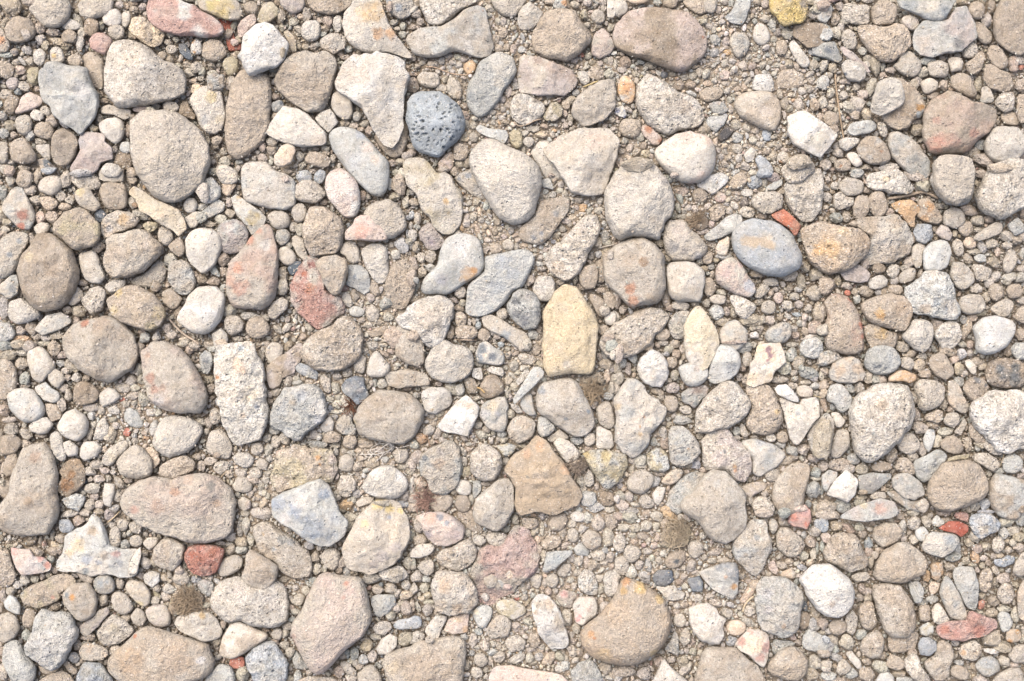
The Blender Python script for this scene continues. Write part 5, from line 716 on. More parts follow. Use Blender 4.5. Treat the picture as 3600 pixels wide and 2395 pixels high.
w 130,1230 90,1300 50,1370|4|b39b84|thin dry grass blade at the left of the smeared beige stone
w 160,850 175,920 190,970|4|b8977c|fine brown root in the grit left of the white triangular stone
T 2160 1200
l wht/cre .9|205,210 250,120 350,75 430,110 490,190 490,300 440,410 380,425 270,380 215,310|round white speckled stone below the long brown stone's right end @1
s lgr/pal .9|575,240 640,205 720,185 800,185 860,240 870,310 830,380 760,420 670,415 610,340|smooth pale bean shaped stone with tiny dark holes, left below the pale yellow pyramid ~750,250,40,c0b4a8 @1
s lgr .9|860,120 900,60 980,25 1080,35 1150,110 1170,200 1130,300 1050,360 960,390 910,400 860,370 870,250|smooth light grey stone left of the cream chip with a purple spot ~1060,240,60,b9bcbe ~1100,215,20,9fa5a9 @1
a yel/cre .5|1310,60 1340,30 1520,20 1560,130 1580,190 1470,280 1440,370 1390,385 1285,420 1195,395 1240,280 1240,200 1280,170|flat cream chip with a purple spot @3 ~1415,80,34,8a6578 ~1425,130,34,a07a88 ~1400,178,18,b07884
l lgr|1690,20 1740,-20 1860,-40 1920,30 1910,120 1840,170 1760,150 1700,90|pale grey round pebble right of the cream chip with a purple spot
g bei|E 1220 165 50 76 0|grey beige pebble left of the cream chip with a purple spot
l lgr|70,90 150,50 200,80 215,160 180,215 130,160|small grey rough chip left of the round white speckled stone
g tan|E 535 195 60 62 0|round grey brown pebble right of the round white speckled stone
g tan|E 300 40 74 56 0|brown pebble just above the round white speckled stone
g mau|E 540 430 66 52 0|mauve beige pebble under the round white speckled stone
g tan|E 522 575 66 86 -10|oval brown pebble right of the tall pale lobed stone
g bei|E 655 630 62 44 10|flat beige pebble under the blackish blue mottled rock
l gry/mau|600,490 680,430 800,400 870,410 860,480 800,540 740,630 700,590 620,560|blackish blue and mauve mottled rock under the bean shaped pale stone ~760,440,60,a59389 ~740,580,30,8f969b ~620,520,20,83898c
l cre/lgr .75|-20,560 60,440 100,360 180,345 250,380 290,450 340,500 420,540 485,640 460,710 380,810 320,840 320,960 250,1040 180,1075 100,1040 20,980 0,900 10,780 20,650|tall pale lobed stone with orange specks, in front of a bluish shoulder ~390,640,60,cfc9c0 ~225,775,14,d9a56c ~230,850,30,e0c49c ~265,690,12,d9a57c ~20,600,40,e6d2b4 @1
g bei/pal|730,660 800,560 870,480 960,400 1040,355 1130,390 1190,470 1250,520 1265,600 1200,720 1080,800 940,810 850,850 780,890 720,820|large tan stone slanting, under the smooth light grey one ~930,530,20,a8aaa8 ~860,720,20,e6dcc8 ~1200,640,50,ddd6cc @1
g tan|1190,420 1260,400 1400,395 1480,440 1500,540 1550,680 1550,780 1480,840 1340,885 1260,860 1200,780 1210,720 1260,620|brown grainy stone under the cream chip with a purple spot ~1480,640,35,d9c096 ~1330,740,20,b7a892
a wht|1465,430 1500,400 1580,395 1640,450 1700,530 1700,575 1600,540 1500,490|bright white oblong chip above the white heart shaped stone @3
a pal/cre .7|1510,515 1600,545 1700,580 1720,530 1850,515 1882,560 1882,690 1800,800 1750,870 1690,965 1620,930 1580,780 1550,640|whitish heart shaped rough stone pointing down, right of the brown grainy stone ~1670,660,30,b5babb @1
s bei/pnk|E 1750 465 80 62 10|pinkish brown pebble right of the bright white oblong chip
g bei/lgr .8|1765,880 1800,790 1850,730 1900,680 1960,640 2020,720 2020,850 1990,980 1960,1080 1880,1100 1800,1010|speckled beige oval stone right of the whitish heart shaped one
l pal/lgr|500,820 540,770 640,780 710,840 770,920 785,1030 740,1090 620,1155 530,1130 510,1050 500,920|white speckled upright stone with blue black marks ~610,980,24,8b9296 ~730,1030,16,93999b ~675,985,10,d9a06c @1
g bei/mau .7|790,880 860,840 960,800 1040,790 1090,880 1150,920 1180,960 1260,1000 1270,1120 1265,1270 1150,1320 1080,1250 1000,1180 830,1190 800,1050|wide mauve beige slab with a small orange spot ~1095,1150,26,d9b48c ~1100,1185,18,d2a07c ~1000,1010,20,aaa9a8
s pal/gry .75|1150,920 1200,900 1290,890 1400,920 1500,970 1580,1030 1560,1080 1490,1160 1400,1200 1350,1250 1270,1240 1265,1080 1200,990|pale stone with a grey striped top edge, right of the wide mauve beige slab ~1340,910,60,babdbe ~1450,970,60,c3c5c4
l bei|1360,1200 1450,1170 1520,1170 1530,1250 1480,1295 1400,1280|beige clod under the pale stone with the grey striped edge
l olv/lgr|300,1040 400,970 480,1000 500,1090 510,1190 430,1205 330,1190 300,1130|greenish grey crumbly stone left of the white speckled upright stone @1
g bei|100,1300 160,1200 250,1170 340,1210 375,1260 340,1340 250,1420 150,1380 100,1340|brown beige stone below the greenish grey crumbly one
s bei/pch|E 540 1245 115 60 -35|smooth tan almond shaped pebble at the upper left of the giant pale beige stone
g gry/bei .8|460,1480 500,1370 600,1260 700,1200 830,1210 900,1250 850,1400 750,1500 620,1568 600,1600 500,1560|light grey stone half behind the giant pale beige stone @-2
g bei/pal .8|580,1530 640,1440 700,1400 760,1320 830,1220 900,1160 980,1180 1060,1230 1130,1310 1200,1400 1230,1540 1230,1640 1180,1750 1080,1840 980,1870 920,1850 840,1750 760,1650 680,1610|giant pale beige stone in the lower right centre, lumpy and blunt cornered ~930,1300,40,d3d0ca @3
s pal|340,1400 400,1330 475,1340 450,1450 400,1520 360,1480|smooth pale pebble left of the light grey stone behind the giant pale one
g bei|E 300 1475 78 68 30|round brown grey pebble left of the smooth pale pebble
s tan/mau|1150,1330 1280,1290 1430,1290 1400,1350 1300,1410 1220,1460 1180,1400|long smooth dark beige pebble right of the giant pale beige stone @-2
g bei|1250,1480 1330,1410 1420,1440 1480,1520 1460,1600 1330,1620 1270,1560|beige stone between the giant pale beige stone and the tall grainy one
g tan/bei .8|1450,1380 1480,1280 1560,1170 1640,1110 1750,1090 1800,1150 1790,1260 1750,1400 1740,1500 1660,1590 1560,1620 1480,1560 1440,1460|tall grainy brown stone leaning right, right of the dark beige smooth pebble ~1585,1450,20,ddd0b8
s pal|E 1440 890 56 40 0|white small pebble at the base of the brown grainy stone
g tan|E 1545 880 56 66 0|round tan pebble left of the tip of the whitish heart shaped stone
s bei|1150,760 1190,760 1240,860 1210,895 1160,860|small beige pebble between the large slanting tan stone and the brown grainy one
e 30 100 50 90 0 pnk;80 200 44 50 0 lgr;30 250 40 60 0 bei;130 260 34 70 0 bei;35 340 50 70 0 bei;20 440 40 50 0 bei;180 268 28 20 0 tan;180 315 22 26 0 pch;215 340 20 20 0 bei;395 35 28 34 0 tan;450 10 60 34 0 bei;505 70 48 38 0 bei;480 115 34 30 0 blu;570 110 46 44 0 tan;630 70 36 50 0 bei;660 150 60 36 20 tan;560 20 50 40 0 tan;550 315 44 50 0 bei;395 465 70 34 20 pch;625 425 22 26 0 bei;430 520 40 26 0 bei;500 360 30 30 0 bei;1150 330 34 40 0 mau;1180 240 40 40 0 tan;1200 60 76 50 -20 lgr;1280 30 30 34 0 bei;1100 10 120 20 0 tan;1630 130 56 80 20 lgr;1560 250 80 60 0 bei;1690 200 60 70 0 tan;1530 355 96 40 0 bei;1660 340 40 30 0 bei;1750 375 64 26 0 bei;1640 410 50 34 0 cre;1780 280 90 60 20 gry;1830 330 50 40 30 lgr;1840 410 46 36 0 lgr;1630 30 60 30 0 bei;1650 290 40 30 0 bei;1720 240 30 30 0 lgr;1860 480 30 30 0 bei;1230 360 90 60 -30 bei;545 690 30 30 0 bei;495 715 26 26 0 bei;620 730 90 50 10 gry;510 770 34 34 0 tan;700 680 40 30 0 bei;600 680 30 20 0 bei;450 840 50 60 0 mau;390 860 50 30 0 tan;360 925 36 46 0 gry;460 930 50 60 0 tan;1125 830 40 50 0 lgr;1130 880 40 30 0 bei;170 1100 50 40 0 bei;240 1080 70 60 -20 pal;160 1175 44 46 0 tan;240 1130 60 40 0 bei;60 1280 40 30 -20 pal;50 1325 40 30 0 gry;90 1350 30 34 0 pch;60 1430 60 60 0 bei;130 1430 50 50 0 bei;180 1435 34 34 0 bei;190 1500 50 30 15 pal;70 1500 60 60 0 bei;20 1450 30 50 0 pal;140 1560 90 40 0 gry;480 1540 80 34 0 ora;380 1290 50 50 20 gry;750 1140 50 46 0 blu;680 1140 50 30 0 tan;770 1080 30 30 0 mau;830 1180 50 30 0 pnk;420 1210 70 30 0 tan;1570 1100 60 44 0 tan;1640 1070 50 40 0 brn;1640 1010 60 50 0 gry;1530 950 50 40 0 gry;1740 1000 60 60 0 bei;1830 1080 60 40 20 bei;1850 1210 50 50 0 gry;1850 1260 50 24 0 pal;1830 1360 70 80 0 gry;1780 1490 34 40 0 gry;1850 1510 30 60 0 bei;1250 1470 40 50 -30 bei;1380 1410 40 40 20 bei;1410 1370 50 40 0 brn;1690 1540 90 30 0 pnk
w 1820,500 1870,510 1900,520|5|d2c09c|thin straw right of the pinkish brown pebble, beside the heart shaped stone
T 2880 1200
g bei/gry|-30,220 0,110 80,75 170,95 205,150 130,200 40,235|grey brown oval pebble left of the cream lopsided stone
a pal/pch .8|90,320 110,210 200,160 300,135 370,170 400,250 430,310 400,360 310,385 190,385 100,360|cream lopsided stone under the tall brown stone with the red rim @1
g gry/blu|405,200 430,90 500,40 590,25 700,60 755,140 750,210 700,280 580,320 480,290 420,240|round grey stone with a blue black crescent mark ~540,230,25,6f7680 ~500,235,20,7c838a ~590,245,15,7c838a @1
a ora/pch|635,330 700,270 790,265 900,310 905,350 830,390 780,370 700,370 640,375|orange tan curved chip below the round grey stone with the blue mark @1
g bei|E 815 210 74 62 15|small round pebble right of the grey stone with the blue mark
g tan|1000,180 1060,100 1160,105 1190,170 1240,260 1220,340 1140,365 1060,310 1010,240|round tan stone left of the smooth grey white lumpy stone
g bei|870,400 920,350 1050,350 1150,400 1165,480 1120,580 1050,630 940,655 900,600 910,520 870,470|roundish grey brown stone below the round tan stone
l bei/pch|1190,350 1240,350 1300,430 1340,540 1400,620 1380,650 1330,680 1240,630 1180,560 1170,450|long crooked peach rock right of the roundish grey brown stone
g tan/drk|E 1435 430 122 120 0|brown stone with blue black flecks on top, near the right edge ~1440,350,35,7c7f82 ~1520,400,20,70757a
g brn/dbl .7|1520,220 1600,160 1700,140 1800,160 1930,230 1930,380 1820,430 1720,440 1600,420 1530,370|dark stone crusted blue black at the right edge ~1680,290,70,72797d ~1780,350,80,767c80 ~1780,240,50,7c8080 ~1640,250,40,73797c
s lgr .85|1755,60 1800,10 1880,10 1930,60 1930,160 1820,180 1770,120|light grey pebble at the right edge above the dark blue black crusted stone
a cre|E 1395 238 40 78 -35|small cream splinter left of the dark blue black crusted stone
l pal/wht .75|1400,580 1500,510 1600,450 1720,450 1770,430 1882,470 1960,540 1960,1010 1850,990 1700,1035 1630,990 1520,880 1420,790 1375,680|big pale white stone cut by the right edge @2
g pal/bei .8|260,680 300,580 350,500 440,420 560,395 650,390 740,365 830,440 870,540 880,640 850,780 780,850 760,900 700,950 620,1030 540,1090 480,1135 400,1120 340,1040 290,950 290,850|big pale beige stone taller than wide, under the round grey stone with the blue mark ~540,580,60,c9b9a6 ~460,840,20,b3b8b4 ~700,670,60,cfc4b6 @2
l lgr/wht|60,540 110,400 200,390 260,460 305,530 270,640 220,675 160,620 130,570|crusty white stone left of the big tall pale beige one @1
s pal|100,650 170,650 250,730 200,800 150,790|small pale pebble below the crusty white stone
g bei|100,1000 150,820 260,805 285,900 280,980 210,1050 150,1095 100,1060|beige oblong stone at the left flank of the big tall pale beige one
g bei|E 825 940 104 106 -30|beige speckled oval pebble right of the big tall pale beige one
s lgr|950,900 990,800 1060,810 1070,880 1040,980 1000,1030 960,960|light grey upright pebble with a dark tip ~1035,820,22,8d9499
g tan|950,690 1080,620 1140,640 1140,720 1100,765 980,730|dark brown angular pebble below the roundish grey brown stone
g bei|E 1215 720 84 74 -10|grey beige pebble left of the big pale white right edge stone
g tan|1370,760 1400,740 1540,880 1520,930 1450,945 1380,880|brown pebble tucked under the big pale white right edge stone
g tan|1090,960 1140,880 1240,860 1310,920 1340,1010 1260,1045 1170,1020|brown lumpy clod above the large round brown stone at the right
s bei|1230,840 1340,690 1360,760 1300,870|grey pebble slanting under the grey beige one near the right edge
l gry/lgr|870,1100 1000,1040 1100,990 1180,1050 1150,1120 1080,1200 1010,1270 950,1310 900,1250|speckled light grey forked stone left of the large round brown stone ~1050,1140,30,8f9599 ~990,1190,30,9a9fa2
g tan .85|975,1360 1020,1270 1100,1160 1200,1090 1350,1085 1480,1130 1545,1200 1540,1400 1480,1470 1350,1520 1200,1568 1080,1560 1000,1480|large round brown speckled stone in the right part, below a green leaf sliver @2
g tan/lgr|1560,1270 1620,1205 1760,1230 1882,1280 1940,1400 1930,1480 1860,1568 1830,1640 1700,1650 1600,1580 1545,1420|grey brown stone with pale patches at the right edge ~1660,1330,80,cfcac0 ~1640,1470,60,cdc6b8
s lgr|E 1780 1130 96 98 0|pale grey round stone near the right edge below the big pale white one
g bei|1390,1080 1440,1030 1540,1020 1640,1090 1670,1150 1600,1210 1500,1150|brown oval stone right above the large round brown speckled one
l bei|E 1600 960 70 110 -45|grey pebble under the big pale white right edge stone
g tan|690,1160 740,1060 820,1070 890,1160 880,1240 800,1230 710,1190|brown pebble left of the speckled light grey forked stone
s brn|470,1150 560,1090 680,1130 670,1180 560,1205 490,1190|dark brown wedge pebble at the foot of the big tall pale beige stone
l pal/gry|660,1260 730,1205 830,1220 930,1300 970,1400 880,1460 780,1440 690,1370|pale crusty stone between the dark grey folded slate and the large round brown stone @1
a gry/drk .6|350,1240 460,1210 600,1215 680,1210 660,1260 580,1330 480,1400 370,1400 350,1320|dark grey folded slate right of the white four cornered stone ~470,1290,100,9a9793 @0
a wht/pal .7|65,1400 130,1290 190,1240 245,1180 310,1230 365,1290 330,1400 260,1485 150,1440 70,1420|white four cornered stone left of the dark grey folded slate @2
s gry/mau|20,1230 90,1180 170,1200 170,1260 110,1320 60,1400 20,1340|grey mauve glossy pebble behind the white four cornered stone
a gry/ros .4|250,1568 350,1510 570,1440 690,1480 740,1560 700,1620 560,1640 420,1660 260,1640 170,1620|flat mauve grey slate with a pale rim, left of centre in the lower right ~560,1540,60,cfae9f ~400,1500,40,d9cbb0 @4
l bei|440,1430 520,1380 600,1390 630,1440 500,1460|small brown stone on the flat mauve grey slate's rim
g tan/gry|580,1370 620,1310 700,1390 850,1480 990,1450 1000,1530 940,1580 800,1540 680,1450|long dark grey brown stone under the pale crusty one
a olv|1160,1110 1200,1060 1390,1030 1380,1080 1280,1085|green dry leaf sliver on top of the large round brown speckled stone @2
e 50 280 50 40 0 tan;20 320 30 50 0 bei;45 400 56 50 0 tan;40 480 50 60 0 tan;40 560 30 90 -15 pch;20 640 20 40 0 bei;280 430 56 50 0 gry;375 430 50 60 0 bei;450 340 50 70 0 bei;510 340 50 50 0 gry;580 350 50 44 0 bei;125 600 30 36 0 gry;970 300 60 60 0 tan;920 220 60 60 0 tan;850 110 50 40 0 tan;940 140 56 40 0 bei;760 50 66 60 0 tan;800 130 40 26 0 tan;1170 90 100 60 0 brn;1240 170 50 44 0 tan;1310 120 50 50 0 lgr;1380 110 34 36 0 bei;1390 30 40 40 0 tan;1310 30 50 34 0 bei;1330 300 46 40 0 bei;1280 370 50 50 0 gry;1280 240 50 70 -15 olv;1450 190 70 40 0 tan;1500 230 50 40 0 tan;1740 80 50 60 0 brn;900 680 40 70 0 tan;880 510 50 60 0 tan;1140 580 40 60 0 tan;925 800 70 60 30 bei;1050 770 60 40 0 brn;1160 830 76 44 -15 bei;1090 920 46 60 20 bei;940 1000 46 70 0 bei;850 1060 56 50 0 bei;670 1040 60 80 20 tan;1360 940 56 80 -20 tan;1460 980 34 40 0 gry;1490 940 60 50 0 tan;1210 630 40 40 0 brn;320 1070 56 60 30 gry;190 1130 110 60 0 tan;390 1170 60 60 0 tan;260 1180 66 60 0 bei;40 1150 50 50 0 bei;30 900 90 210 10 tan;210 1510 80 60 30 gry;60 1510 90 70 0 tan;380 1440 60 34 0 tan;370 1480 60 40 0 bei;950 1510 60 70 0 bei;1520 1500 60 60 0 blu;1430 1510 50 50 0 bei;1360 1540 50 40 0 tan;1640 1190 60 40 0 gry;1850 1240 50 30 0 mau;1860 1060 30 30 0 tan;1870 440 20 30 0 bei;400 1390 50 30 0 brn;20 1370 20 50 0 gry;1860 1540 40 40 0 brn;1540 1560 50 40 0 tan
w 1700,1040 1670,1130 1650,1160|4|b5a589|thin dry stem right above the large round brown speckled stone
T 0 1795
a pnk/lgr .5|95,335 200,350 270,350 320,420 400,430 480,500 460,560 330,590 210,600 160,540 110,440|pink edged pale grey flake near the left edge, below the waisted large stone ~440,500,40,d59885 ~280,500,100,d8d3cf ~130,370,40,dfb0a6 ~380,430,40,dba89d @2
g tan|-30,330 80,345 110,460 160,600 120,680 50,710 -30,680|brown rough stone at the left edge beside the pink edged flake
a lgr/cre .42|500,500 590,380 600,250 700,160 800,130 850,35 930,80 980,200 1020,320 1150,360 1220,350 1290,330 1290,470 1250,600 1100,610 980,580 850,605 700,560 520,560|wide grey white stone with an ochre patch and a sand cemented edge ~740,310,80,dfc9a4 ~650,380,50,e0cdae ~865,190,55,baa993 ~980,400,55,bdb1a2 ~800,550,40,9aa0a2 ~920,470,35,a9adb2 ~1110,480,40,a8abae ~1080,390,40,dcb8b0 ~1230,470,50,cfc8ba ~820,450,50,bbc0c6 @1
a cre|1290,320 1300,400 1260,590 1170,590 1190,490 1240,390|cream tooth shaped splinter on the right end of the wide grey white stone @4
l blu|540,80 640,80 690,160 650,200 570,205 540,160|small blue grey rough block above the wide grey white stone with the ochre patch
g bei|E 1060 255 58 100 -5|upright beige oval pebble at the right of the wide grey white stone's top
g bei|E 1245 160 66 60 20|beige pebble under the left end of the giant reddish blotched boulder
g bei|E 1250 280 70 60 0|speckled beige pebble left of the pebble with a pointed side under the boulder
s bei|1310,290 1360,245 1465,240 1440,320 1380,370 1320,330|smooth beige pebble pointing up right, under the giant reddish blotched boulder
g bei/tan .9|1400,380 1450,290 1530,250 1640,270 1705,330 1690,440 1620,550 1560,570 1450,510 1390,440|round beige clod left of the coral red crumbly stone @1
r c98c7a/ros .9|1715,340 1800,320 1882,310 1990,325 2060,345 2070,420 2020,500 1990,560 1900,600 1800,590 1720,520 1700,420|coral red crumbly stone left of the two lobed brown pebble ~1850,330,50,d59686 ~1780,400,40,cf8672 ~1960,380,50,c58a76 ~1760,500,50,cf9a88 @2
g bei|E 1665 610 86 80 -30|brown oval pebble under the coral red crumbly stone
l pal/wht|1315,600 1380,550 1470,570 1470,650 1400,710 1340,670|white cored pebble under the wide grey white stone's right end
l pal|1480,720 1540,660 1630,720 1590,770 1520,760|small white pebble left of the mossy brown pebble
l tan/olv|1550,860 1600,780 1700,735 1840,740 1880,800 1860,900 1740,930 1600,980 1560,930|clod covered by brown dry moss, left of large pale stone with a yellowish left end ~1700,850,120,94826a
g gry/mau|1810,660 1882,620 1960,650 1975,700 1940,800 1880,780 1820,720|grey brown pebble beside the brown dry moss clod
g tan/olv .8|170,770 260,700 400,640 500,590 640,580 705,640 680,700 580,740 560,820 430,880 330,910 220,870 170,820|long grey brown stone slanting up right, near left edge beside an orange spotted round stone ~500,790,20,d3a794 ~200,750,30,a9a9a8
g bei/tan .85|580,720 680,670 820,660 870,720 900,840 870,960 790,1030 720,1010 640,920 580,840|rounded beige stone with a bright orange spot and a grey dot ~690,785,35,dda15e ~635,765,28,8c9498 @2
g bei/gry|E 970 680 108 94 0|round pebble with blue black cracks, right of the orange spotted beige stone ~940,660,30,a9b2b8 ~1000,650,24,b4b9bb
s bei/yel|1150,650 1200,630 1320,660 1390,760 1370,880 1310,890 1210,800 1150,720|smooth beige oval stone with a yellowish lower rim, right of the pebble with blue cracks ~1280,860,40,dfcfa8
g bei|1010,800 1070,740 1150,750 1240,880 1200,940 1110,965 1050,910|brown chipped stone below the pebble with blue cracks
s bei/mau|1320,920 1400,870 1530,860 1570,960 1570,1060 1460,1080 1380,1030|smooth mauve beige pebble left of the moss covered clod's lower end
g bei|1195,960 1260,890 1320,920 1360,1010 1300,1070 1220,1040|beige pebble left of the smooth mauve beige one
a bei/mau .6|720,1080 760,1040 870,970 900,920 1000,880 1025,930 960,1000 900,1070 790,1160 740,1130|mauve beige club shaped stone slanting up right, under the orange spotted beige stone @1
l bei/cre|890,1180 920,1060 1000,990 1050,945 1130,1000 1200,1060 1260,1090 1200,1150 1090,1230 980,1255|chunky beige stone with a cream face, above the smooth brown boulder at the bottom edge ~1060,1080,70,d9ceb8
l lgr/wht .85|340,960 400,905 480,940 600,920 690,1010 720,1110 700,1220 620,1320 560,1400 540,1450 400,1450 340,1390 220,1300 260,1200 320,1100|rugged grey white speckled stone near the lower left corner ~450,1250,200,d8d5d0 ~420,1480,60,c4b8a4 @2
g tan|350,1420 440,1450 550,1430 540,1500 420,1505 360,1480|brown clod under the rugged grey white stone @-2
a lgr|30,840 90,770 150,800 195,870 190,960 120,950 50,900|light grey five sided pebble near the left edge, above the round brown one
g bei|-30,960 80,930 170,990 190,1080 150,1170 60,1220 -30,1200|round pale brown stone at the left edge, near the rugged grey white stone
g tan|E 265 985 70 96 0|brown pebble left of the top of the rugged grey white stone
s lgr/gry .85|30,1230 100,1180 180,1190 230,1300 340,1440 330,1530 280,1620 150,1640 80,1500 20,1380|long smooth grey stone at the lower left corner, left of the rugged grey white one
g bei/pch|720,1300 760,1220 870,1220 960,1260 1020,1300 960,1370 830,1390 740,1360|beige lumpy pebble above the bluish grey pitted stone at the bottom edge
l blu/gry .9|720,1480 760,1410 880,1390 950,1420 990,1490 1050,1560 1040,1640 720,1640|bluish grey pitted stone cut by the bottom edge, left of the smooth brown boulder
g tan/bei .8|340,1568 450,1500 570,1465 680,1540 720,1620 330,1640|brown stone cut by the bottom edge, under the rugged grey white one
s tan/bei .75|960,1430 1010,1330 1100,1250 1200,1170 1270,1100 1350,1060 1450,1080 1600,1130 1750,1160 1882,1210 1960,1280 1985,1380 1960,1480 1880,1540 1700,1600 1500,1650 1200,1640 1060,1540|smooth brown boulder with a white spot at its right end, cut by the bottom edge ~1870,1350,40,f0ece8 ~1255,1140,20,d09070 ~1250,1350,150,cbb398 ~1600,1300,200,c9b7a3 @2
g pal/yel .85|1580,1020 1640,960 1750,930 1882,915 1930,930 2010,1010 2060,1130 1990,1190 1880,1210 1760,1160 1660,1110|large pale stone with a yellowish left end, above the smooth brown boulder's right half ~1870,950,40,dfc395
l tan|570,1400 600,1370 720,1470 710,1520 650,1500|grey brown splinter right of the foot of the rugged grey white stone
e 640 30 100 40 -15 pal;790 20 60 40 0 bei;900 10 50 34 0 tan;1010 40 60 60 40 mau;720 100 60 50 0 tan;570 250 56 46 20 tan;500 310 50 30 10 yel;340 385 80 50 10 tan;480 370 60 46 0 tan;470 450 36 40 0 gry;540 370 40 40 0 tan;560 330 26 26 0 bei;1130 130 60 60 0 bei;1030 135 40 36 20 cre;1190 205 34 34 0 pal;1140 220 24 32 -30 cre;1150 310 50 56 0 gry;1340 215 26 24 0 bei;1330 400 40 40 0 tan;1340 480 56 60 0 pal;1430 470 50 50 0 tan;1290 600 40 34 0 bei;1290 540 30 26 0 bei;1500 620 50 40 0 pch;1440 710 44 40 0 bei;1440 770 50 24 40 olv;1430 830 50 40 20 bei;1530 790 50 44 0 bei;1640 700 30 26 0 tan;1745 690 24 50 -30 pal;1800 630 60 40 0 blu;1100 670 40 60 0 bei;790 610 80 50 20 pnk;960 830 42 60 0 bei;900 800 30 44 0 tan;510 880 70 40 -20 brn;320 630 40 40 0 bei;390 610 26 34 0 bei;170 680 50 46 20 lgr;230 640 50 50 0 bei;110 740 50 44 0 bei;450 600 40 34 0 bei;500 550 36 40 0 tan;30 780 40 70 0 bei;10 890 20 50 0 tan;250 1140 50 50 30 gry;800 1160 70 50 0 tan;790 1230 60 30 0 bei;710 1240 34 60 10 tan;680 1340 60 60 0 gry;10 1270 20 80 0 tan;30 1480 50 80 0 bei;1170 990 50 46 0 tan;1060 1290 60 50 -30 bei;760 1370 30 40 0 tan;1650 550 50 40 0 bei;1080 90 40 30 0 bei
w 990,110 1040,70 1100,10|8|cbb796|dry straw under the giant reddish blotched boulder
T 720 1795
g bei/tan .8|440,110 500,90 620,110 680,180 800,240 900,330 970,380 990,470 980,600 880,650 760,600 680,540 640,470 560,440 480,350 440,220|long beige stone with grey spots reaching out from under the white and blue flint ~720,250,50,a8a9a6 ~800,280,40,a9aaa8 ~640,345,24,abb1b3 ~550,210,16,d7ba92
a bei/yel .85|1270,320 1330,220 1400,60 1460,0 1560,-90 1700,-110 1800,-60 1850,40 1900,120 1882,300 1800,430 1700,510 1600,560 1500,590 1400,560 1300,510 1262,420|faceted pinkish beige stone with a yellow rim on top, right of white and blue flint ~1700,-20,50,e5cf94 ~1480,110,50,e3cfa8 ~1600,-60,60,e5cf94 ~1700,60,25,b5bac0 ~1640,400,70,c9bfb8 ~1760,320,60,c9bfb8 ~1560,480,60,cdc2b8 ~1800,0,30,e5cf94 @2
g bei|110,530 180,430 260,400 360,430 350,520 280,580 170,620 120,590|two lobed brown pebble right of the coral red crumbly stone
g tan/bei .9|330,620 370,500 370,410 420,350 500,400 600,450 680,520 690,600 640,660 570,720 530,740 420,700 350,680|brown clod resting on the big pale beige stone, below the long stone with grey spots @4
g pal/bei .8|45,830 80,700 150,640 300,590 400,620 500,660 600,640 700,650 760,760 790,900 770,1010 700,1070 560,1075 440,1060 330,1000 210,1030 100,960 50,900|big pale beige stone with a whitish upper left face, under the brown clod ~160,760,80,e6dccc ~600,780,60,ded6cc ~330,730,60,ddd2c7 ~660,850,60,ded6cc ~590,865,25,c9bcab @1
s bei/pnk .8|1060,580 1130,565 1280,600 1430,600 1490,680 1510,800 1510,860 1550,930 1530,1040 1470,1150 1380,1220 1260,1310 1170,1420 1080,1500 1030,1510 960,1450 880,1330 820,1250 780,1160 800,1030 880,930 930,800 1000,660|largest pale pinkish stone with small red stains, near the bottom centre left ~1310,655,25,dfa894 ~1290,780,22,e0b0a0 ~1340,720,50,e0c4b8 ~820,1200,20,dba894 ~830,1140,30,ddbfae ~1200,1000,300,dccdc0 @3
g bei|1050,420 1110,350 1200,340 1250,380 1240,480 1180,565 1110,520|beige pebble above the largest pale pinkish stone
l cre|1570,570 1650,530 1800,510 1870,550 1870,610 1770,665 1640,650|cream pebble under the faceted pinkish beige stone @1
l lgr|1520,790 1600,770 1740,770 1765,840 1700,920 1620,990 1570,960 1530,880|light grey lumpy chip right of the largest pale pinkish stone
l cre|1530,1080 1600,1020 1700,1020 1725,1080 1650,1150 1560,1130|cream pebble between the largest pale pinkish stone and the blue grey pipe shaped piece
s pal|1570,1270 1620,1180 1700,1130 1770,1160 1770,1250 1700,1320 1600,1335|pale smooth pebble above the wide brown boulder at the bottom edge
s blu/dbl|1720,1030 1800,1000 1882,990 1960,950 2000,1010 1990,1080 1882,1090 1740,1095|blue grey pipe shaped piece right of the cream pebble @1
s tan/cre .7|120,1270 150,1180 230,1050 300,1010 400,1050 500,1090 590,1130 590,1170 480,1240 360,1320 230,1375 150,1340|wedge stone with pale worn lower edge, under the big pale beige stone ~300,1290,70,e6dac6 ~420,1110,30,e4dac9 ~530,1150,45,e6dac6 ~200,1340,40,ddd0bc @2
a c88470|E 295 1395 76 60 0|small brick red pebble below the wedge stone with pale worn edge
l blu/lgr .9|370,1370 440,1270 560,1200 640,1210 700,1280 780,1400 780,1440 740,1560 700,1620 480,1620 400,1470|bluish grey round rough stone cut by the bottom edge, left of largest pale pinkish stone ~600,1262,20,80878d ~660,1380,28,abb3b9 ~710,1450,14,858c92 @1
s lgr/gry|0,1540 60,1470 140,1400 250,1430 290,1560 200,1640 0,1640|pale grey stone cut by the bottom edge below the brick red pebble
g bei/tan .8|1580,1360 1700,1300 1882,1250 1980,1200 2120,1165 2280,1155 2370,1165 2420,1240 2422,1330 2390,1480 2370,1640 1700,1640 1650,1560 1640,1480|wide smooth brown boulder with two dark dots, cut by the bottom edge ~2335,1315,20,8d8b8a ~2165,1500,18,97948f ~1720,1430,70,d6c6ac ~2060,1370,200,c5b5a3 @1
g bei|1400,1480 1480,1430 1550,1410 1620,1500 1630,1600 1410,1640|speckled grey stone cut by the bottom edge, left of wide brown boulder with two dots
g bei|1230,1400 1300,1380 1400,1480 1400,1530 1300,1500|beige oblong pebble at the lower right of the largest pale pinkish stone
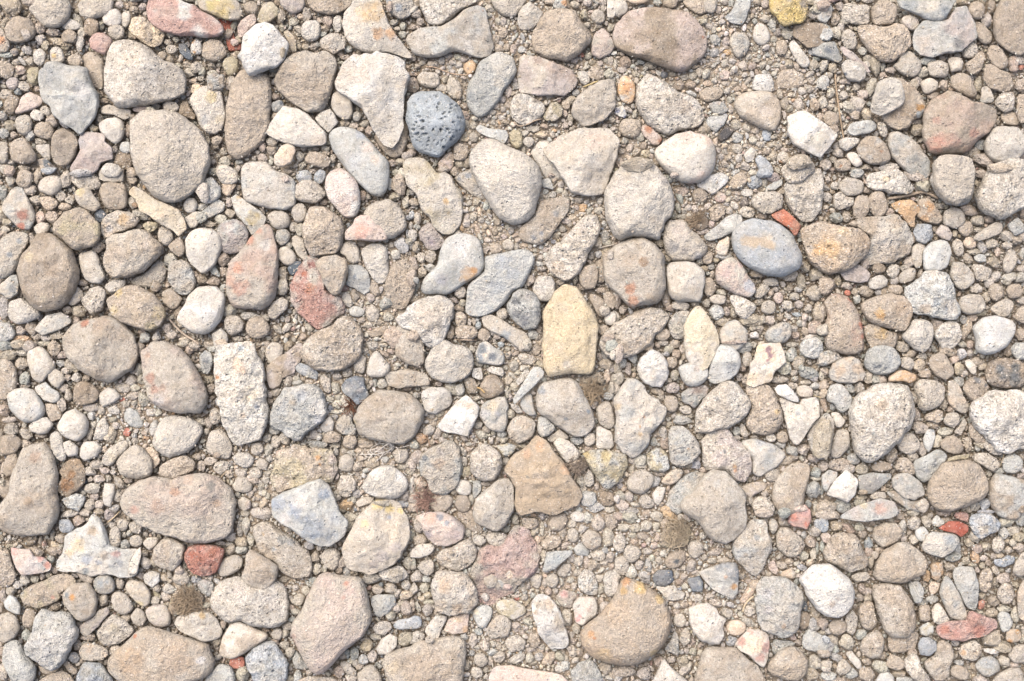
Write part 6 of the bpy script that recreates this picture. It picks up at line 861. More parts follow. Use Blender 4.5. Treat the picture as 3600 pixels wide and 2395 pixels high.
s bei/tan|820,1568 950,1520 1150,1530 1300,1600 800,1640|beige stone whose top just shows at the bottom edge below the largest pale pinkish stone
g bei|600,1130 640,1080 700,1080 730,1140 690,1190 620,1180|small beige pebble between the big pale beige stone and the largest pale pinkish one
g gry|800,1360 830,1270 900,1360 980,1450 900,1470 820,1450|grey beige stone tucked under the lower left side of the largest pale pinkish one @-2
e 520 30 100 60 0 bei;370 20 50 40 0 bei;380 140 46 80 10 pal;320 170 30 76 0 bei;330 85 26 30 0 bei;235 240 50 46 0 bei;430 80 26 26 0 bei;340 290 70 50 20 tan;425 270 36 64 -20 bei;150 300 50 30 10 bei;225 310 36 26 0 bei;240 360 50 46 0 tan;335 365 56 46 0 lgr;1340 60 70 50 20 bei;1320 140 50 60 0 bei;1250 470 50 60 0 bei;1035 545 44 56 0 bei;1100 535 26 34 0 bei;1010 430 50 60 0 tan;1230 545 40 36 0 tan;840 705 36 34 0 pal;740 630 60 30 0 tan;860 820 64 60 -30 bei;790 810 30 30 0 bei;930 735 44 44 0 bei;1000 640 40 34 0 lgr;950 670 50 20 35 lgr;780 700 30 26 0 bei;830 920 50 36 20 bei;800 1000 40 30 0 lgr;760 1060 50 40 0 bei;790 890 40 30 0 tan;740 1130 40 50 0 bei;640 1210 50 34 0 tan;730 1240 60 40 0 bei;780 1300 46 50 0 bei;350 1500 60 80 -10 bei;850 1530 44 60 0 lgr;780 1550 40 40 0 tan;1240 1480 50 60 0 tan;1340 1540 60 50 0 bei;1530 620 90 60 0 bei;1590 730 56 50 0 bei;1700 720 60 50 -10 bei;1770 760 44 56 0 bei;1850 680 50 50 0 pal;1870 480 50 60 0 bei;1620 680 26 26 0 dbl;1700 970 50 50 0 bei;1750 900 50 50 0 bei;1850 900 50 80 -10 tan;1850 780 60 50 0 pch;1810 850 40 40 0 bei;1570 1160 60 30 10 pal;1490 1240 60 60 0 olv;1480 1190 50 24 0 bei;1375 1320 50 60 0 gry;1310 1320 26 50 0 blu;1460 1370 50 46 0 lgr;1540 1340 46 60 0 pal;1380 1400 36 40 0 pal;1340 1380 40 40 0 bei;1850 1180 80 70 0 tan;1420 1440 50 30 0 bei;560 1100 40 26 0 tan;170 1050 40 40 0 tan;110 1200 40 50 0 tan;1270 1330 40 40 0 tan;1750 600 70 60 0 bei
T 1440 1795
a pnk/mau .8|50,50 150,10 300,10 400,50 480,120 515,180 480,260 360,325 260,320 180,280 130,200 110,130|pink brown chunk with blue grey crystals left of the flat pale maroon rock ~290,60,35,8f949b ~340,105,30,979ca3 ~180,220,40,b0a6a6 ~400,220,60,d0bfb8 ~260,45,20,7c8289 ~200,60,60,d9bba8 @1
s pal/cre|0,380 70,310 200,300 245,340 190,410 90,440 0,430|cream flat pebble below the pink brown chunk
g bei/tan|225,440 280,360 400,330 480,270 560,255 630,330 620,430 560,500 480,555 400,560 280,510|smooth bean shaped beige stone above the squarish rusty cream stone
l cre/ora .8|190,660 220,570 300,550 500,570 560,620 610,720 620,850 560,930 440,950 350,955 240,940 230,840 200,760|squarish cream stone with rusty mottling and a grey dot ~375,760,24,a9a4a0 ~320,680,70,dfc7ae ~280,870,70,e1d0ba ~500,750,60,ece4da ~230,660,40,e9e4dc ~450,880,60,ddc6ac @2
l d3b8ae/bei .5|530,560 600,490 640,390 700,300 800,330 880,290 920,180 990,120 1060,160 1130,250 1160,380 1190,440 1160,560 1080,620 1000,680 950,760 860,810 780,860 680,850 620,760 600,660|broad maroon and pink flat rock, partly covered with dust ~980,370,130,dcc8c0 ~1050,200,70,d5bcb6 ~690,440,70,c0a298 ~640,620,60,a79c96 ~740,560,60,b9a196 ~1110,560,50,c4aca6 ~900,480,60,cbb2aa ~830,780,60,c5b0a6 @-1
g bei/tan|E 745 650 66 80 0|brown pebble lying on the lower left part of the broad maroon flat rock
a gry|800,550 850,590 890,640 860,710 810,725 800,640|grey shard standing on the broad maroon flat rock @2
l pch/pal|E 935 590 50 46 0|small cream pebble on the lower part of the broad maroon flat rock @2
g bei|700,200 800,190 900,220 895,300 820,340 750,330 700,270|beige pebble between the coarse egg shaped stone and the broad maroon flat rock
g tan/mau|420,10 560,-40 620,80 700,200 640,215 540,190 470,90|brown stone left of the lower end of the coarse egg shaped stone @-2
l pal/cre|575,250 610,220 680,230 710,290 650,330 590,310|small cream pebble above the bean shaped beige stone's right end
g tan|1030,60 1150,60 1200,110 1150,180 1060,170 1030,110|brown clod under the tip of the big brown trapezoid slab
g tan|1200,300 1270,220 1400,230 1400,320 1300,370 1220,350|coarse brown clod above the flat greenish white four pointed chip
g tan|1265,120 1320,40 1430,20 1460,90 1400,190 1290,190|brown clod in the cluster right of the broad maroon flat rock
g bei|E 1503 230 62 72 0|round grey brown pebble above the flat greenish white chip's right tip
g bei/tan|E 1675 265 100 100 0|round coarse brown stone at the upper right of the flat greenish white chip
s pal|E 1545 55 74 52 10|small whitish pebble among brown clods under the big trapezoid slab's corner
a lgr/blu .6|1220,550 1260,380 1400,370 1500,360 1500,400 1420,460 1340,540 1240,575|flat greenish white four pointed chip ~1350,450,60,c9cfcf @3
a gry/dbl|1500,350 1570,290 1660,370 1640,420 1530,410|dark grey angular chip right of the flat greenish white one
g bei|E 1735 415 72 54 0|round beige pebble right of the dark grey angular chip
g bei|1350,560 1400,490 1490,480 1490,540 1430,620 1360,600|beige pebble under the flat greenish white chip
s bei|1100,620 1140,580 1220,590 1210,680 1180,730 1120,690|beige egg shaped pebble right of the broad maroon flat rock
s bei|E 1312 640 62 74 -10|beige pebble below the lower tip of the flat greenish white chip
l wht/bei .9|1125,900 1140,820 1210,765 1290,790 1370,900 1420,1020 1465,1150 1450,1240 1380,1280 1300,1270 1230,1200 1170,1080 1130,980|white and brown banded long oval stone left of the pale pebble with a pink mark ~1280,850,50,cdbba6 ~1180,860,40,cdc0ae ~1250,970,70,ebe7e2 ~1340,1080,40,cfc6bc ~1250,1080,50,d5d0ca ~1400,1190,50,e8e4de ~1160,930,25,cbb59a @2
g bei/lgr|1540,600 1620,530 1690,560 1730,660 1735,790 1620,780 1550,720|grey beige oval stone above the pale pebble with a pink mark
s pal/pnk|1490,870 1550,790 1700,790 1730,880 1720,950 1640,1020 1590,1070 1520,1030 1510,940|pale pebble with a pink mark left of the big teardrop stone with ochre point ~1545,990,32,dfa8a4 ~1560,960,15,d88f8f @1
l bei/ros|1340,800 1400,720 1480,740 1580,760 1500,830 1490,910 1400,880|brown and pink mottled pebble left of the pale one with a pink mark ~1420,770,40,dcb0a8
l pal|1780,600 1840,550 1920,540 1930,740 1850,810 1790,770|whitish pebble above the ochre point of the big teardrop stone
s tan/ora .8|1560,1120 1600,1060 1740,960 1840,850 1900,760 1950,620 2000,600 2080,620 2180,700 2300,770 2380,870 2415,1000 2390,1120 2320,1250 2200,1350 2080,1420 1930,1420 1800,1400 1650,1340 1580,1240|big smooth teardrop stone with an ochre point, brown and orange tinted ~1990,640,50,d7a77c ~2110,690,60,e2c58e ~2290,800,50,dfc494 ~1660,1110,35,d2a880 ~1690,1150,18,c98a5e ~1780,1300,80,cdb48e ~1620,1200,50,dfcab0 ~1960,720,40,cfae7a ~2120,1040,200,c9bcab ~2250,1300,60,dac298 @3
s lgr/gry|570,930 620,880 700,860 770,900 760,980 710,1060 690,1110 620,1060 590,1000|smooth pale blue grey pebble with a cream dot, below the broad maroon rock ~615,925,28,e8dcc4
s cre/olv .6|780,850 850,815 940,810 1040,860 1080,910 1070,950 950,1010 880,970 810,950|cream yellowish flat stone below the broad maroon rock @1
g bei/tan|700,1080 780,970 870,950 930,1000 940,1080 900,1160 800,1185 710,1170|brown stone beside the pale blue grey pebble with a cream dot
g bei|860,1200 930,1150 1000,1140 1080,1200 1050,1290 920,1310|beige clod below the brown stone beside the cream dotted pebble
g tan|E 1148 1185 62 80 -15|brown pebble left of the banded long oval stone
g bei|E 655 1370 70 66 30|pale speckled pebble above the pink slab at the bottom edge
l pal|900,1380 960,1320 1060,1310 1070,1350 990,1410 910,1410|white flat pebble just above the flat pink slab at the bottom edge
s pch/tan|1210,1400 1260,1310 1330,1280 1345,1350 1300,1420 1230,1425|peach brown pebble above the right end of the pink slab at the bottom edge
s pnk/pch .5|720,1500 780,1430 900,1415 1000,1440 1200,1470 1400,1510 1470,1520 1470,1640 730,1640|flat pink slab cut by the bottom edge, in the centre ~1350,1550,80,eadfd0 @3
l lgr/gry|1480,1450 1560,1390 1670,1360 1720,1420 1770,1510 1780,1600 1500,1580|light grey rough stone at the bottom edge right of the pink slab
a cre/lgr|130,1110 180,1030 240,960 350,955 340,1010 290,1100 260,1200 180,1180|pale chip with a straight edge below the squarish rusty cream stone
a pnk/pch|310,1110 350,1000 430,960 550,940 545,1060 540,1120 400,1140|mauve and orange brick like piece below the squarish rusty cream stone ~520,1090,40,d9b792
g bei|70,520 110,460 200,440 235,480 230,560 170,610 100,570|beige pebble left of the squarish rusty cream stone's top
s pal|E 1380 1450 54 40 -30|small white pebble at the right end of the pink slab at the bottom edge
g bei|E 620 1490 60 60 0|tan lump left of the pink slab at the bottom edge
e 20 230 30 60 0 bei;90 120 60 80 0 bei;95 270 70 50 0 tan;530 210 46 40 0 bei;880 170 46 40 0 gry;685 240 26 34 0 bei;30 480 30 50 0 pal;30 520 34 30 0 bei;60 610 60 60 0 bei;150 630 46 34 0 lgr;145 710 50 50 0 bei;40 720 44 70 0 bei;170 780 50 40 0 olv;20 880 34 70 0 tan;110 810 36 34 20 pch;170 840 60 26 0 bei;80 890 30 60 -20 bei;160 920 50 60 20 mau;210 885 30 26 0 pal;160 445 34 24 0 bei;60 1170 80 60 0 bei;180 1190 50 40 0 bei;500 1160 40 34 30 lgr;635 1110 40 40 0 lgr;580 1190 50 60 0 bei;690 1240 60 50 10 bei;770 1225 34 36 0 bei;820 1240 26 40 0 tan;620 1260 30 30 0 bei;760 1300 50 40 0 lgr;830 1350 60 60 0 bei;745 1380 30 50 0 bei;700 1460 30 30 0 bei;580 1310 36 34 0 gry;520 1420 40 50 0 tan;980 1070 46 50 0 bei;1010 990 30 30 0 bei;1090 1020 50 46 0 bei;1050 980 34 30 0 bei;1070 1080 30 28 0 bei;1030 1120 34 28 0 bei;1090 950 30 30 0 tan;1045 710 34 50 0 bei;960 730 34 26 0 pal;900 700 40 50 0 pnk;1000 660 36 30 0 tan;1060 755 26 28 0 gry;1090 690 28 36 0 bei;1240 660 26 46 0 bei;1060 800 40 40 0 bei;1135 780 28 30 0 lgr;1085 840 28 34 0 tan;970 785 40 24 -15 pnk;985 810 26 18 0 red;695 800 40 44 20 pal;1280 740 40 44 0 tan;1340 740 30 34 0 bei;1450 700 28 20 0 pch;1510 690 34 40 0 bei;1480 645 38 34 0 bei;1400 670 26 30 0 bei;1370 850 40 26 40 cre;1450 980 54 90 -10 bei;1540 570 44 40 0 bei;1620 480 34 60 0 tan;1550 470 50 46 0 bei;1690 500 60 60 0 tan;1490 440 40 40 0 bei;1790 480 40 30 0 bei;1850 430 50 50 0 bei;1830 260 60 100 0 bei;1750 620 50 40 0 bei;1755 720 34 60 0 bei;1800 900 70 80 30 bei;1760 830 40 40 0 tan;1590 170 50 46 0 pal;1410 200 40 60 0 tan;1490 120 50 40 0 bei;1640 70 50 60 0 pal;1740 100 70 80 0 bei;1850 100 60 80 0 tan;1150 190 50 50 0 tan;1220 170 24 70 0 bei;1180 270 30 40 0 pch;1185 350 40 60 0 tan;1240 430 44 60 0 bei;1430 320 40 40 0 pnk;1800 370 40 40 0 gry;970 80 40 60 -20 bei;1530 1080 44 50 0 bei;1490 1140 34 36 0 bei;1500 1200 34 36 0 bei;1220 1250 40 34 0 bei;1190 1340 40 46 0 lgr;1110 1280 50 30 0 bei;1100 1350 50 50 0 bei;1380 1340 50 50 0 bei;1440 1360 30 40 0 tan;1500 1290 50 60 0 bei;1560 1300 40 40 0 tan;1430 1430 60 50 0 lgr;1800 1440 60 60 20 tan;1860 1500 40 60 0 tan;1840 1540 50 30 0 pal;1470 1270 30 24 0 bei;1130 1400 40 30 0 bei
T 2160 1795
s bei|E 160 400 88 82 20|mauve beige smooth pebble left of the dry moss tuft, above the ochre point
g bei|0,440 70,410 130,460 140,540 80,610 0,560|brown clod above the ochre point of the big teardrop stone
g bei|E 50 300 66 100 0|pale brown rounded stone left of the small mauve smooth pebble
l olv/tan|410,250 480,150 560,130 680,120 710,200 680,300 600,350 480,350 420,310|clump of grey brown dry moss on soil, left of the giant pale stone's foot ~560,230,140,a99a86
g bei|665,330 700,275 780,265 830,320 810,400 740,450 680,400|beige rounded pebble just below the dry moss clump
g tan|450,480 500,400 580,350 650,370 660,450 600,520 500,540|brown clod with a blue dark spot above the black chip ~565,465,26,5f6a72
a dbl/drk .7|350,600 400,545 530,545 550,650 460,700 360,680|black blue rectangular chip above the big teardrop stone's right shoulder
a dbl/gry|660,630 780,600 820,660 810,750 710,745 690,690|small dark blue grey square chip between the black chip and the two coloured triangle @1
a pal/gry .7|775,565 830,540 950,500 1110,460 1140,540 1145,640 1130,760 1080,820 1020,790 900,720 820,640|pale triangular stone with a dark grey top face and a brown rim ~1060,530,90,858d95 ~1120,610,50,8d949a ~1090,690,36,c0925c ~1010,600,20,c9a488 ~960,520,40,8f959a @3
g bei/lgr .9|1090,280 1130,190 1200,130 1270,80 1350,50 1400,100 1410,180 1450,260 1460,340 1400,440 1350,560 1300,620 1220,570 1130,480 1080,380|bottle shaped speckled stone with a grey patch, right of the giant pale stone's foot ~1300,240,35,b0b3b3 ~1190,395,25,b5aca0 ~1230,530,50,dcd5cb @1
g bei/tan|1470,220 1510,150 1600,150 1680,220 1750,290 1740,370 1660,440 1570,420 1490,350|lumpy brown stone right of the bottle shaped speckled one
s pal|E 1460 140 44 76 -5|narrow pale pebble between the bottle shaped stone and the lumpy brown one
a ros/red|1600,60 1640,-20 1700,-70 1800,-30 1810,80 1770,180 1720,160 1640,150 1590,110|salmon red blocky chip above the lumpy brown stone ~1640,60,40,dc9c8c ~1760,120,30,d98c7a ~1750,20,50,d0aaa2 @1
l pal/lgr .85|1330,760 1300,700 1380,610 1450,595 1560,610 1680,680 1740,760 1700,880 1690,1000 1680,1110 1560,1170 1440,1130 1340,1060 1320,960 1310,860 1280,820|large whitish crusty stone left of the bright white round one ~1400,760,60,d3d2d2 ~1540,1050,30,cbb49e ~1400,900,50,d5d0cc @1
s wht/wht .95|1680,640 1740,560 1830,490 1882,480 1990,490 2080,560 2170,640 2210,740 2190,860 2130,950 2050,990 1940,970 1830,890 1760,800 1740,700|bright white round stone in the lower right, roundest and whitest of all ~1980,840,40,d6c9bb ~2030,790,20,dacfc4 @4
a pal/cre .85|680,900 740,860 850,850 940,890 960,950 1030,1000 1000,1080 1010,1150 960,1230 880,1230 790,1200 720,1110 690,1020|whitish five cornered stone with a bright chip at its lower right corner ~950,1160,55,efe8de ~795,1020,18,b9b2aa ~850,1000,200,ddd5cb @2
a cre/wht|350,690 450,700 550,680 590,730 660,760 640,810 540,835 480,820 430,760|cream stone under the black blue chip, at the big teardrop's right shoulder
s pal|685,790 720,760 800,770 825,810 780,840 710,830|white small pebble right of the cream stone under the black chip
s pch|E 1115 1075 100 78 0|peach white smooth pebble right of the whitish five cornered stone
a cre/ros .9|1100,1230 1180,1140 1240,1090 1330,1095 1410,1130 1430,1220 1420,1330 1370,1450 1300,1400 1230,1330 1150,1290|cream stone with maroon red sides, under the peach white smooth pebble ~1280,1220,90,ecd8bc ~1160,1200,45,c69a8c ~1390,1250,60,cba69c ~1330,1340,50,d9b0a2 ~1250,1110,25,d9a898 @1
s bei|E 602 1015 62 66 0|round beige pebble at the right edge of the big teardrop stone
g bei|590,1190 620,1100 660,1060 705,1130 700,1210 640,1255|beige pebble below the round one beside the big teardrop stone
l pal/gry|460,1280 520,1180 550,1090 590,1150 590,1260 590,1345 530,1310|pale splinter at the lower right side of the big teardrop stone
g bei/tan .85|740,1500 790,1350 810,1260 900,1240 1100,1250 1160,1290 1250,1380 1360,1440 1420,1560 1430,1640 730,1640|wide beige boulder cut by the bottom edge, left of the cream and maroon stone ~900,1350,80,d3c8b8 @1
a pal|340,1568 400,1450 450,1350 520,1440 600,1510 680,1568 680,1640 330,1640|pale pointed stone cut by the bottom edge, below the big teardrop stone
g tan/bei .9|1390,1440 1450,1350 1530,1270 1650,1240 1740,1310 1790,1400 1770,1480 1700,1568 1560,1560 1440,1510|round brown stone at the bottom edge right of the cream and maroon stone @1
g gry|1440,1290 1460,1180 1640,1200 1690,1260 1560,1270 1470,1350|grey stone tucked under the whitish crusty stone, above the round brown one @-2
l lgr|1720,1180 1790,1080 1882,1130 1990,1210 1940,1290 1780,1290 1720,1250|light grey stone below the bright white round stone
s brn/tan|E 1745 1010 60 84 0|brown pebble between the whitish crusty stone and the bright white round one
g bei|E 1245 920 60 56 0|round beige pebble left of the whitish crusty stone
l pnk|1410,500 1460,440 1490,500 1515,560 1480,595 1420,550|pale pink pebble right of the bottle shaped stone's foot
l pch/pal|1510,600 1540,560 1620,530 1680,580 1660,625 1580,625|cream speckled pebble above the whitish crusty stone
e 130 60 80 60 0 bei;40 60 60 60 0 tan;90 160 60 40 0 bei;180 160 60 50 0 tan;300 140 60 56 0 pal;300 30 50 40 0 tan;390 60 60 50 30 bei;520 60 90 50 40 ora;390 140 40 40 0 bei;470 130 50 60 0 tan;165 225 44 30 0 bei;185 290 30 30 0 pch;395 250 28 40 10 pnk;365 325 36 40 0 pnk;310 265 34 34 0 bei;260 230 60 40 0 tan;300 375 56 34 0 bei;455 395 38 40 0 pal;345 435 28 36 0 pal;230 500 46 46 0 bei;410 460 40 50 0 bei;310 510 34 80 0 gry;290 610 56 70 -30 gry;370 480 24 20 0 pal;150 570 60 60 0 pal;15 680 40 100 0 pal;570 585 34 44 0 bei;600 660 50 34 0 brn;650 700 36 34 0 pal;630 530 34 34 0 bei;640 610 34 34 0 bei;710 510 50 60 30 bei;835 505 30 26 20 wht;830 435 36 36 0 bei;930 380 70 34 -10 bei;740 570 40 30 0 bei;880 790 50 34 0 bei;930 850 60 50 0 bei;640 870 40 36 0 tan;700 850 24 20 0 pch;575 870 40 34 0 pal;570 930 36 30 0 pnk;1030 940 60 50 0 bei;1160 950 28 34 0 bei;1150 890 26 30 0 bei;1230 760 40 120 40 pch;1230 1020 70 44 30 bei;1300 690 60 50 0 tan;1170 600 40 40 0 bei;1340 655 30 30 0 pal;1230 650 30 24 0 bei;1010 460 70 30 0 bei;900 460 50 30 0 bei;1420 590 40 30 0 bei;1530 500 60 40 20 bei;1610 465 46 36 0 pch;1670 490 28 26 0 pal;1800 475 40 40 0 pch;1720 520 50 30 20 blu;1800 290 60 60 0 tan;1740 410 50 50 0 bei;1840 190 60 50 0 bei;1870 120 40 50 0 blu;1860 340 20 60 0 gry;1830 400 40 60 0 bei;1560 110 60 40 30 bei;1370 20 100 44 0 bei;1560 20 60 50 0 gry;1740 230 30 40 0 gry;1540 70 30 30 0 bei;1070 1190 50 50 0 blu;1740 880 34 60 0 dbl;1840 950 50 60 0 tan;1820 1040 40 60 0 gry;1850 1040 50 70 0 bei;1830 1390 60 80 0 bei;1810 1500 70 60 20 tan;1870 1420 30 40 0 bei;720 1200 30 46 0 tan;660 1290 30 34 0 bei;620 1380 60 50 0 tan;680 1430 40 50 0 bei;640 1470 50 50 0 bei;720 1300 36 40 0 bei;410 1390 50 60 0 tan;270 1500 70 60 0 bei;80 1480 110 50 0 tan;30 1540 50 40 0 wht;250 1440 34 30 0 tan;520 1370 40 30 0 bei;1640 1170 40 26 0 pnk
w 1180,930 1200,870 1240,820 1280,790|10|d8c4a4|short yellowish rootlet left of the whitish crusty stone
T 2880 1795
g tan/bei .85|20,400 70,300 120,220 220,195 340,210 380,290 410,390 460,450 440,540 280,580 190,520 60,475|brown stone touching the top of the bright white round stone @1
s pnk|E 65 250 56 54 -20|pale pink pebble at the left shoulder of the brown stone above the bright white one
l blu|E 40 130 54 70 0|blue grey speckled pebble left of the flat mauve grey slate
g tan/bei|485,230 500,150 600,105 700,110 780,180 740,270 600,350 520,310|brown rounded stone below the flat mauve grey slate
g tan/bei .8|500,560 510,460 570,380 700,300 800,280 880,340 970,420 1020,520 960,590 840,640 760,670 600,660 510,630|large oval brown grey stone below the brown rounded one and the mauve grey slate @2
g tan/bei .85|465,680 600,665 760,680 830,780 880,900 880,1080 840,1150 760,1165 660,1165 590,1110 540,950 510,840 480,780|smooth brown brick shaped stone standing upright in the lower right @2
g tan|615,1160 880,1090 920,1140 890,1260 770,1310 640,1300|brown stone under the lower end of the brick shaped one @-2
s pal/gry .85|930,330 1010,190 1100,200 1250,210 1300,270 1240,370 1130,440 1060,420 960,380|white stone with blue grey ridges below the bright red shard ~1180,260,60,b4b9bb ~1060,300,50,e8dfd4 ~1240,330,30,c2c5c5 @2
a b8604c/c07a68 .8|1085,160 1150,130 1200,95 1290,100 1370,140 1375,190 1310,250 1250,210 1150,190|bright brick red shard in the lower right, reddest of all @3
l ros/red|1235,60 1250,20 1320,15 1375,30 1370,110 1300,90|dull red pebble touching the brick red shard
l blu/bei .9|1370,100 1400,40 1500,20 1600,40 1660,120 1640,190 1560,210 1500,270 1430,230 1400,170|bluish speckled pitted stone right of the bright brick red shard ~1500,170,60,cfc3b0 @1
s lgr|E 945 220 66 74 -20|light grey pebble left of the white stone with blue grey ridges
a lgr|1030,90 1080,40 1170,110 1100,155 1040,140|pale angular pebble left of the bright brick red shard
g bei|E 870 120 66 70 20|beige oval pebble below the flat mauve grey slate's right end
s ora/bei|1020,500 1070,465 1140,490 1145,580 1080,650 1030,620|orange brown smooth pebble below the white stone with blue ridges
a pch|1000,690 1040,650 1110,670 1090,730 1050,785 1020,760|small peach pyramid pebble below the orange brown smooth one
s bei/gry .8|1130,640 1160,570 1220,650 1290,760 1340,900 1370,990 1310,1020 1210,1000 1140,870 1100,760|long grey beige boat shaped stone left of the striped topped one @1
l lgr/gry .9|1215,590 1250,530 1330,500 1420,530 1450,640 1460,780 1460,920 1400,920 1340,870 1290,760 1250,680|grey stone with a ribbed pale cap, right of the boat shaped stone ~1330,590,90,d0ccc4
l ros/red .7|1070,1060 1200,1020 1350,1010 1370,920 1430,930 1520,980 1620,990 1665,1060 1600,1110 1500,1160 1380,1180 1330,1205 1200,1190 1080,1150|large jagged coral pink rock in the lower right ~1150,1100,50,d59a88 ~1440,960,50,cfa79c ~1460,1100,60,cf9584 ~1250,1130,50,dcaa9c ~1590,1050,40,d5b3aa @2
s cre/yel|1030,920 1060,860 1100,845 1160,930 1205,1010 1180,1055 1080,1050 1040,1000|smooth cream yellow pebble touching the boat shaped grey stone @1
g tan|E 970 945 60 86 0|brown pebble left of the smooth cream yellow one
a lgr/olv|910,1080 1000,1020 1055,1050 1050,1130 980,1160 930,1140|greenish grey angular pebble left of the coral pink rock's end
l blu|905,1230 930,1170 1000,1160 1070,1200 1085,1280 1020,1340 930,1330|sky blue grey rough pebble below the greenish grey angular one @1
g tan/bei .9|950,1400 1060,1320 1070,1200 1160,1175 1230,1240 1240,1340 1200,1430 1180,1568 1060,1560 1000,1480|brown stone behind the sky blue grey pebble
g bei/ora|1270,1300 1320,1210 1430,1180 1490,1230 1490,1320 1420,1390 1310,1360|tan round stone with an orange patch, under the coral pink rock ~1320,1300,30,d6b088
s tan/ora|E 1785 1150 80 70 0|shiny brown pebble with orange spots near the right edge ~1740,1200,30,cf9a62 ~1820,1110,30,cba06c
g lgr|1630,960 1680,920 1750,940 1785,1030 1740,1120 1680,1120 1650,1040|pale grey upright pebble right of the coral pink rock
g gry/bei .9|1420,1420 1480,1350 1600,1330 1660,1400 1650,1480 1550,1530 1480,1510|grey speckled round stone in the lower right corner area ~1540,1400,60,b9bcbc
g bei .8|1590,1568 1650,1490 1770,1440 1870,1440 1870,1640 1560,1640|beige stone in the lower right corner, cut by the bottom edge
l wht|1505,1260 1600,1270 1670,1270 1670,1300 1590,1325 1510,1300|small white curved chip in the lower right corner area
g bei|1730,1330 1790,1240 1880,1220 1930,1300 1900,1400 1780,1400|beige stone at the right edge below the shiny brown pebble
g tan|E 1290 1490 100 70 30|brown stone at the bottom edge below the round tan one with an orange patch
l bei/cre .8|780,1420 800,1320 850,1290 910,1340 930,1430 1020,1540 1040,1640 940,1600 850,1540|curved beige stone cut by the bottom edge, below the brick shaped stone @1
g tan|E 705 1400 100 72 20|brown stone above the small white stone at the bottom edge
s lgr|510,1568 560,1490 640,1475 690,1530 690,1620 520,1620|whitish round stone cut by the bottom edge in the lower right
g tan/bei|360,1230 430,1140 540,1090 590,1150 600,1260 560,1350 480,1370 380,1310|brown lumpy stone left of the lower end of the brick shaped one
g tan|350,900 420,820 500,840 510,930 540,1020 480,1105 390,1080|brown double pebble right of the bright white round stone
s pal|240,1310 290,1280 380,1380 400,1460 350,1460 280,1380|pale finger shaped pebble near the bottom edge, below the bright white round stone
g bei|150,1480 180,1380 230,1355 310,1450 260,1500 190,1520|beige triangular pebble left of the pale finger shaped one near the bottom edge
g tan|E 435 1500 80 72 0|brown round pebble at the bottom edge left of the whitish round one
g bei|E 65 1430 66 60 0|round beige pebble at the bottom edge left of the beige triangular one
s bei|280,600 350,570 440,560 475,610 430,650 330,660|grey beige pebble between the bright white stone and the brown brick shaped one
g tan|1460,620 1500,540 1580,520 1600,590 1580,700 1530,765 1470,730|brown pebble right of the stone with a ribbed pale cap
g bei/tan|1640,720 1700,650 1780,690 1800,780 1760,860 1680,860 1630,790|round brown clod left of the right edge stone in the lower right
g bei|1770,540 1830,430 1882,360 1950,380 1940,560 1850,620 1780,600|beige stone at the right edge right of the blue striped chip
l bei/pch|1815,760 1882,620 1950,600 1950,1030 1840,1020 1820,900|pinkish beige stone cut by the right edge in the lower right
l blu|1590,450 1680,440 1720,410 1810,420 1800,480 1690,525 1620,510|blue grey striped chip near the right edge, above the brown clods
g bei|E 1640 320 66 80 0|round grey brown pebble below the bluish speckled pitted stone
a gry|810,660 900,630 970,720 940,860 870,850 830,740|grey stone with a white thread, right of the brick shaped stone
g tan|E 170 1070 90 76 -20|brown pebble under the bright white round stone
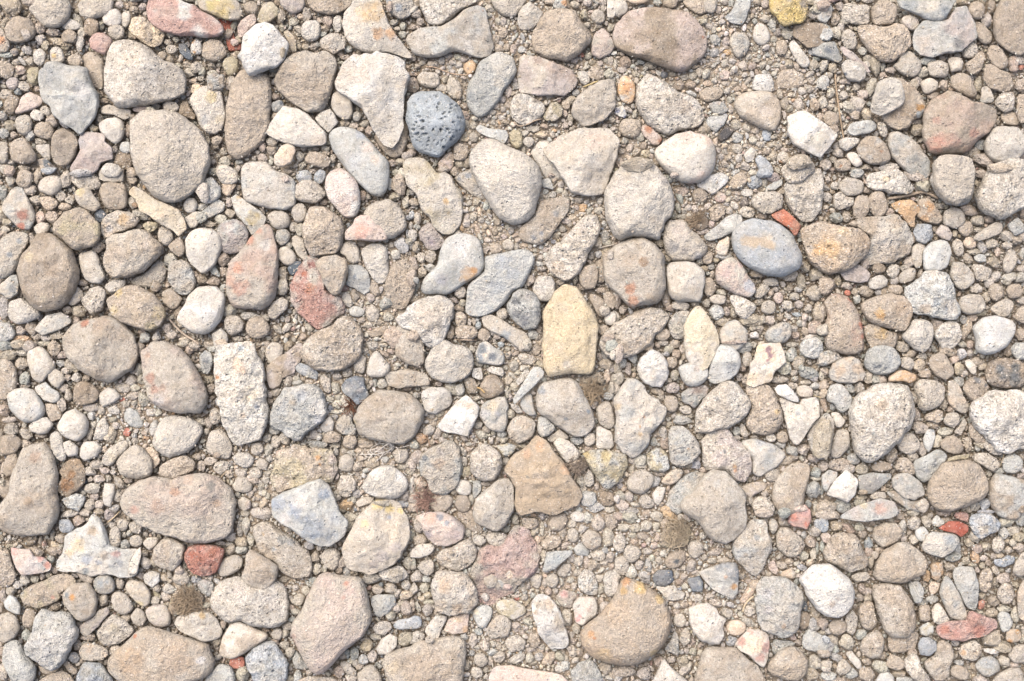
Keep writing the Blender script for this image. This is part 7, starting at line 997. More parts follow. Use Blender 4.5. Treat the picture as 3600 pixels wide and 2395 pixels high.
e 80 40 110 60 0 bei;150 140 60 50 0 tan;270 170 70 50 30 brn;400 220 50 40 0 tan;450 300 44 50 0 blu;370 150 50 40 0 bei;450 380 44 44 0 tan;740 60 40 30 0 tan;860 20 60 40 0 bei;770 160 40 70 0 lgr;870 270 50 50 30 bei;990 100 50 60 0 bei;1020 50 30 30 0 bei;1170 90 60 30 0 tan;1130 20 80 40 0 tan;1540 10 90 20 0 blu;1740 90 110 60 -40 bei;1860 60 70 80 -30 lgr;1690 210 50 56 0 lgr;1780 190 60 44 0 bei;1840 240 60 50 0 olv;1430 240 70 50 30 bei;1375 300 50 46 0 tan;1270 340 34 60 0 gry;1450 350 50 50 0 tan;1530 330 50 50 0 tan;1715 280 36 30 0 tan;1780 300 40 36 0 bei;1745 365 44 36 0 bei;1830 340 50 50 0 bei;1430 430 40 60 -25 ora;1230 430 80 50 0 gry;1350 460 44 36 0 tan;1410 500 40 30 0 bei;1500 510 34 34 0 tan;1550 480 28 28 0 tan;1450 550 30 34 0 bei;1510 440 40 30 0 bei;1660 410 50 26 0 pch;1620 550 30 50 -20 bei;1700 620 70 50 0 bei;1615 655 36 40 0 tan;1740 550 30 28 0 gry;1200 520 60 40 0 tan;880 620 50 40 0 bei;990 600 36 60 0 ora;1040 820 70 40 0 gry;950 850 50 40 0 gry;1490 870 34 50 20 red;1500 790 40 36 0 tan;1600 830 60 50 30 tan;1580 940 60 40 0 tan;1700 900 80 40 0 bei;1800 960 40 80 0 bei;1590 1180 100 80 -30 tan;1250 1210 50 40 0 gry;1680 1260 90 60 0 tan;1700 1390 60 60 0 bei;1790 1420 50 40 0 bei;1280 1400 50 40 0 gry;1470 1560 60 60 0 bei;1860 1170 30 50 0 bei;1190 600 30 30 0 tan;560 1430 80 60 0 bei;430 1390 50 40 0 tan;560 1330 60 40 0 tan;740 1500 60 46 0 tan;780 1560 80 40 0 gry;860 1320 50 60 0 tan;290 1040 60 130 10 bei;380 1130 50 50 0 gry;130 1190 60 50 20 bei;60 1270 60 100 30 lgr;40 1320 60 50 0 tan;150 1270 40 50 0 lgr;240 1210 70 70 -20 bei;160 1350 70 40 30 gry;100 1110 60 36 0 lgr;60 1190 40 50 -30 blu;30 1130 40 30 0 bei;300 1500 60 60 0 gry;90 1520 70 50 0 lgr;150 1560 120 30 0 tan;440 740 50 40 0 bei;390 720 50 50 0 tan;450 810 40 50 0 tan;370 800 40 40 0 tan;470 480 40 60 0 tan;30 330 30 60 0 gry;510 410 40 40 0 tan;560 370 50 30 0 tan;1600 420 30 30 0 bei;1090 640 40 24 0 tan;1020 1170 30 40 0 bei;1870 1100 20 40 0 bei;30 1040 64 60 0 tan
w 835,645 870,690 900,750 920,785 970,800|5|ddd8cc|white thread right of the upright brick shaped stone
"""

# ------------------------------------------------------------------ the outlines
# kind colour[/second colour] [thickness] | outline or ellipse | label  ~x,y,r,colour stains  @lift
T = 720 / 1882.0
items, ells, wires = [], [], []
tx = ty = 0
for line in DATA.strip().split("\n"):
    c0 = line[0]
    if c0 == 'T':
        _, a, b = line.split(); tx, ty = float(a), float(b); continue
    if c0 == 'e' and line[1] == ' ':
        for q in line[2:].split(";"):
            x, y, rx, ry, an, c = q.split()
            if float(rx) > 0: ells.append((tx + float(x) * T, ty + float(y) * T, float(rx) * T, float(ry) * T, float(an), c))
        continue
    p = line.split("|")
    if c0 == 'w':
        pts = [tuple(map(float, q.split(","))) for q in p[0][2:].split()]
        wires.append(([(tx + x * T, ty + y * T) for x, y in pts], float(p[1]) * T, p[2], p[3])); continue
    h = p[0].split()
    stains = [q.split(",") for q in re.findall(r"~(\S+)", p[2])]
    lift = float((re.findall(r"@(-?\d+)", p[2]) or ["0"])[0])
    label = re.split(r" [@~]", p[2])[0].strip()
    if p[1].startswith("E"):
        _, x, y, rx, ry, an = p[1].split(); x, y, rx, ry, an = map(float, (x, y, rx, ry, an))
        t = np.linspace(0, 2 * np.pi, 17)[:-1]; a = math.radians(an)
        e = 2.0 / (2.0 + 0.5 * rng.random())
        ex, ey = rx * np.sign(np.cos(t)) * np.abs(np.cos(t)) ** e, ry * np.sign(np.sin(t)) * np.abs(np.sin(t)) ** e
        w = 1 + 0.15 * noise(np.c_[1.3 * np.cos(t), 1.3 * np.sin(t), np.full(16, x * 0.37 + y)])
        pts = np.c_[x + w * (ex * math.cos(a) - ey * math.sin(a)), y + w * (ex * math.sin(a) + ey * math.cos(a))]
    else:
        pts = np.array([tuple(map(float, q.split(","))) for q in p[1].split()])
    pts = pts * T + (tx, ty)
    x, y = pts[:, 0], pts[:, 1]; x2, y2 = np.roll(x, -1), np.roll(y, -1)
    area = abs(np.sum(x * y2 - x2 * y)) / 2
    items.append(dict(k=h[0], col=h[1].split("/"), th=float(h[2]) if len(h) > 2 else None, pts=pts, label=label, area=area, lift=lift,
                      stains=[(tx + float(a) * T, ty + float(b) * T, float(r) * T, c) for a, b, r, c in stains], ell=p[1][0] == 'E'))

KINDS = {'pebble': 'pebble', 'chip': 'stone chip', 'clod': 'clod', 'shard': 'shard', 'flint': 'flint', 'flake': 'flake', 'sliver': 'splinter',
         'splinter': 'splinter', 'slab': 'flat stone', 'slate': 'flat stone', 'rock': 'rock', 'pumice': 'pumice'}
def kind_of(label):
    if 'pottery' in label: return 'pottery_chip', 'pottery chip'
    if 'dry leaf' in label: return 'dry_leaf', 'leaf'
    if 'pumice stone' in label[:40]: return 'pumice_stone', 'pumice'
    head = re.split(r",| (?:with|near|on|below|above|at|between|left|right|beside|under|touching|in|cut|just|behind|of|lying|resting|slanting|pointing)\b", label)[0]
    for w in reversed(head.split()):
        if w in KINDS:
            n = {'chip': 'stone_chip', 'sliver': 'stone_splinter', 'splinter': 'stone_splinter', 'slab': 'flat_stone', 'slate': 'flat_stone', 'shard': 'stone_shard', 'flake': 'stone_flake'}.get(w, w)
            return n, KINDS[w]
        if w in ('stone', 'moss'): break
    if 'dry moss on soil' in label: return 'mossy_clod', 'clod'
    return 'stone', 'stone'
GROUP = dict(stone='larger stones lying on the ground', pebble='pebbles lying between the stones', stone_chip='broken stone chips on the ground',
             clod='earthy clods among the stones', rock='rough rocks among the stones', stone_shard='shards among the stones', flint='flints among the stones',
             stone_flake='flat flakes among the stones', stone_splinter='thin splinters among the stones', flat_stone='flat slabs among the stones')
peb = sorted([i for i in items if kind_of(i['label'])[0] == 'pebble'], key=lambda i: -i['area'])
drop = {id(i) for i in peb[300:]}

# ------------------------------------------------------------------ height map of what already lies there
GR = 4.0; MX = 420.0             # cell size and margin, in measured units
gw, gh = int((W + 2 * MX) / GR), int((H + 2 * MX) / GR)
gx = (np.arange(gw) + 0.5) * GR - MX; gy = (np.arange(gh) + 0.5) * GR - MX
GX, GY = np.meshgrid(gx, gy)
HM = ground_z(GX, GY).astype(np.float64)
OCC = np.zeros((gh, gw), bool)

def radial(pts, c, n, ang):
    """distance from c to the (smoothed) outline for n directions"""
    if ang: q = pts
    else:   q = pts
    d = q - c; m = len(q)
    th = np.linspace(0, 2 * np.pi, n, endpoint=False)
    ux, uy = np.cos(th)[:, None], np.sin(th)[:, None]
    ax, ay = d[:, 0][None], d[:, 1][None]; bx, by = np.roll(d[:, 0], -1)[None], np.roll(d[:, 1], -1)[None]
    ex, ey = bx - ax, by - ay
    den = ux * ey - uy * ex; den = np.where(np.abs(den) < 1e-9, 1e-9, den)
    t = (ax * ey - ay * ex) / den
    s = (ax * uy - ay * ux) / den
    ok = (s >= -1e-6) & (s <= 1 + 1e-6) & (t > 0)
    r = np.max(np.where(ok, t, 0), axis=1)
    bad = r <= 0
    if bad.any(): r[bad] = np.interp(np.flatnonzero(bad), np.flatnonzero(~bad), r[~bad])
    # rounding of the corners
    w = int(round(n * (0.004 if ang else 0.013)))
    for _ in range(2):
        if w > 0:
            kk = np.arange(-w, w + 1); r = sum(np.roll(r, k) for k in kk) / len(kk)
    return th, r

def make_shape(it):
    pts = it['pts']; k = it['k']
    x, y = pts[:, 0], pts[:, 1]; x2, y2 = np.roll(x, -1), np.roll(y, -1); cr = x * y2 - x2 * y; A = cr.sum() / 2
    c = np.array([((x + x2) * cr).sum(), ((y + y2) * cr).sum()]) / (6 * A)
    # best star centre near the centroid
    best = None
    R0 = math.sqrt(abs(A) / math.pi)
    for dx, dy in [(0, 0)] + [(a * R0 * .25, b * R0 * .25) for a in (-1, 0, 1) for b in (-1, 0, 1)]:
        th, r = radial(pts, c + (dx, dy), 48, True)
        err = abs(0.5 * (r ** 2).sum() * 2 * np.pi / 48 - abs(A)) / abs(A) + 0.02 * math.hypot(dx, dy) / R0
        if best is None or err < best[0]: best = (err, c + (dx, dy))
    c = best[1]
    per = np.hypot(x2 - x, y2 - y).sum() * S
    sp = 0.00135 if R0 > 45 else 0.0016
    if k == 'p': sp = 0.0009
    n = int(np.clip(per / sp, 18, 190)); n += n % 2
    th, r = radial(pts, c, n, k == 'a')
    seed = (c[0] * 0.731 + c[1] * 0.317) % 97.0
    rg = np.random.default_rng(int(c[0] * 13 + c[1] * 7))
    amp = dict(g=0.028, s=0.014, l=0.055, a=0.034, p=0.04, r=0.06)[k]
    for _ in range(dict(g=7, s=3, l=7, a=3, p=6, r=7)[k] + (3 if it['ell'] else 0)):     # broken flats round the outline
        ph = rg.uniform(0, 2 * np.pi); cs = np.cos(th - ph)
        dlim = (r * cs).max() * rg.uniform(0.90 if it['ell'] else 0.94, 0.99)
        r = np.where(cs > 0.05, np.minimum(r, dlim / np.maximum(cs, 0.05)), r)
    U = np.c_[np.cos(th), np.sin(th), np.full(n, seed)]
    R0s = R0 * S; f1, f2, f3 = max(1.3, R0s / 0.013), max(2.4, R0s / 0.0065), R0s / 0.0034
    r = r * (1 + amp * noise(U * np.array([f1, f1, 1])) + amp * 0.6 * noise(U * np.array([f2, f2, 1])) + (amp * 0.35 if k != 's' else 0.003) * noise(U * np.array([f3, f3, 1])))
    # widths: mean radius across the short axis
    D = (r[:n // 2] + r[n // 2:]); wmin = np.sort(D)[:max(1, n // 6)].mean() * S
    th0 = it['th'] if it['th'] else dict(g=0.80, s=0.75, l=0.70, a=0.60, p=0.85, r=0.7)[k]
    Tk = wmin * 0.66 * th0
    top = Tk * (0.62 if th0 > 0.6 else 0.75); bot = Tk - top
    nexp = dict(g=2.35, s=2.3, l=2.6, a=3.4, p=2.5, r=2.6)[k]
    planes = []
    for j in range(dict(g=8, s=5, l=8, a=8, p=5, r=9)[k]):
        a = rg.uniform(0, 2 * np.pi); sl = rg.uniform(0.25, 0.75) if k in 'alr' else rg.uniform(0.25, 0.7)
        off = rg.uniform(0.62, 0.98) if k in 'alr' else rg.uniform(0.76, 1.05)
        planes.append((math.cos(a), math.sin(a), sl, off))
    planes.append((math.cos(rg.uniform(0, 6.28)), math.sin(rg.uniform(0, 6.28)), 0.14, rg.uniform(0.84, 0.97)))
    it.update(c=c, th_=th, r=r, n=n, top=top, bot=bot, nexp=nexp, planes=planes, seed=seed, R0=R0, sp=sp)
def top_height(it, rho, ang, rr):
    """height above the widest section, metres; rho 0..1, ang direction, rr outline radius there (measured units)"""
    z = np.clip(1 - rho ** it['nexp'], 0, 1) ** (1 / 2.0)
    R = it['R0']
    ux, uy = rho * rr * np.cos(ang) / R, rho * rr * np.sin(ang) / R
    kk = 45.0 if it['k'] in 'ar' else 30.0
    acc = np.exp(-kk * z)
    for (a, b, sl, off) in it['planes']:
        acc = acc + np.exp(-kk * (off - sl * (ux * a + uy * b)))
    zz = -np.log(acc) / kk
    return np.maximum(zz, 0) * it['top'] if False else np.where(z > 0, np.clip(np.minimum(z, zz + 0.04), 0, 2), 0) * it['top']

def build_stone(it):
    n, th, r = it['n'], it['th_'], it['r']
    R0m = it['R0'] * S
    mt = int(np.clip(R0m / it['sp'] * 1.15, 5, 34)); mb = max(3, mt // 4)
    phi = np.linspace(0, np.pi / 2, mt + 1)[1:]
    rt = 1 - (1 - np.sin(phi)) ** 1.0
    rt = np.sin(np.linspace(0, np.pi / 2, mt + 1)[1:] ) * 0.55 + np.linspace(0, 1, mt + 1)[1:] * 0.45
    TH = np.tile(th, mt); RHO = np.repeat(rt, n); RR = np.tile(r, mt)
    zt = top_height(it, RHO, TH, RR)
    ps = np.linspace(0, 1, mb + 1)[1:]
    RB = np.repeat(1 - 0.62 * ps ** 1.6, n); zb = -it['bot'] * np.repeat(np.sin(ps * np.pi / 2), n)
    THa = np.concatenate([[0], TH, np.tile(th, mb)]); RHOa = np.concatenate([[0], RHO, RB]); RRa = np.concatenate([[0], RR, np.tile(r, mb)])
    z0 = top_height(it, np.array([1e-4]), np.array([0.0]), np.array([1.0]))
    Z = np.concatenate([z0, zt, zb])
    X = RHOa * RRa * np.cos(THa) * S; Y = -RHOa * RRa * np.sin(THa) * S
    V = np.c_[X, Y, Z]
    V = np.vstack([V, [0, 0, -it['bot'] * 1.0]])
    # relief
    nv = len(V); sd = np.array([it['seed'], it['seed'] * 0.7, it['seed'] * 1.3])
    q = V + sd * 0.37
    k = it['k']; w = R0m
    edge = np.r_[0, RHO, np.ones(len(zb)), 1.0]
    dirn = V / np.array([1, 1, 0.8]); dirn[:, 2] += w * 0.55; dirn /= np.linalg.norm(dirn, axis=1)[:, None] + 1e-9
    a1, a2, a3 = dict(g=(.10, .055, .022), s=(.07, .022, .008), l=(.12, .085, .03), a=(.06, .055, .012), p=(.08, .04, .010), r=(.10, .09, .035))[k]
    d = a1 * w * fbm(q / (w * 0.9), 2) * (1 - 0.65 * edge ** 4)
    if k in 'lar':
        rd = 1 - np.abs(fbm(q / (w * 0.42) + 5, 2)) * 2
        d = d + a2 * w * rd * (1 - 0.5 * edge ** 4)
    else:
        d = d + a2 * w * fbm(q / (w * 0.35) + 9, 2) * (1 - 0.5 * edge ** 4)
    if k in 'glar' and w > 0.004:                 # knocks and flats, a few millimetres across
        ms = max(0.0045, w * 0.28)
        d = d + dict(g=.045, l=.06, a=.05, r=.08)[k] * w * (np.abs(noise(q / ms + 40)) - np.abs(noise(q / (ms * 1.7) + 60))) * (1 - 0.4 * edge ** 4)
    fl = min(0.0042, w * 0.3)
    d = d + min(a3 * w, 0.00042) * fbm(q / fl, 2) + min(a3 * w * .8, 0.00016) * noise(q / 0.0019)
    # chipped craters on rough stones, gas holes on pumice
    rg = np.random.default_rng(int(it['seed'] * 1000))
    if k == 'p':
        for _ in range(105):
            a, rr_ = rg.uniform(0, 6.283), math.sqrt(rg.random()) * 0.95
            hr = rg.choice([0.0010, 0.0014, 0.0019, 0.0025], p=[.42, .33, .18, .07]) * 0.78
            i = int(a / (2 * np.pi) * n) % n
            cx, cy = rr_ * r[i] * math.cos(a) * S, -rr_ * r[i] * math.sin(a) * S
            dd = np.hypot((V[:, 0] - cx) * 1.0, (V[:, 1] - cy) * 1.25)
            d = d - np.where(V[:, 2] > -0.002, 1.7 * hr * sstep(1.05, 0.55, dd / hr), 0)
    elif k in 'lr' or (k == 'g' and it['R0'] > 60):
        for _ in range(int(rg.integers(3, 9))):
            a, rr_ = rg.uniform(0, 6.283), math.sqrt(rg.random()) * 0.9
            hr = w * rg.uniform(0.06, 0.22) * (1.0 if k in 'lr' else 0.6)
            i = int(a / (2 * np.pi) * n) % n
            cx, cy = rr_ * r[i] * math.cos(a) * S, -rr_ * r[i] * math.sin(a) * S
            dd = np.hypot(V[:, 0] - cx, V[:, 1] - cy)
            d = d - 0.28 * hr * sstep(1.0, 0.3, dd / hr)
    V = V + dirn * d[:, None]
    # faces
    F = []
    i = np.arange(n); j = (i + 1) % n
    F.append(np.c_[np.zeros(n, int), 1 + j, 1 + i])
    for m in range(mt + mb - 1):
        a, b = 1 + m * n, 1 + (m + 1) * n
        F.append(np.c_[a + i, a + j, b + j]); F.append(np.c_[a + i, b + j, b + i])
    last = 1 + (mt + mb - 1) * n
    F.append(np.c_[last + i, last + j, np.full(n, nv - 1)])
    F = np.vstack(F)[:, ::-1]
    F = F[:, ::-1] if False else F
    # colour
    c1 = PALL[it['col'][0]] if it['col'][0] in PALL else lin(it['col'][0])
    pc = lambda q: PALL[q] if q in PALL else lin(q)
    c2 = pc(it['col'][1]) if len(it['col']) > 1 else c1 * np.array([1.07, 1.07, 1.08])
    if len(it['col']) > 1 and it['col'][1] in ('red', 'ros', 'ora', 'yel', 'dbl', 'drk', 'blu'): c2 = c1 * 0.74 + c2 * 0.26
    f = sstep(-0.12, 0.38, fbm(q / max(w * 0.55, 0.004) + 31, 3))
    C = c1[None] * (1 - f[:, None]) + c2[None] * f[:, None]
    C = C * (1 + 0.06 * fbm(q / 0.006 + 3, 2))[:, None] * (1 + 0.03 * rg.uniform(-1, 1))
    du = (0.06 + 0.30 * sstep(-0.25, 0.5, fbm(q / 0.011 + 71, 3)))[:, None]        # pale powder that lies on everything
    if k == 'p': du = du * 0.3
    PX, PY = it['c'][0] + V[:, 0] / S, it['c'][1] - V[:, 1] / S
    for (sx, sy, sr, sc) in it['stains']:
        dd = np.hypot(PX - sx, PY - sy) / sr
        nz = fbm(q / max(sr * S * 0.45, 0.0022) + 7, 3)
        wgt = sstep(1.15, 0.55, dd + 0.55 * nz) * (V[:, 2] > -0.3 * it['bot'])
        if sr > 25: wgt = wgt * (0.60 + 0.40 * sstep(-0.3, 0.35, fbm(q / 0.0035 + 2, 2)))
        wgt = wgt * 0.95
        du = du * (1 - 0.7 * wgt[:, None])
        C = C * (1 - wgt[:, None]) + (0.9 * lin(sc) + 0.1 * c1)[None] * wgt[:, None]
    C = C * (1 - du) + (0.75 * PALL['bei'] + 0.25 * c1.mean() * np.array([1.03, 1.0, 0.94]))[None] * du
    return V, F, C

# ------------------------------------------------------------------ ground
def soil_sheet():
    def axis(lo, hi, step):
        core = np.arange(lo, hi + step, step)
        out = np.array([0.04, 0.1, 0.2, 0.4, 0.9, 2.0, 5.0, 12.0, 30.0])
        return np.concatenate([core[0] - out[::-1], core, core[-1] + out])
    xs, ys = axis(-0.56, 0.56, 0.0022), axis(-0.42, 0.42, 0.0022)
    X, Y = np.meshgrid(xs, ys); px, py = X / S + W / 2, H / 2 - Y / S
    P = np.c_[X.ravel(), Y.ravel(), np.zeros(X.size)]
    Z = ground_z(px, py).ravel() + 0.0007 * fbm(P / 0.012, 3) + 0.0004 * noise(P / 0.003)
    V = np.c_[X.ravel(), Y.ravel(), Z]
    nx, ny = len(xs), len(ys); a = (np.arange(ny - 1)[:, None] * nx + np.arange(nx - 1)[None]).ravel()
    F = np.c_[a, a + 1, a + 1 + nx, a + nx]
    f = sstep(-0.4, 0.5, fbm(P / 0.05 + 4, 3))[:, None]
    o = mesh_obj("ground", V, F, M_SOIL, PALL['brn'] * 0.95 * (1 - f) + PALL['tan'] * 1.0 * f)
    o["kind"] = "structure"
soil_sheet()

# ------------------------------------------------------------------ the stones, one object each
for it in items: make_shape(it)
loose = []                        # pebbles past the three hundred largest, and the many small ones
order = sorted(items, key=lambda i: (i['lift'] if abs(i['lift']) > 0 else 0, -i['area']))
for it in order:
    c, R0 = it['c'], it['R0']
    rmax = it['r'].max()
    x0, x1 = int((c[0] - rmax + MX) / GR), int((c[0] + rmax + MX) / GR) + 2
    y0, y1 = int((c[1] - rmax + MX) / GR), int((c[1] + rmax + MX) / GR) + 2
    x0, y0 = max(x0, 0), max(y0, 0); x1, y1 = min(x1, gw), min(y1, gh)
    gxs, gys = GX[y0:y1, x0:x1], GY[y0:y1, x0:x1]
    an = np.arctan2(gys - c[1], gxs - c[0]) % (2 * np.pi); rad = np.hypot(gxs - c[0], gys - c[1])
    rr = np.interp(an.ravel(), np.r_[it['th_'], 2 * np.pi], np.r_[it['r'], it['r'][0]]).reshape(an.shape)
    rho = rad / rr
    Tk = it['top'] + it['bot']
    zeq = 0.04 * Tk + 0.0016 * it['lift']
    if R0 < 30: zeq -= 0.0035 * (1 - R0 / 30)
    inner = rho < 0.62
    if inner.any():
        sup = np.percentile(HM[y0:y1, x0:x1][inner], 55)
        if sup > 0.0: zeq = max(zeq, sup + 0.55 * it['bot'])
    if it['lift'] < 0: zeq = 0.04 * Tk + 0.0016 * it['lift']
    it['z'] = zeq
    hz = np.where(rho < 1, zeq + top_height(it, np.clip(rho, 0, 1), an, rr), -1)
    HM[y0:y1, x0:x1] = np.maximum(HM[y0:y1, x0:x1], hz)
    OCC[y0:y1, x0:x1] |= rho < 0.97
    k = (CAM - zeq) / CAM
    wx, wy = (c[0] - W / 2) * S * k, (H / 2 - c[1]) * S * k
    V, F, C = build_stone(it)
    V = V * np.array([k, k, 1])
    if id(it) in drop:
        loose.append((V + (wx, wy, zeq), F, C)); continue
    name, cat = kind_of(it['label'])
    o = mesh_obj(name, V, F, MATS[it['k']][int(it['seed'] * 31) % len(MATS[it['k']])], C, (wx, wy, zeq))
    o["label"] = it['label']; o["category"] = cat
    if name in GROUP: o["group"] = GROUP[name]

# ------------------------------------------------------------------ smaller pebbles and grit: too many to count
import bmesh
def ico(sub):
    bm = bmesh.new(); bmesh.ops.create_icosphere(bm, subdivisions=sub, radius=1.0)
    V = np.array([v.co[:] for v in bm.verts]); F = np.array([[v.index for v in f.verts] for f in bm.faces]); bm.free()
    return V, F
TEMPL = {}
for s in (1, 2, 3):
    V0, F0 = ico(s); L = []
    for j in range(28):
        V = V0.copy()
        for _ in range(9):                                  # flattened sides
            d = rng.normal(size=3); d /= np.linalg.norm(d); o = rng.uniform(0.60, 0.92)
            t = V @ d; V -= np.maximum(t - o, 0)[:, None] * d * 0.95
        V = V * (1 + 0.22 * fbm(V * 1.1 + j * 7.7, 2))[:, None] * (1 + (0.11 if s > 1 else 0.04) * noise(V * 3.1 + j))[:, None]
        L.append(V)
    TEMPL[s] = (L, F0)
COLS = ['tan', 'bei', 'bei', 'bei', 'pal', 'tan', 'bei', 'pal', 'lgr', 'tan', 'brn', 'bei', 'pal', 'gry', 'pch', 'cre', 'bei', 'pal']
RARE = ['ora', 'pnk', 'blu', 'yel', 'ros', 'lgr', 'wht', 'pch', 'gry', 'olv', 'dbl', 'wht', 'cre']
class Bag:
    def __init__(s): s.V, s.F, s.C, s.n = [], [], [], 0
    def add(s, V, F, C): s.V.append(V); s.F.append(F + s.n); s.C.append(C); s.n += len(V)
    def pebble(s, px, py, z, rx, ry, ang, col, sub, hz=0.78):
        L, F0 = TEMPL[sub]; V = L[rng.integers(len(L))]
        a = rng.uniform(0, 6.283); ca, sa = math.cos(a), math.sin(a)
        V = np.c_[V[:, 0] * ca - V[:, 1] * sa, V[:, 0] * sa + V[:, 1] * ca, V[:, 2]]
        a = -ang; ca, sa = math.cos(a), math.sin(a)
        X, Y = V[:, 0] * rx * S, V[:, 1] * ry * S
        k = (CAM - z) / CAM
        V = np.c_[(X * ca - Y * sa) * k + (px - W / 2) * S * k, (X * sa + Y * ca) * k + (H / 2 - py) * S * k, V[:, 2] * min(rx, ry) * S * hz + z]
        c = (PALL[col] * 0.82 + PALL['bei'] * 0.18) * (1 + 0.10 * rng.uniform(-1, 1)) * (1 + 0.03 * rng.uniform(-1, 1, 3))
        f = sstep(-0.1, 0.4, noise(V / (0.8 * rx * S) + 3))[:, None] * 0.16
        s.add(V, F0, c[None] * (1 - f) + PALL['pal'][None] * f)
    def done(s, name, mat, label, cat):
        o = mesh_obj(name, np.vstack(s.V), np.vstack(s.F), mat, np.vstack(s.C), smooth=False)
        o["kind"] = "stuff"; o["label"] = label; o["category"] = cat
        return o
def stamp(px, py, rx, ry, ang, z=None, topz=None, f=1.0):
    rm = max(rx, ry)
    x0, x1 = max(int((px - rm + MX) / GR), 0), min(int((px + rm + MX) / GR) + 2, gw)
    y0, y1 = max(int((py - rm + MX) / GR), 0), min(int((py + rm + MX) / GR) + 2, gh)
    if x1 <= x0 or y1 <= y0: return 1.0, None
    dx, dy = GX[y0:y1, x0:x1] - px, GY[y0:y1, x0:x1] - py
    ca, sa = math.cos(ang), math.sin(ang)
    u, v = (dx * ca + dy * sa) / rx, (-dx * sa + dy * ca) / ry
    q = u * u + v * v; return q, (slice(y0, y1), slice(x0, x1))
pb = Bag()
for V, F, C in loose: pb.add(V, F, C)
for (px, py, rx, ry, an, col) in sorted(ells, key=lambda e: -e[2] * e[3]):
    a = math.radians(an); q, sl = stamp(px, py, rx, ry, a)
    if sl is None: continue
    inn = q < 0.6
    hid = OCC[sl][inn].mean() if inn.any() else 0
    r = min(rx, ry)
    z = -0.0018 - 0.0035 * max(0, 1 - r / 22) + rng.uniform(-0.0008, 0.0008)
    if hid > 0.75: z = np.percentile(HM[sl][inn], 60) + 0.35 * r * S
    z = max(z, ground_z(np.array(px), np.array(py)) + 0.2 * r * S)
    pb.pebble(px, py, z, rx * 1.04, ry * 1.04, a, col if col in PALL else 'bei', 3 if r > 16 else 2)
    ok = q < 1
    HM[sl][ok] = np.maximum(HM[sl][ok], z + 0.7 * r * S * np.sqrt(1 - q[ok]))
    OCC[sl] |= q < 0.95

def scatter(bag, rlo, rhi, tries, sub, zfun, margin, over=0.12, pmask=None, flat=0.78, rare=0.07, band=None):
    cnt = 0
    PXs = rng.uniform(-margin, W + margin, tries); PYs = rng.uniform(-margin, H + margin, tries)
    Rs = rlo * (rhi / rlo) ** (rng.random(tries) ** 1.3)
    sand = sandiness(PXs, PYs)
    for i in range(tries):
        px, py, r = PXs[i], PYs[i], Rs[i]
        ci, cj = int((py + MX) / GR), int((px + MX) / GR)
        if not (0 <= ci < gh and 0 <= cj < gw) or OCC[ci, cj]: continue
        if pmask is not None and rng.random() > pmask(sand[i]): continue
        if band is not None and 0 < px < W and 0 < py < H: continue
        rx, ry, a = r * rng.uniform(0.9, 1.4), r * rng.uniform(0.65, 1.0), rng.uniform(0, 3.1416)
        q, sl = stamp(px, py, rx, ry, a)
        if sl is None: continue
        ins = q < 1
        if ins.any() and OCC[sl][ins].mean() > over: continue
        z = zfun(px, py, r)
        col = RARE[rng.integers(len(RARE))] if rng.random() < rare else COLS[rng.integers(len(COLS))]
        bag.pebble(px, py, z, rx, ry, a, col, sub, flat)
        HM[sl][ins] = np.maximum(HM[sl][ins], z + 0.6 * r * S)
        OCC[sl] |= q < (0.90 if r > 8 else 0.8)
        cnt += 1
    return cnt
gzs = lambda px, py: float(ground_z(np.array(px), np.array(py)))
# stones beyond the edge of the frame
n0 = scatter(pb, 40, 120, 3500, 3, lambda x, y, r: 0.0, 400, 0.04, band=True)
n1 = scatter(pb, 15, 40, 6000, 2, lambda x, y, r: -0.002, 400, 0.05, band=True)
# pebbles down in the gaps
n2 = scatter(pb, 11, 24, 26000, 2, lambda x, y, r: gzs(x, y) + r * S * 0.55 + rng.uniform(0, 0.002), 120, 0.10)
pb.done("pebbles", M_G, "small rounded beige and grey pebbles filling the gaps between the stones", "pebbles")
gb = Bag()
n3 = scatter(gb, 5.5, 12, 70000, 2, lambda x, y, r: gzs(x, y) + r * S * 0.8 + rng.uniform(0, 0.0012), 90, 0.14)
n4 = scatter(gb, 3.4, 7.0, 130000, 1, lambda x, y, r: gzs(x, y) + r * S * 1.0 + rng.uniform(0, 0.0008), 40, 0.3)
# crumbs that lie on the low pebbles and bank up against the stones
xs, ys = rng.uniform(0, W, 90000), rng.uniform(0, H, 90000); n5 = 0
for px, py in zip(xs, ys):
    i, j = int((py + MX) / GR), int((px + MX) / GR); z = HM[i, j]
    p = 0.27 if z < 0.0022 else 0.10 if z < 0.005 else 0.006
    if rng.random() > p * (0.55 + 0.6 * (0.5 + 0.5 * math.sin(px * 0.011 + 2) * math.cos(py * 0.013))): continue
    r = 2.2 * (5.2 / 2.2) ** (rng.random() ** 1.5)
    gb.pebble(px, py, z + 0.25 * r * S, r * rng.uniform(0.9, 1.5), r * rng.uniform(0.6, 1.0), rng.uniform(0, 3.14), COLS[rng.integers(len(COLS))], 1, 0.8); n5 += 1
gb.done("grit", M_GRIT, "fine beige grit and tiny gravel lying in the gaps between the stones", "grit")
print("counts", len(items), len(loose), len(ells), n0, n1, n2, n3, n4, n5, gb.n, pb.n)

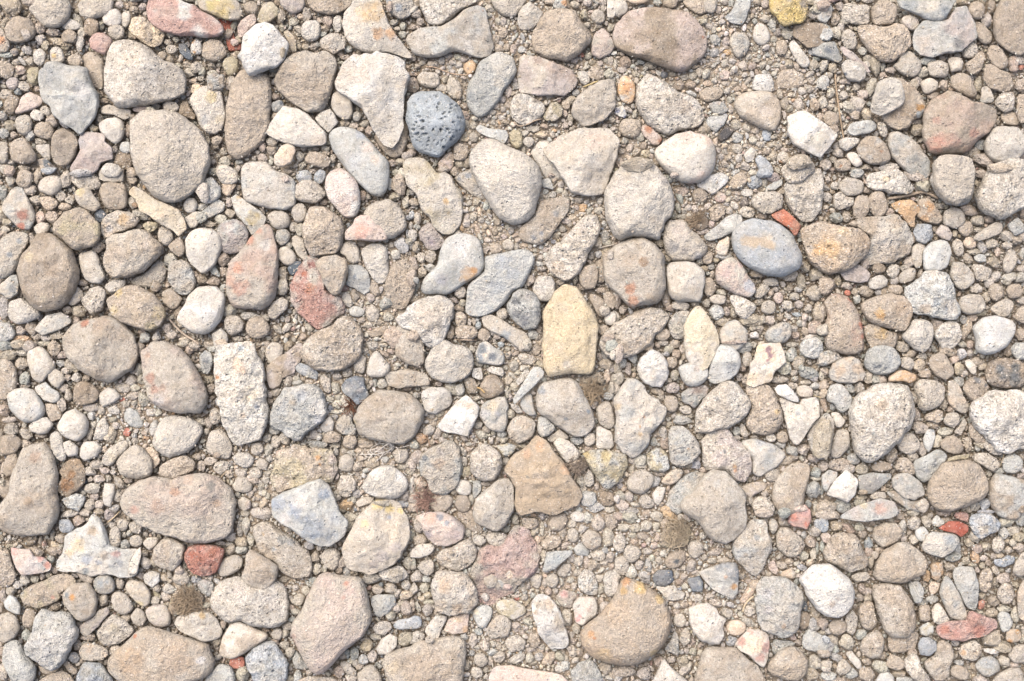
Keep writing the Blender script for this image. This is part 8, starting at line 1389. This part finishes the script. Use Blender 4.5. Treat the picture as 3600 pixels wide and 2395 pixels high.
# ------------------------------------------------------------------ roots, twigs, straws, threads
def hm(px, py):
    j = min(max(int((px + MX) / GR), 0), gw - 1); i = min(max(int((py + MX) / GR), 0), gh - 1)
    return float(HM[i, j])
def tube(P, R, sides):
    P = np.array(P); n = len(P); V = []
    Tn = np.gradient(P, axis=0); Tn /= np.linalg.norm(Tn, axis=1)[:, None] + 1e-12
    up = np.array([0, 0, 1.0]); Sd = np.cross(Tn, up); Sd /= np.linalg.norm(Sd, axis=1)[:, None] + 1e-9; Up = np.cross(Sd, Tn)
    for s in range(sides):
        a = 2 * np.pi * s / sides; V.append(P + (Sd * math.cos(a) + Up * math.sin(a)) * np.asarray(R)[:, None])
    V = np.stack(V, 1).reshape(-1, 3); F = []
    for i in range(n - 1):
        for s in range(sides):
            t = (s + 1) % sides; F.append((i * sides + s, i * sides + t, (i + 1) * sides + t, (i + 1) * sides + s))
    V = np.vstack([V, P[0], P[-1]]); c0, c1 = len(V) - 2, len(V) - 1
    for s in range(sides):
        t = (s + 1) % sides; F.append((c0, t, s, s)); F.append((c1, (n - 1) * sides + s, (n - 1) * sides + t, (n - 1) * sides + t))
    return V, [f for f in F]
def spline(pts, m):
    p = np.array(pts, float); p = np.vstack([2 * p[0] - p[1], p, 2 * p[-1] - p[-2]]); out = []
    for i in range(1, len(p) - 2):
        t = np.linspace(0, 1, m, endpoint=False)[:, None]
        a, b, c, d = p[i - 1], p[i], p[i + 1], p[i + 2]
        out.append(0.5 * ((2 * b) + (-a + c) * t + (2 * a - 5 * b + 4 * c - d) * t ** 2 + (-a + 3 * b - 3 * c + d) * t ** 3))
    return np.vstack(out + [p[-2][None]])
WMATS = {}
for pts, w, col, label in wires:
    q = spline(pts, 6); zs = np.array([hm(x, y) for x, y in q])
    zs = np.array([zs[max(0, i - 3):i + 4].max() for i in range(len(zs))])
    kn = np.array([1, 2, 3, 2, 1.]) / 9; zs = np.convolve(np.pad(zs, 2, mode='edge'), kn, 'valid') + w * S * 0.45
    r = w * S * (0.5 if w >= 4 else 0.85)
    P = [(*to_world(x, y, z), z + 0.15 * r * math.sin(i * 1.7)) for i, ((x, y), z) in enumerate(zip(q, zs))]
    thin = w < 4
    R = [r * (1.0 if thin else (0.72 + 0.3 * abs(math.sin(i * 1.3 + w))) * (0.6 if i in (0, len(P) - 1) else 1)) for i in range(len(P))]
    V, F = tube(P, R, 5 if thin else 8)
    if col not in WMATS: WMATS[col] = plain_material("dry_fibre_" + str(len(WMATS)), col)
    me = bpy.data.meshes.new("fibre"); o0 = P[len(P) // 2]
    V = V - np.array(o0)
    me.from_pydata([tuple(v) for v in V], [], [tuple(dict.fromkeys(f)) for f in F]); me.materials.append(WMATS[col])
    for pl in me.polygons: pl.use_smooth = True
    nm = 'thread' if 'thread' in label else 'root' if 'root' in label else 'grass_blade' if 'grass' in label else 'straw' if 'straw' in label else 'twig'
    me.name = nm
    o = bpy.data.objects.new(nm, me); scene.collection.objects.link(o); o.location = o0
    o["label"] = label; o["category"] = nm.replace('_', ' ')
    if nm == 'thread': o["group"] = 'white threads on the ground'

# ------------------------------------------------------------------ tufts of dry moss
def tuft(px, py, rad, count, col, label, lng=0.010):
    VV, FF, n = [], [], 0
    for _ in range(int(count * 0.55)):
        a, rr = rng.uniform(0, 6.283), 0.72 * rad * math.sqrt(rng.random())
        x, y = px + rr * math.cos(a), py + rr * math.sin(a); z = hm(x, y)
        b = rng.uniform(0, 6.283); ln = lng * rng.uniform(0.5, 1.2); x0, y0 = to_world(x, y, z)
        cv = rng.uniform(-1.6, 1.6); P = []
        for t in np.linspace(0, 1, 6):
            P.append((x0 + ln * t * math.cos(b + cv * t), y0 + ln * t * math.sin(b + cv * t), z - 0.0005 + ln * 0.38 * math.sin(t * 2.4)))
        V, F = tube(P, np.full(6, 0.00027), 3)
        VV.append(V); FF += [tuple(dict.fromkeys(i + n for i in f)) for f in F]; n += len(V)
    V = np.vstack(VV); x0, y0 = to_world(px, py); V = V - (x0, y0, 0)
    me = bpy.data.meshes.new("dry_moss"); me.from_pydata([tuple(v) for v in V], [], FF); me.materials.append(plain_material("dry_moss", col))
    o = bpy.data.objects.new("dry_moss", me); scene.collection.objects.link(o); o.location = (x0, y0, 0)
    o["label"] = label; o["category"] = "moss"; o["group"] = "tufts of dry moss on the stones"
def at(tx, ty, x, y): return tx + x * T, ty + y * T
for (tx, ty, x, y, r, n, col, label) in [
    (0, 1795, 1720, 830, 150, 420, 'a08d74', "large tuft of brown dry moss on the clod left of the wide pale yellowish stone"),
    (2160, 600, 755, 460, 60, 110, '96836c', "small dark tuft of dry moss on a round brown pebble above the glassy flake"),
    (1440, 1200, 1680, 460, 90, 200, 'a18e74', "tuft of dry brown moss right of the stone below the yellow sandstone"),
    (1440, 1200, 140, 1450, 80, 170, '98796a', "reddish brown tuft of dry fibres left of the round pebble below the smeared stone"),
    (1440, 1200, 1540, 1150, 80, 120, '8c7e70', "very dark dry moss covering the clod beside the brown trapezoid slab"),
    (2160, 1795, 560, 200, 150, 330, 'b5a58c', "widest pale grey tuft of dry moss at the foot of the giant pale stone"),
    (720, 1200, 1345, 590, 34, 60, '6e452c', "tiny rusty brown tuft beside the dark slate blue flint chip")]:
    X, Y = at(tx, ty, x, y); tuft(X, Y, r * T, n, col, label)
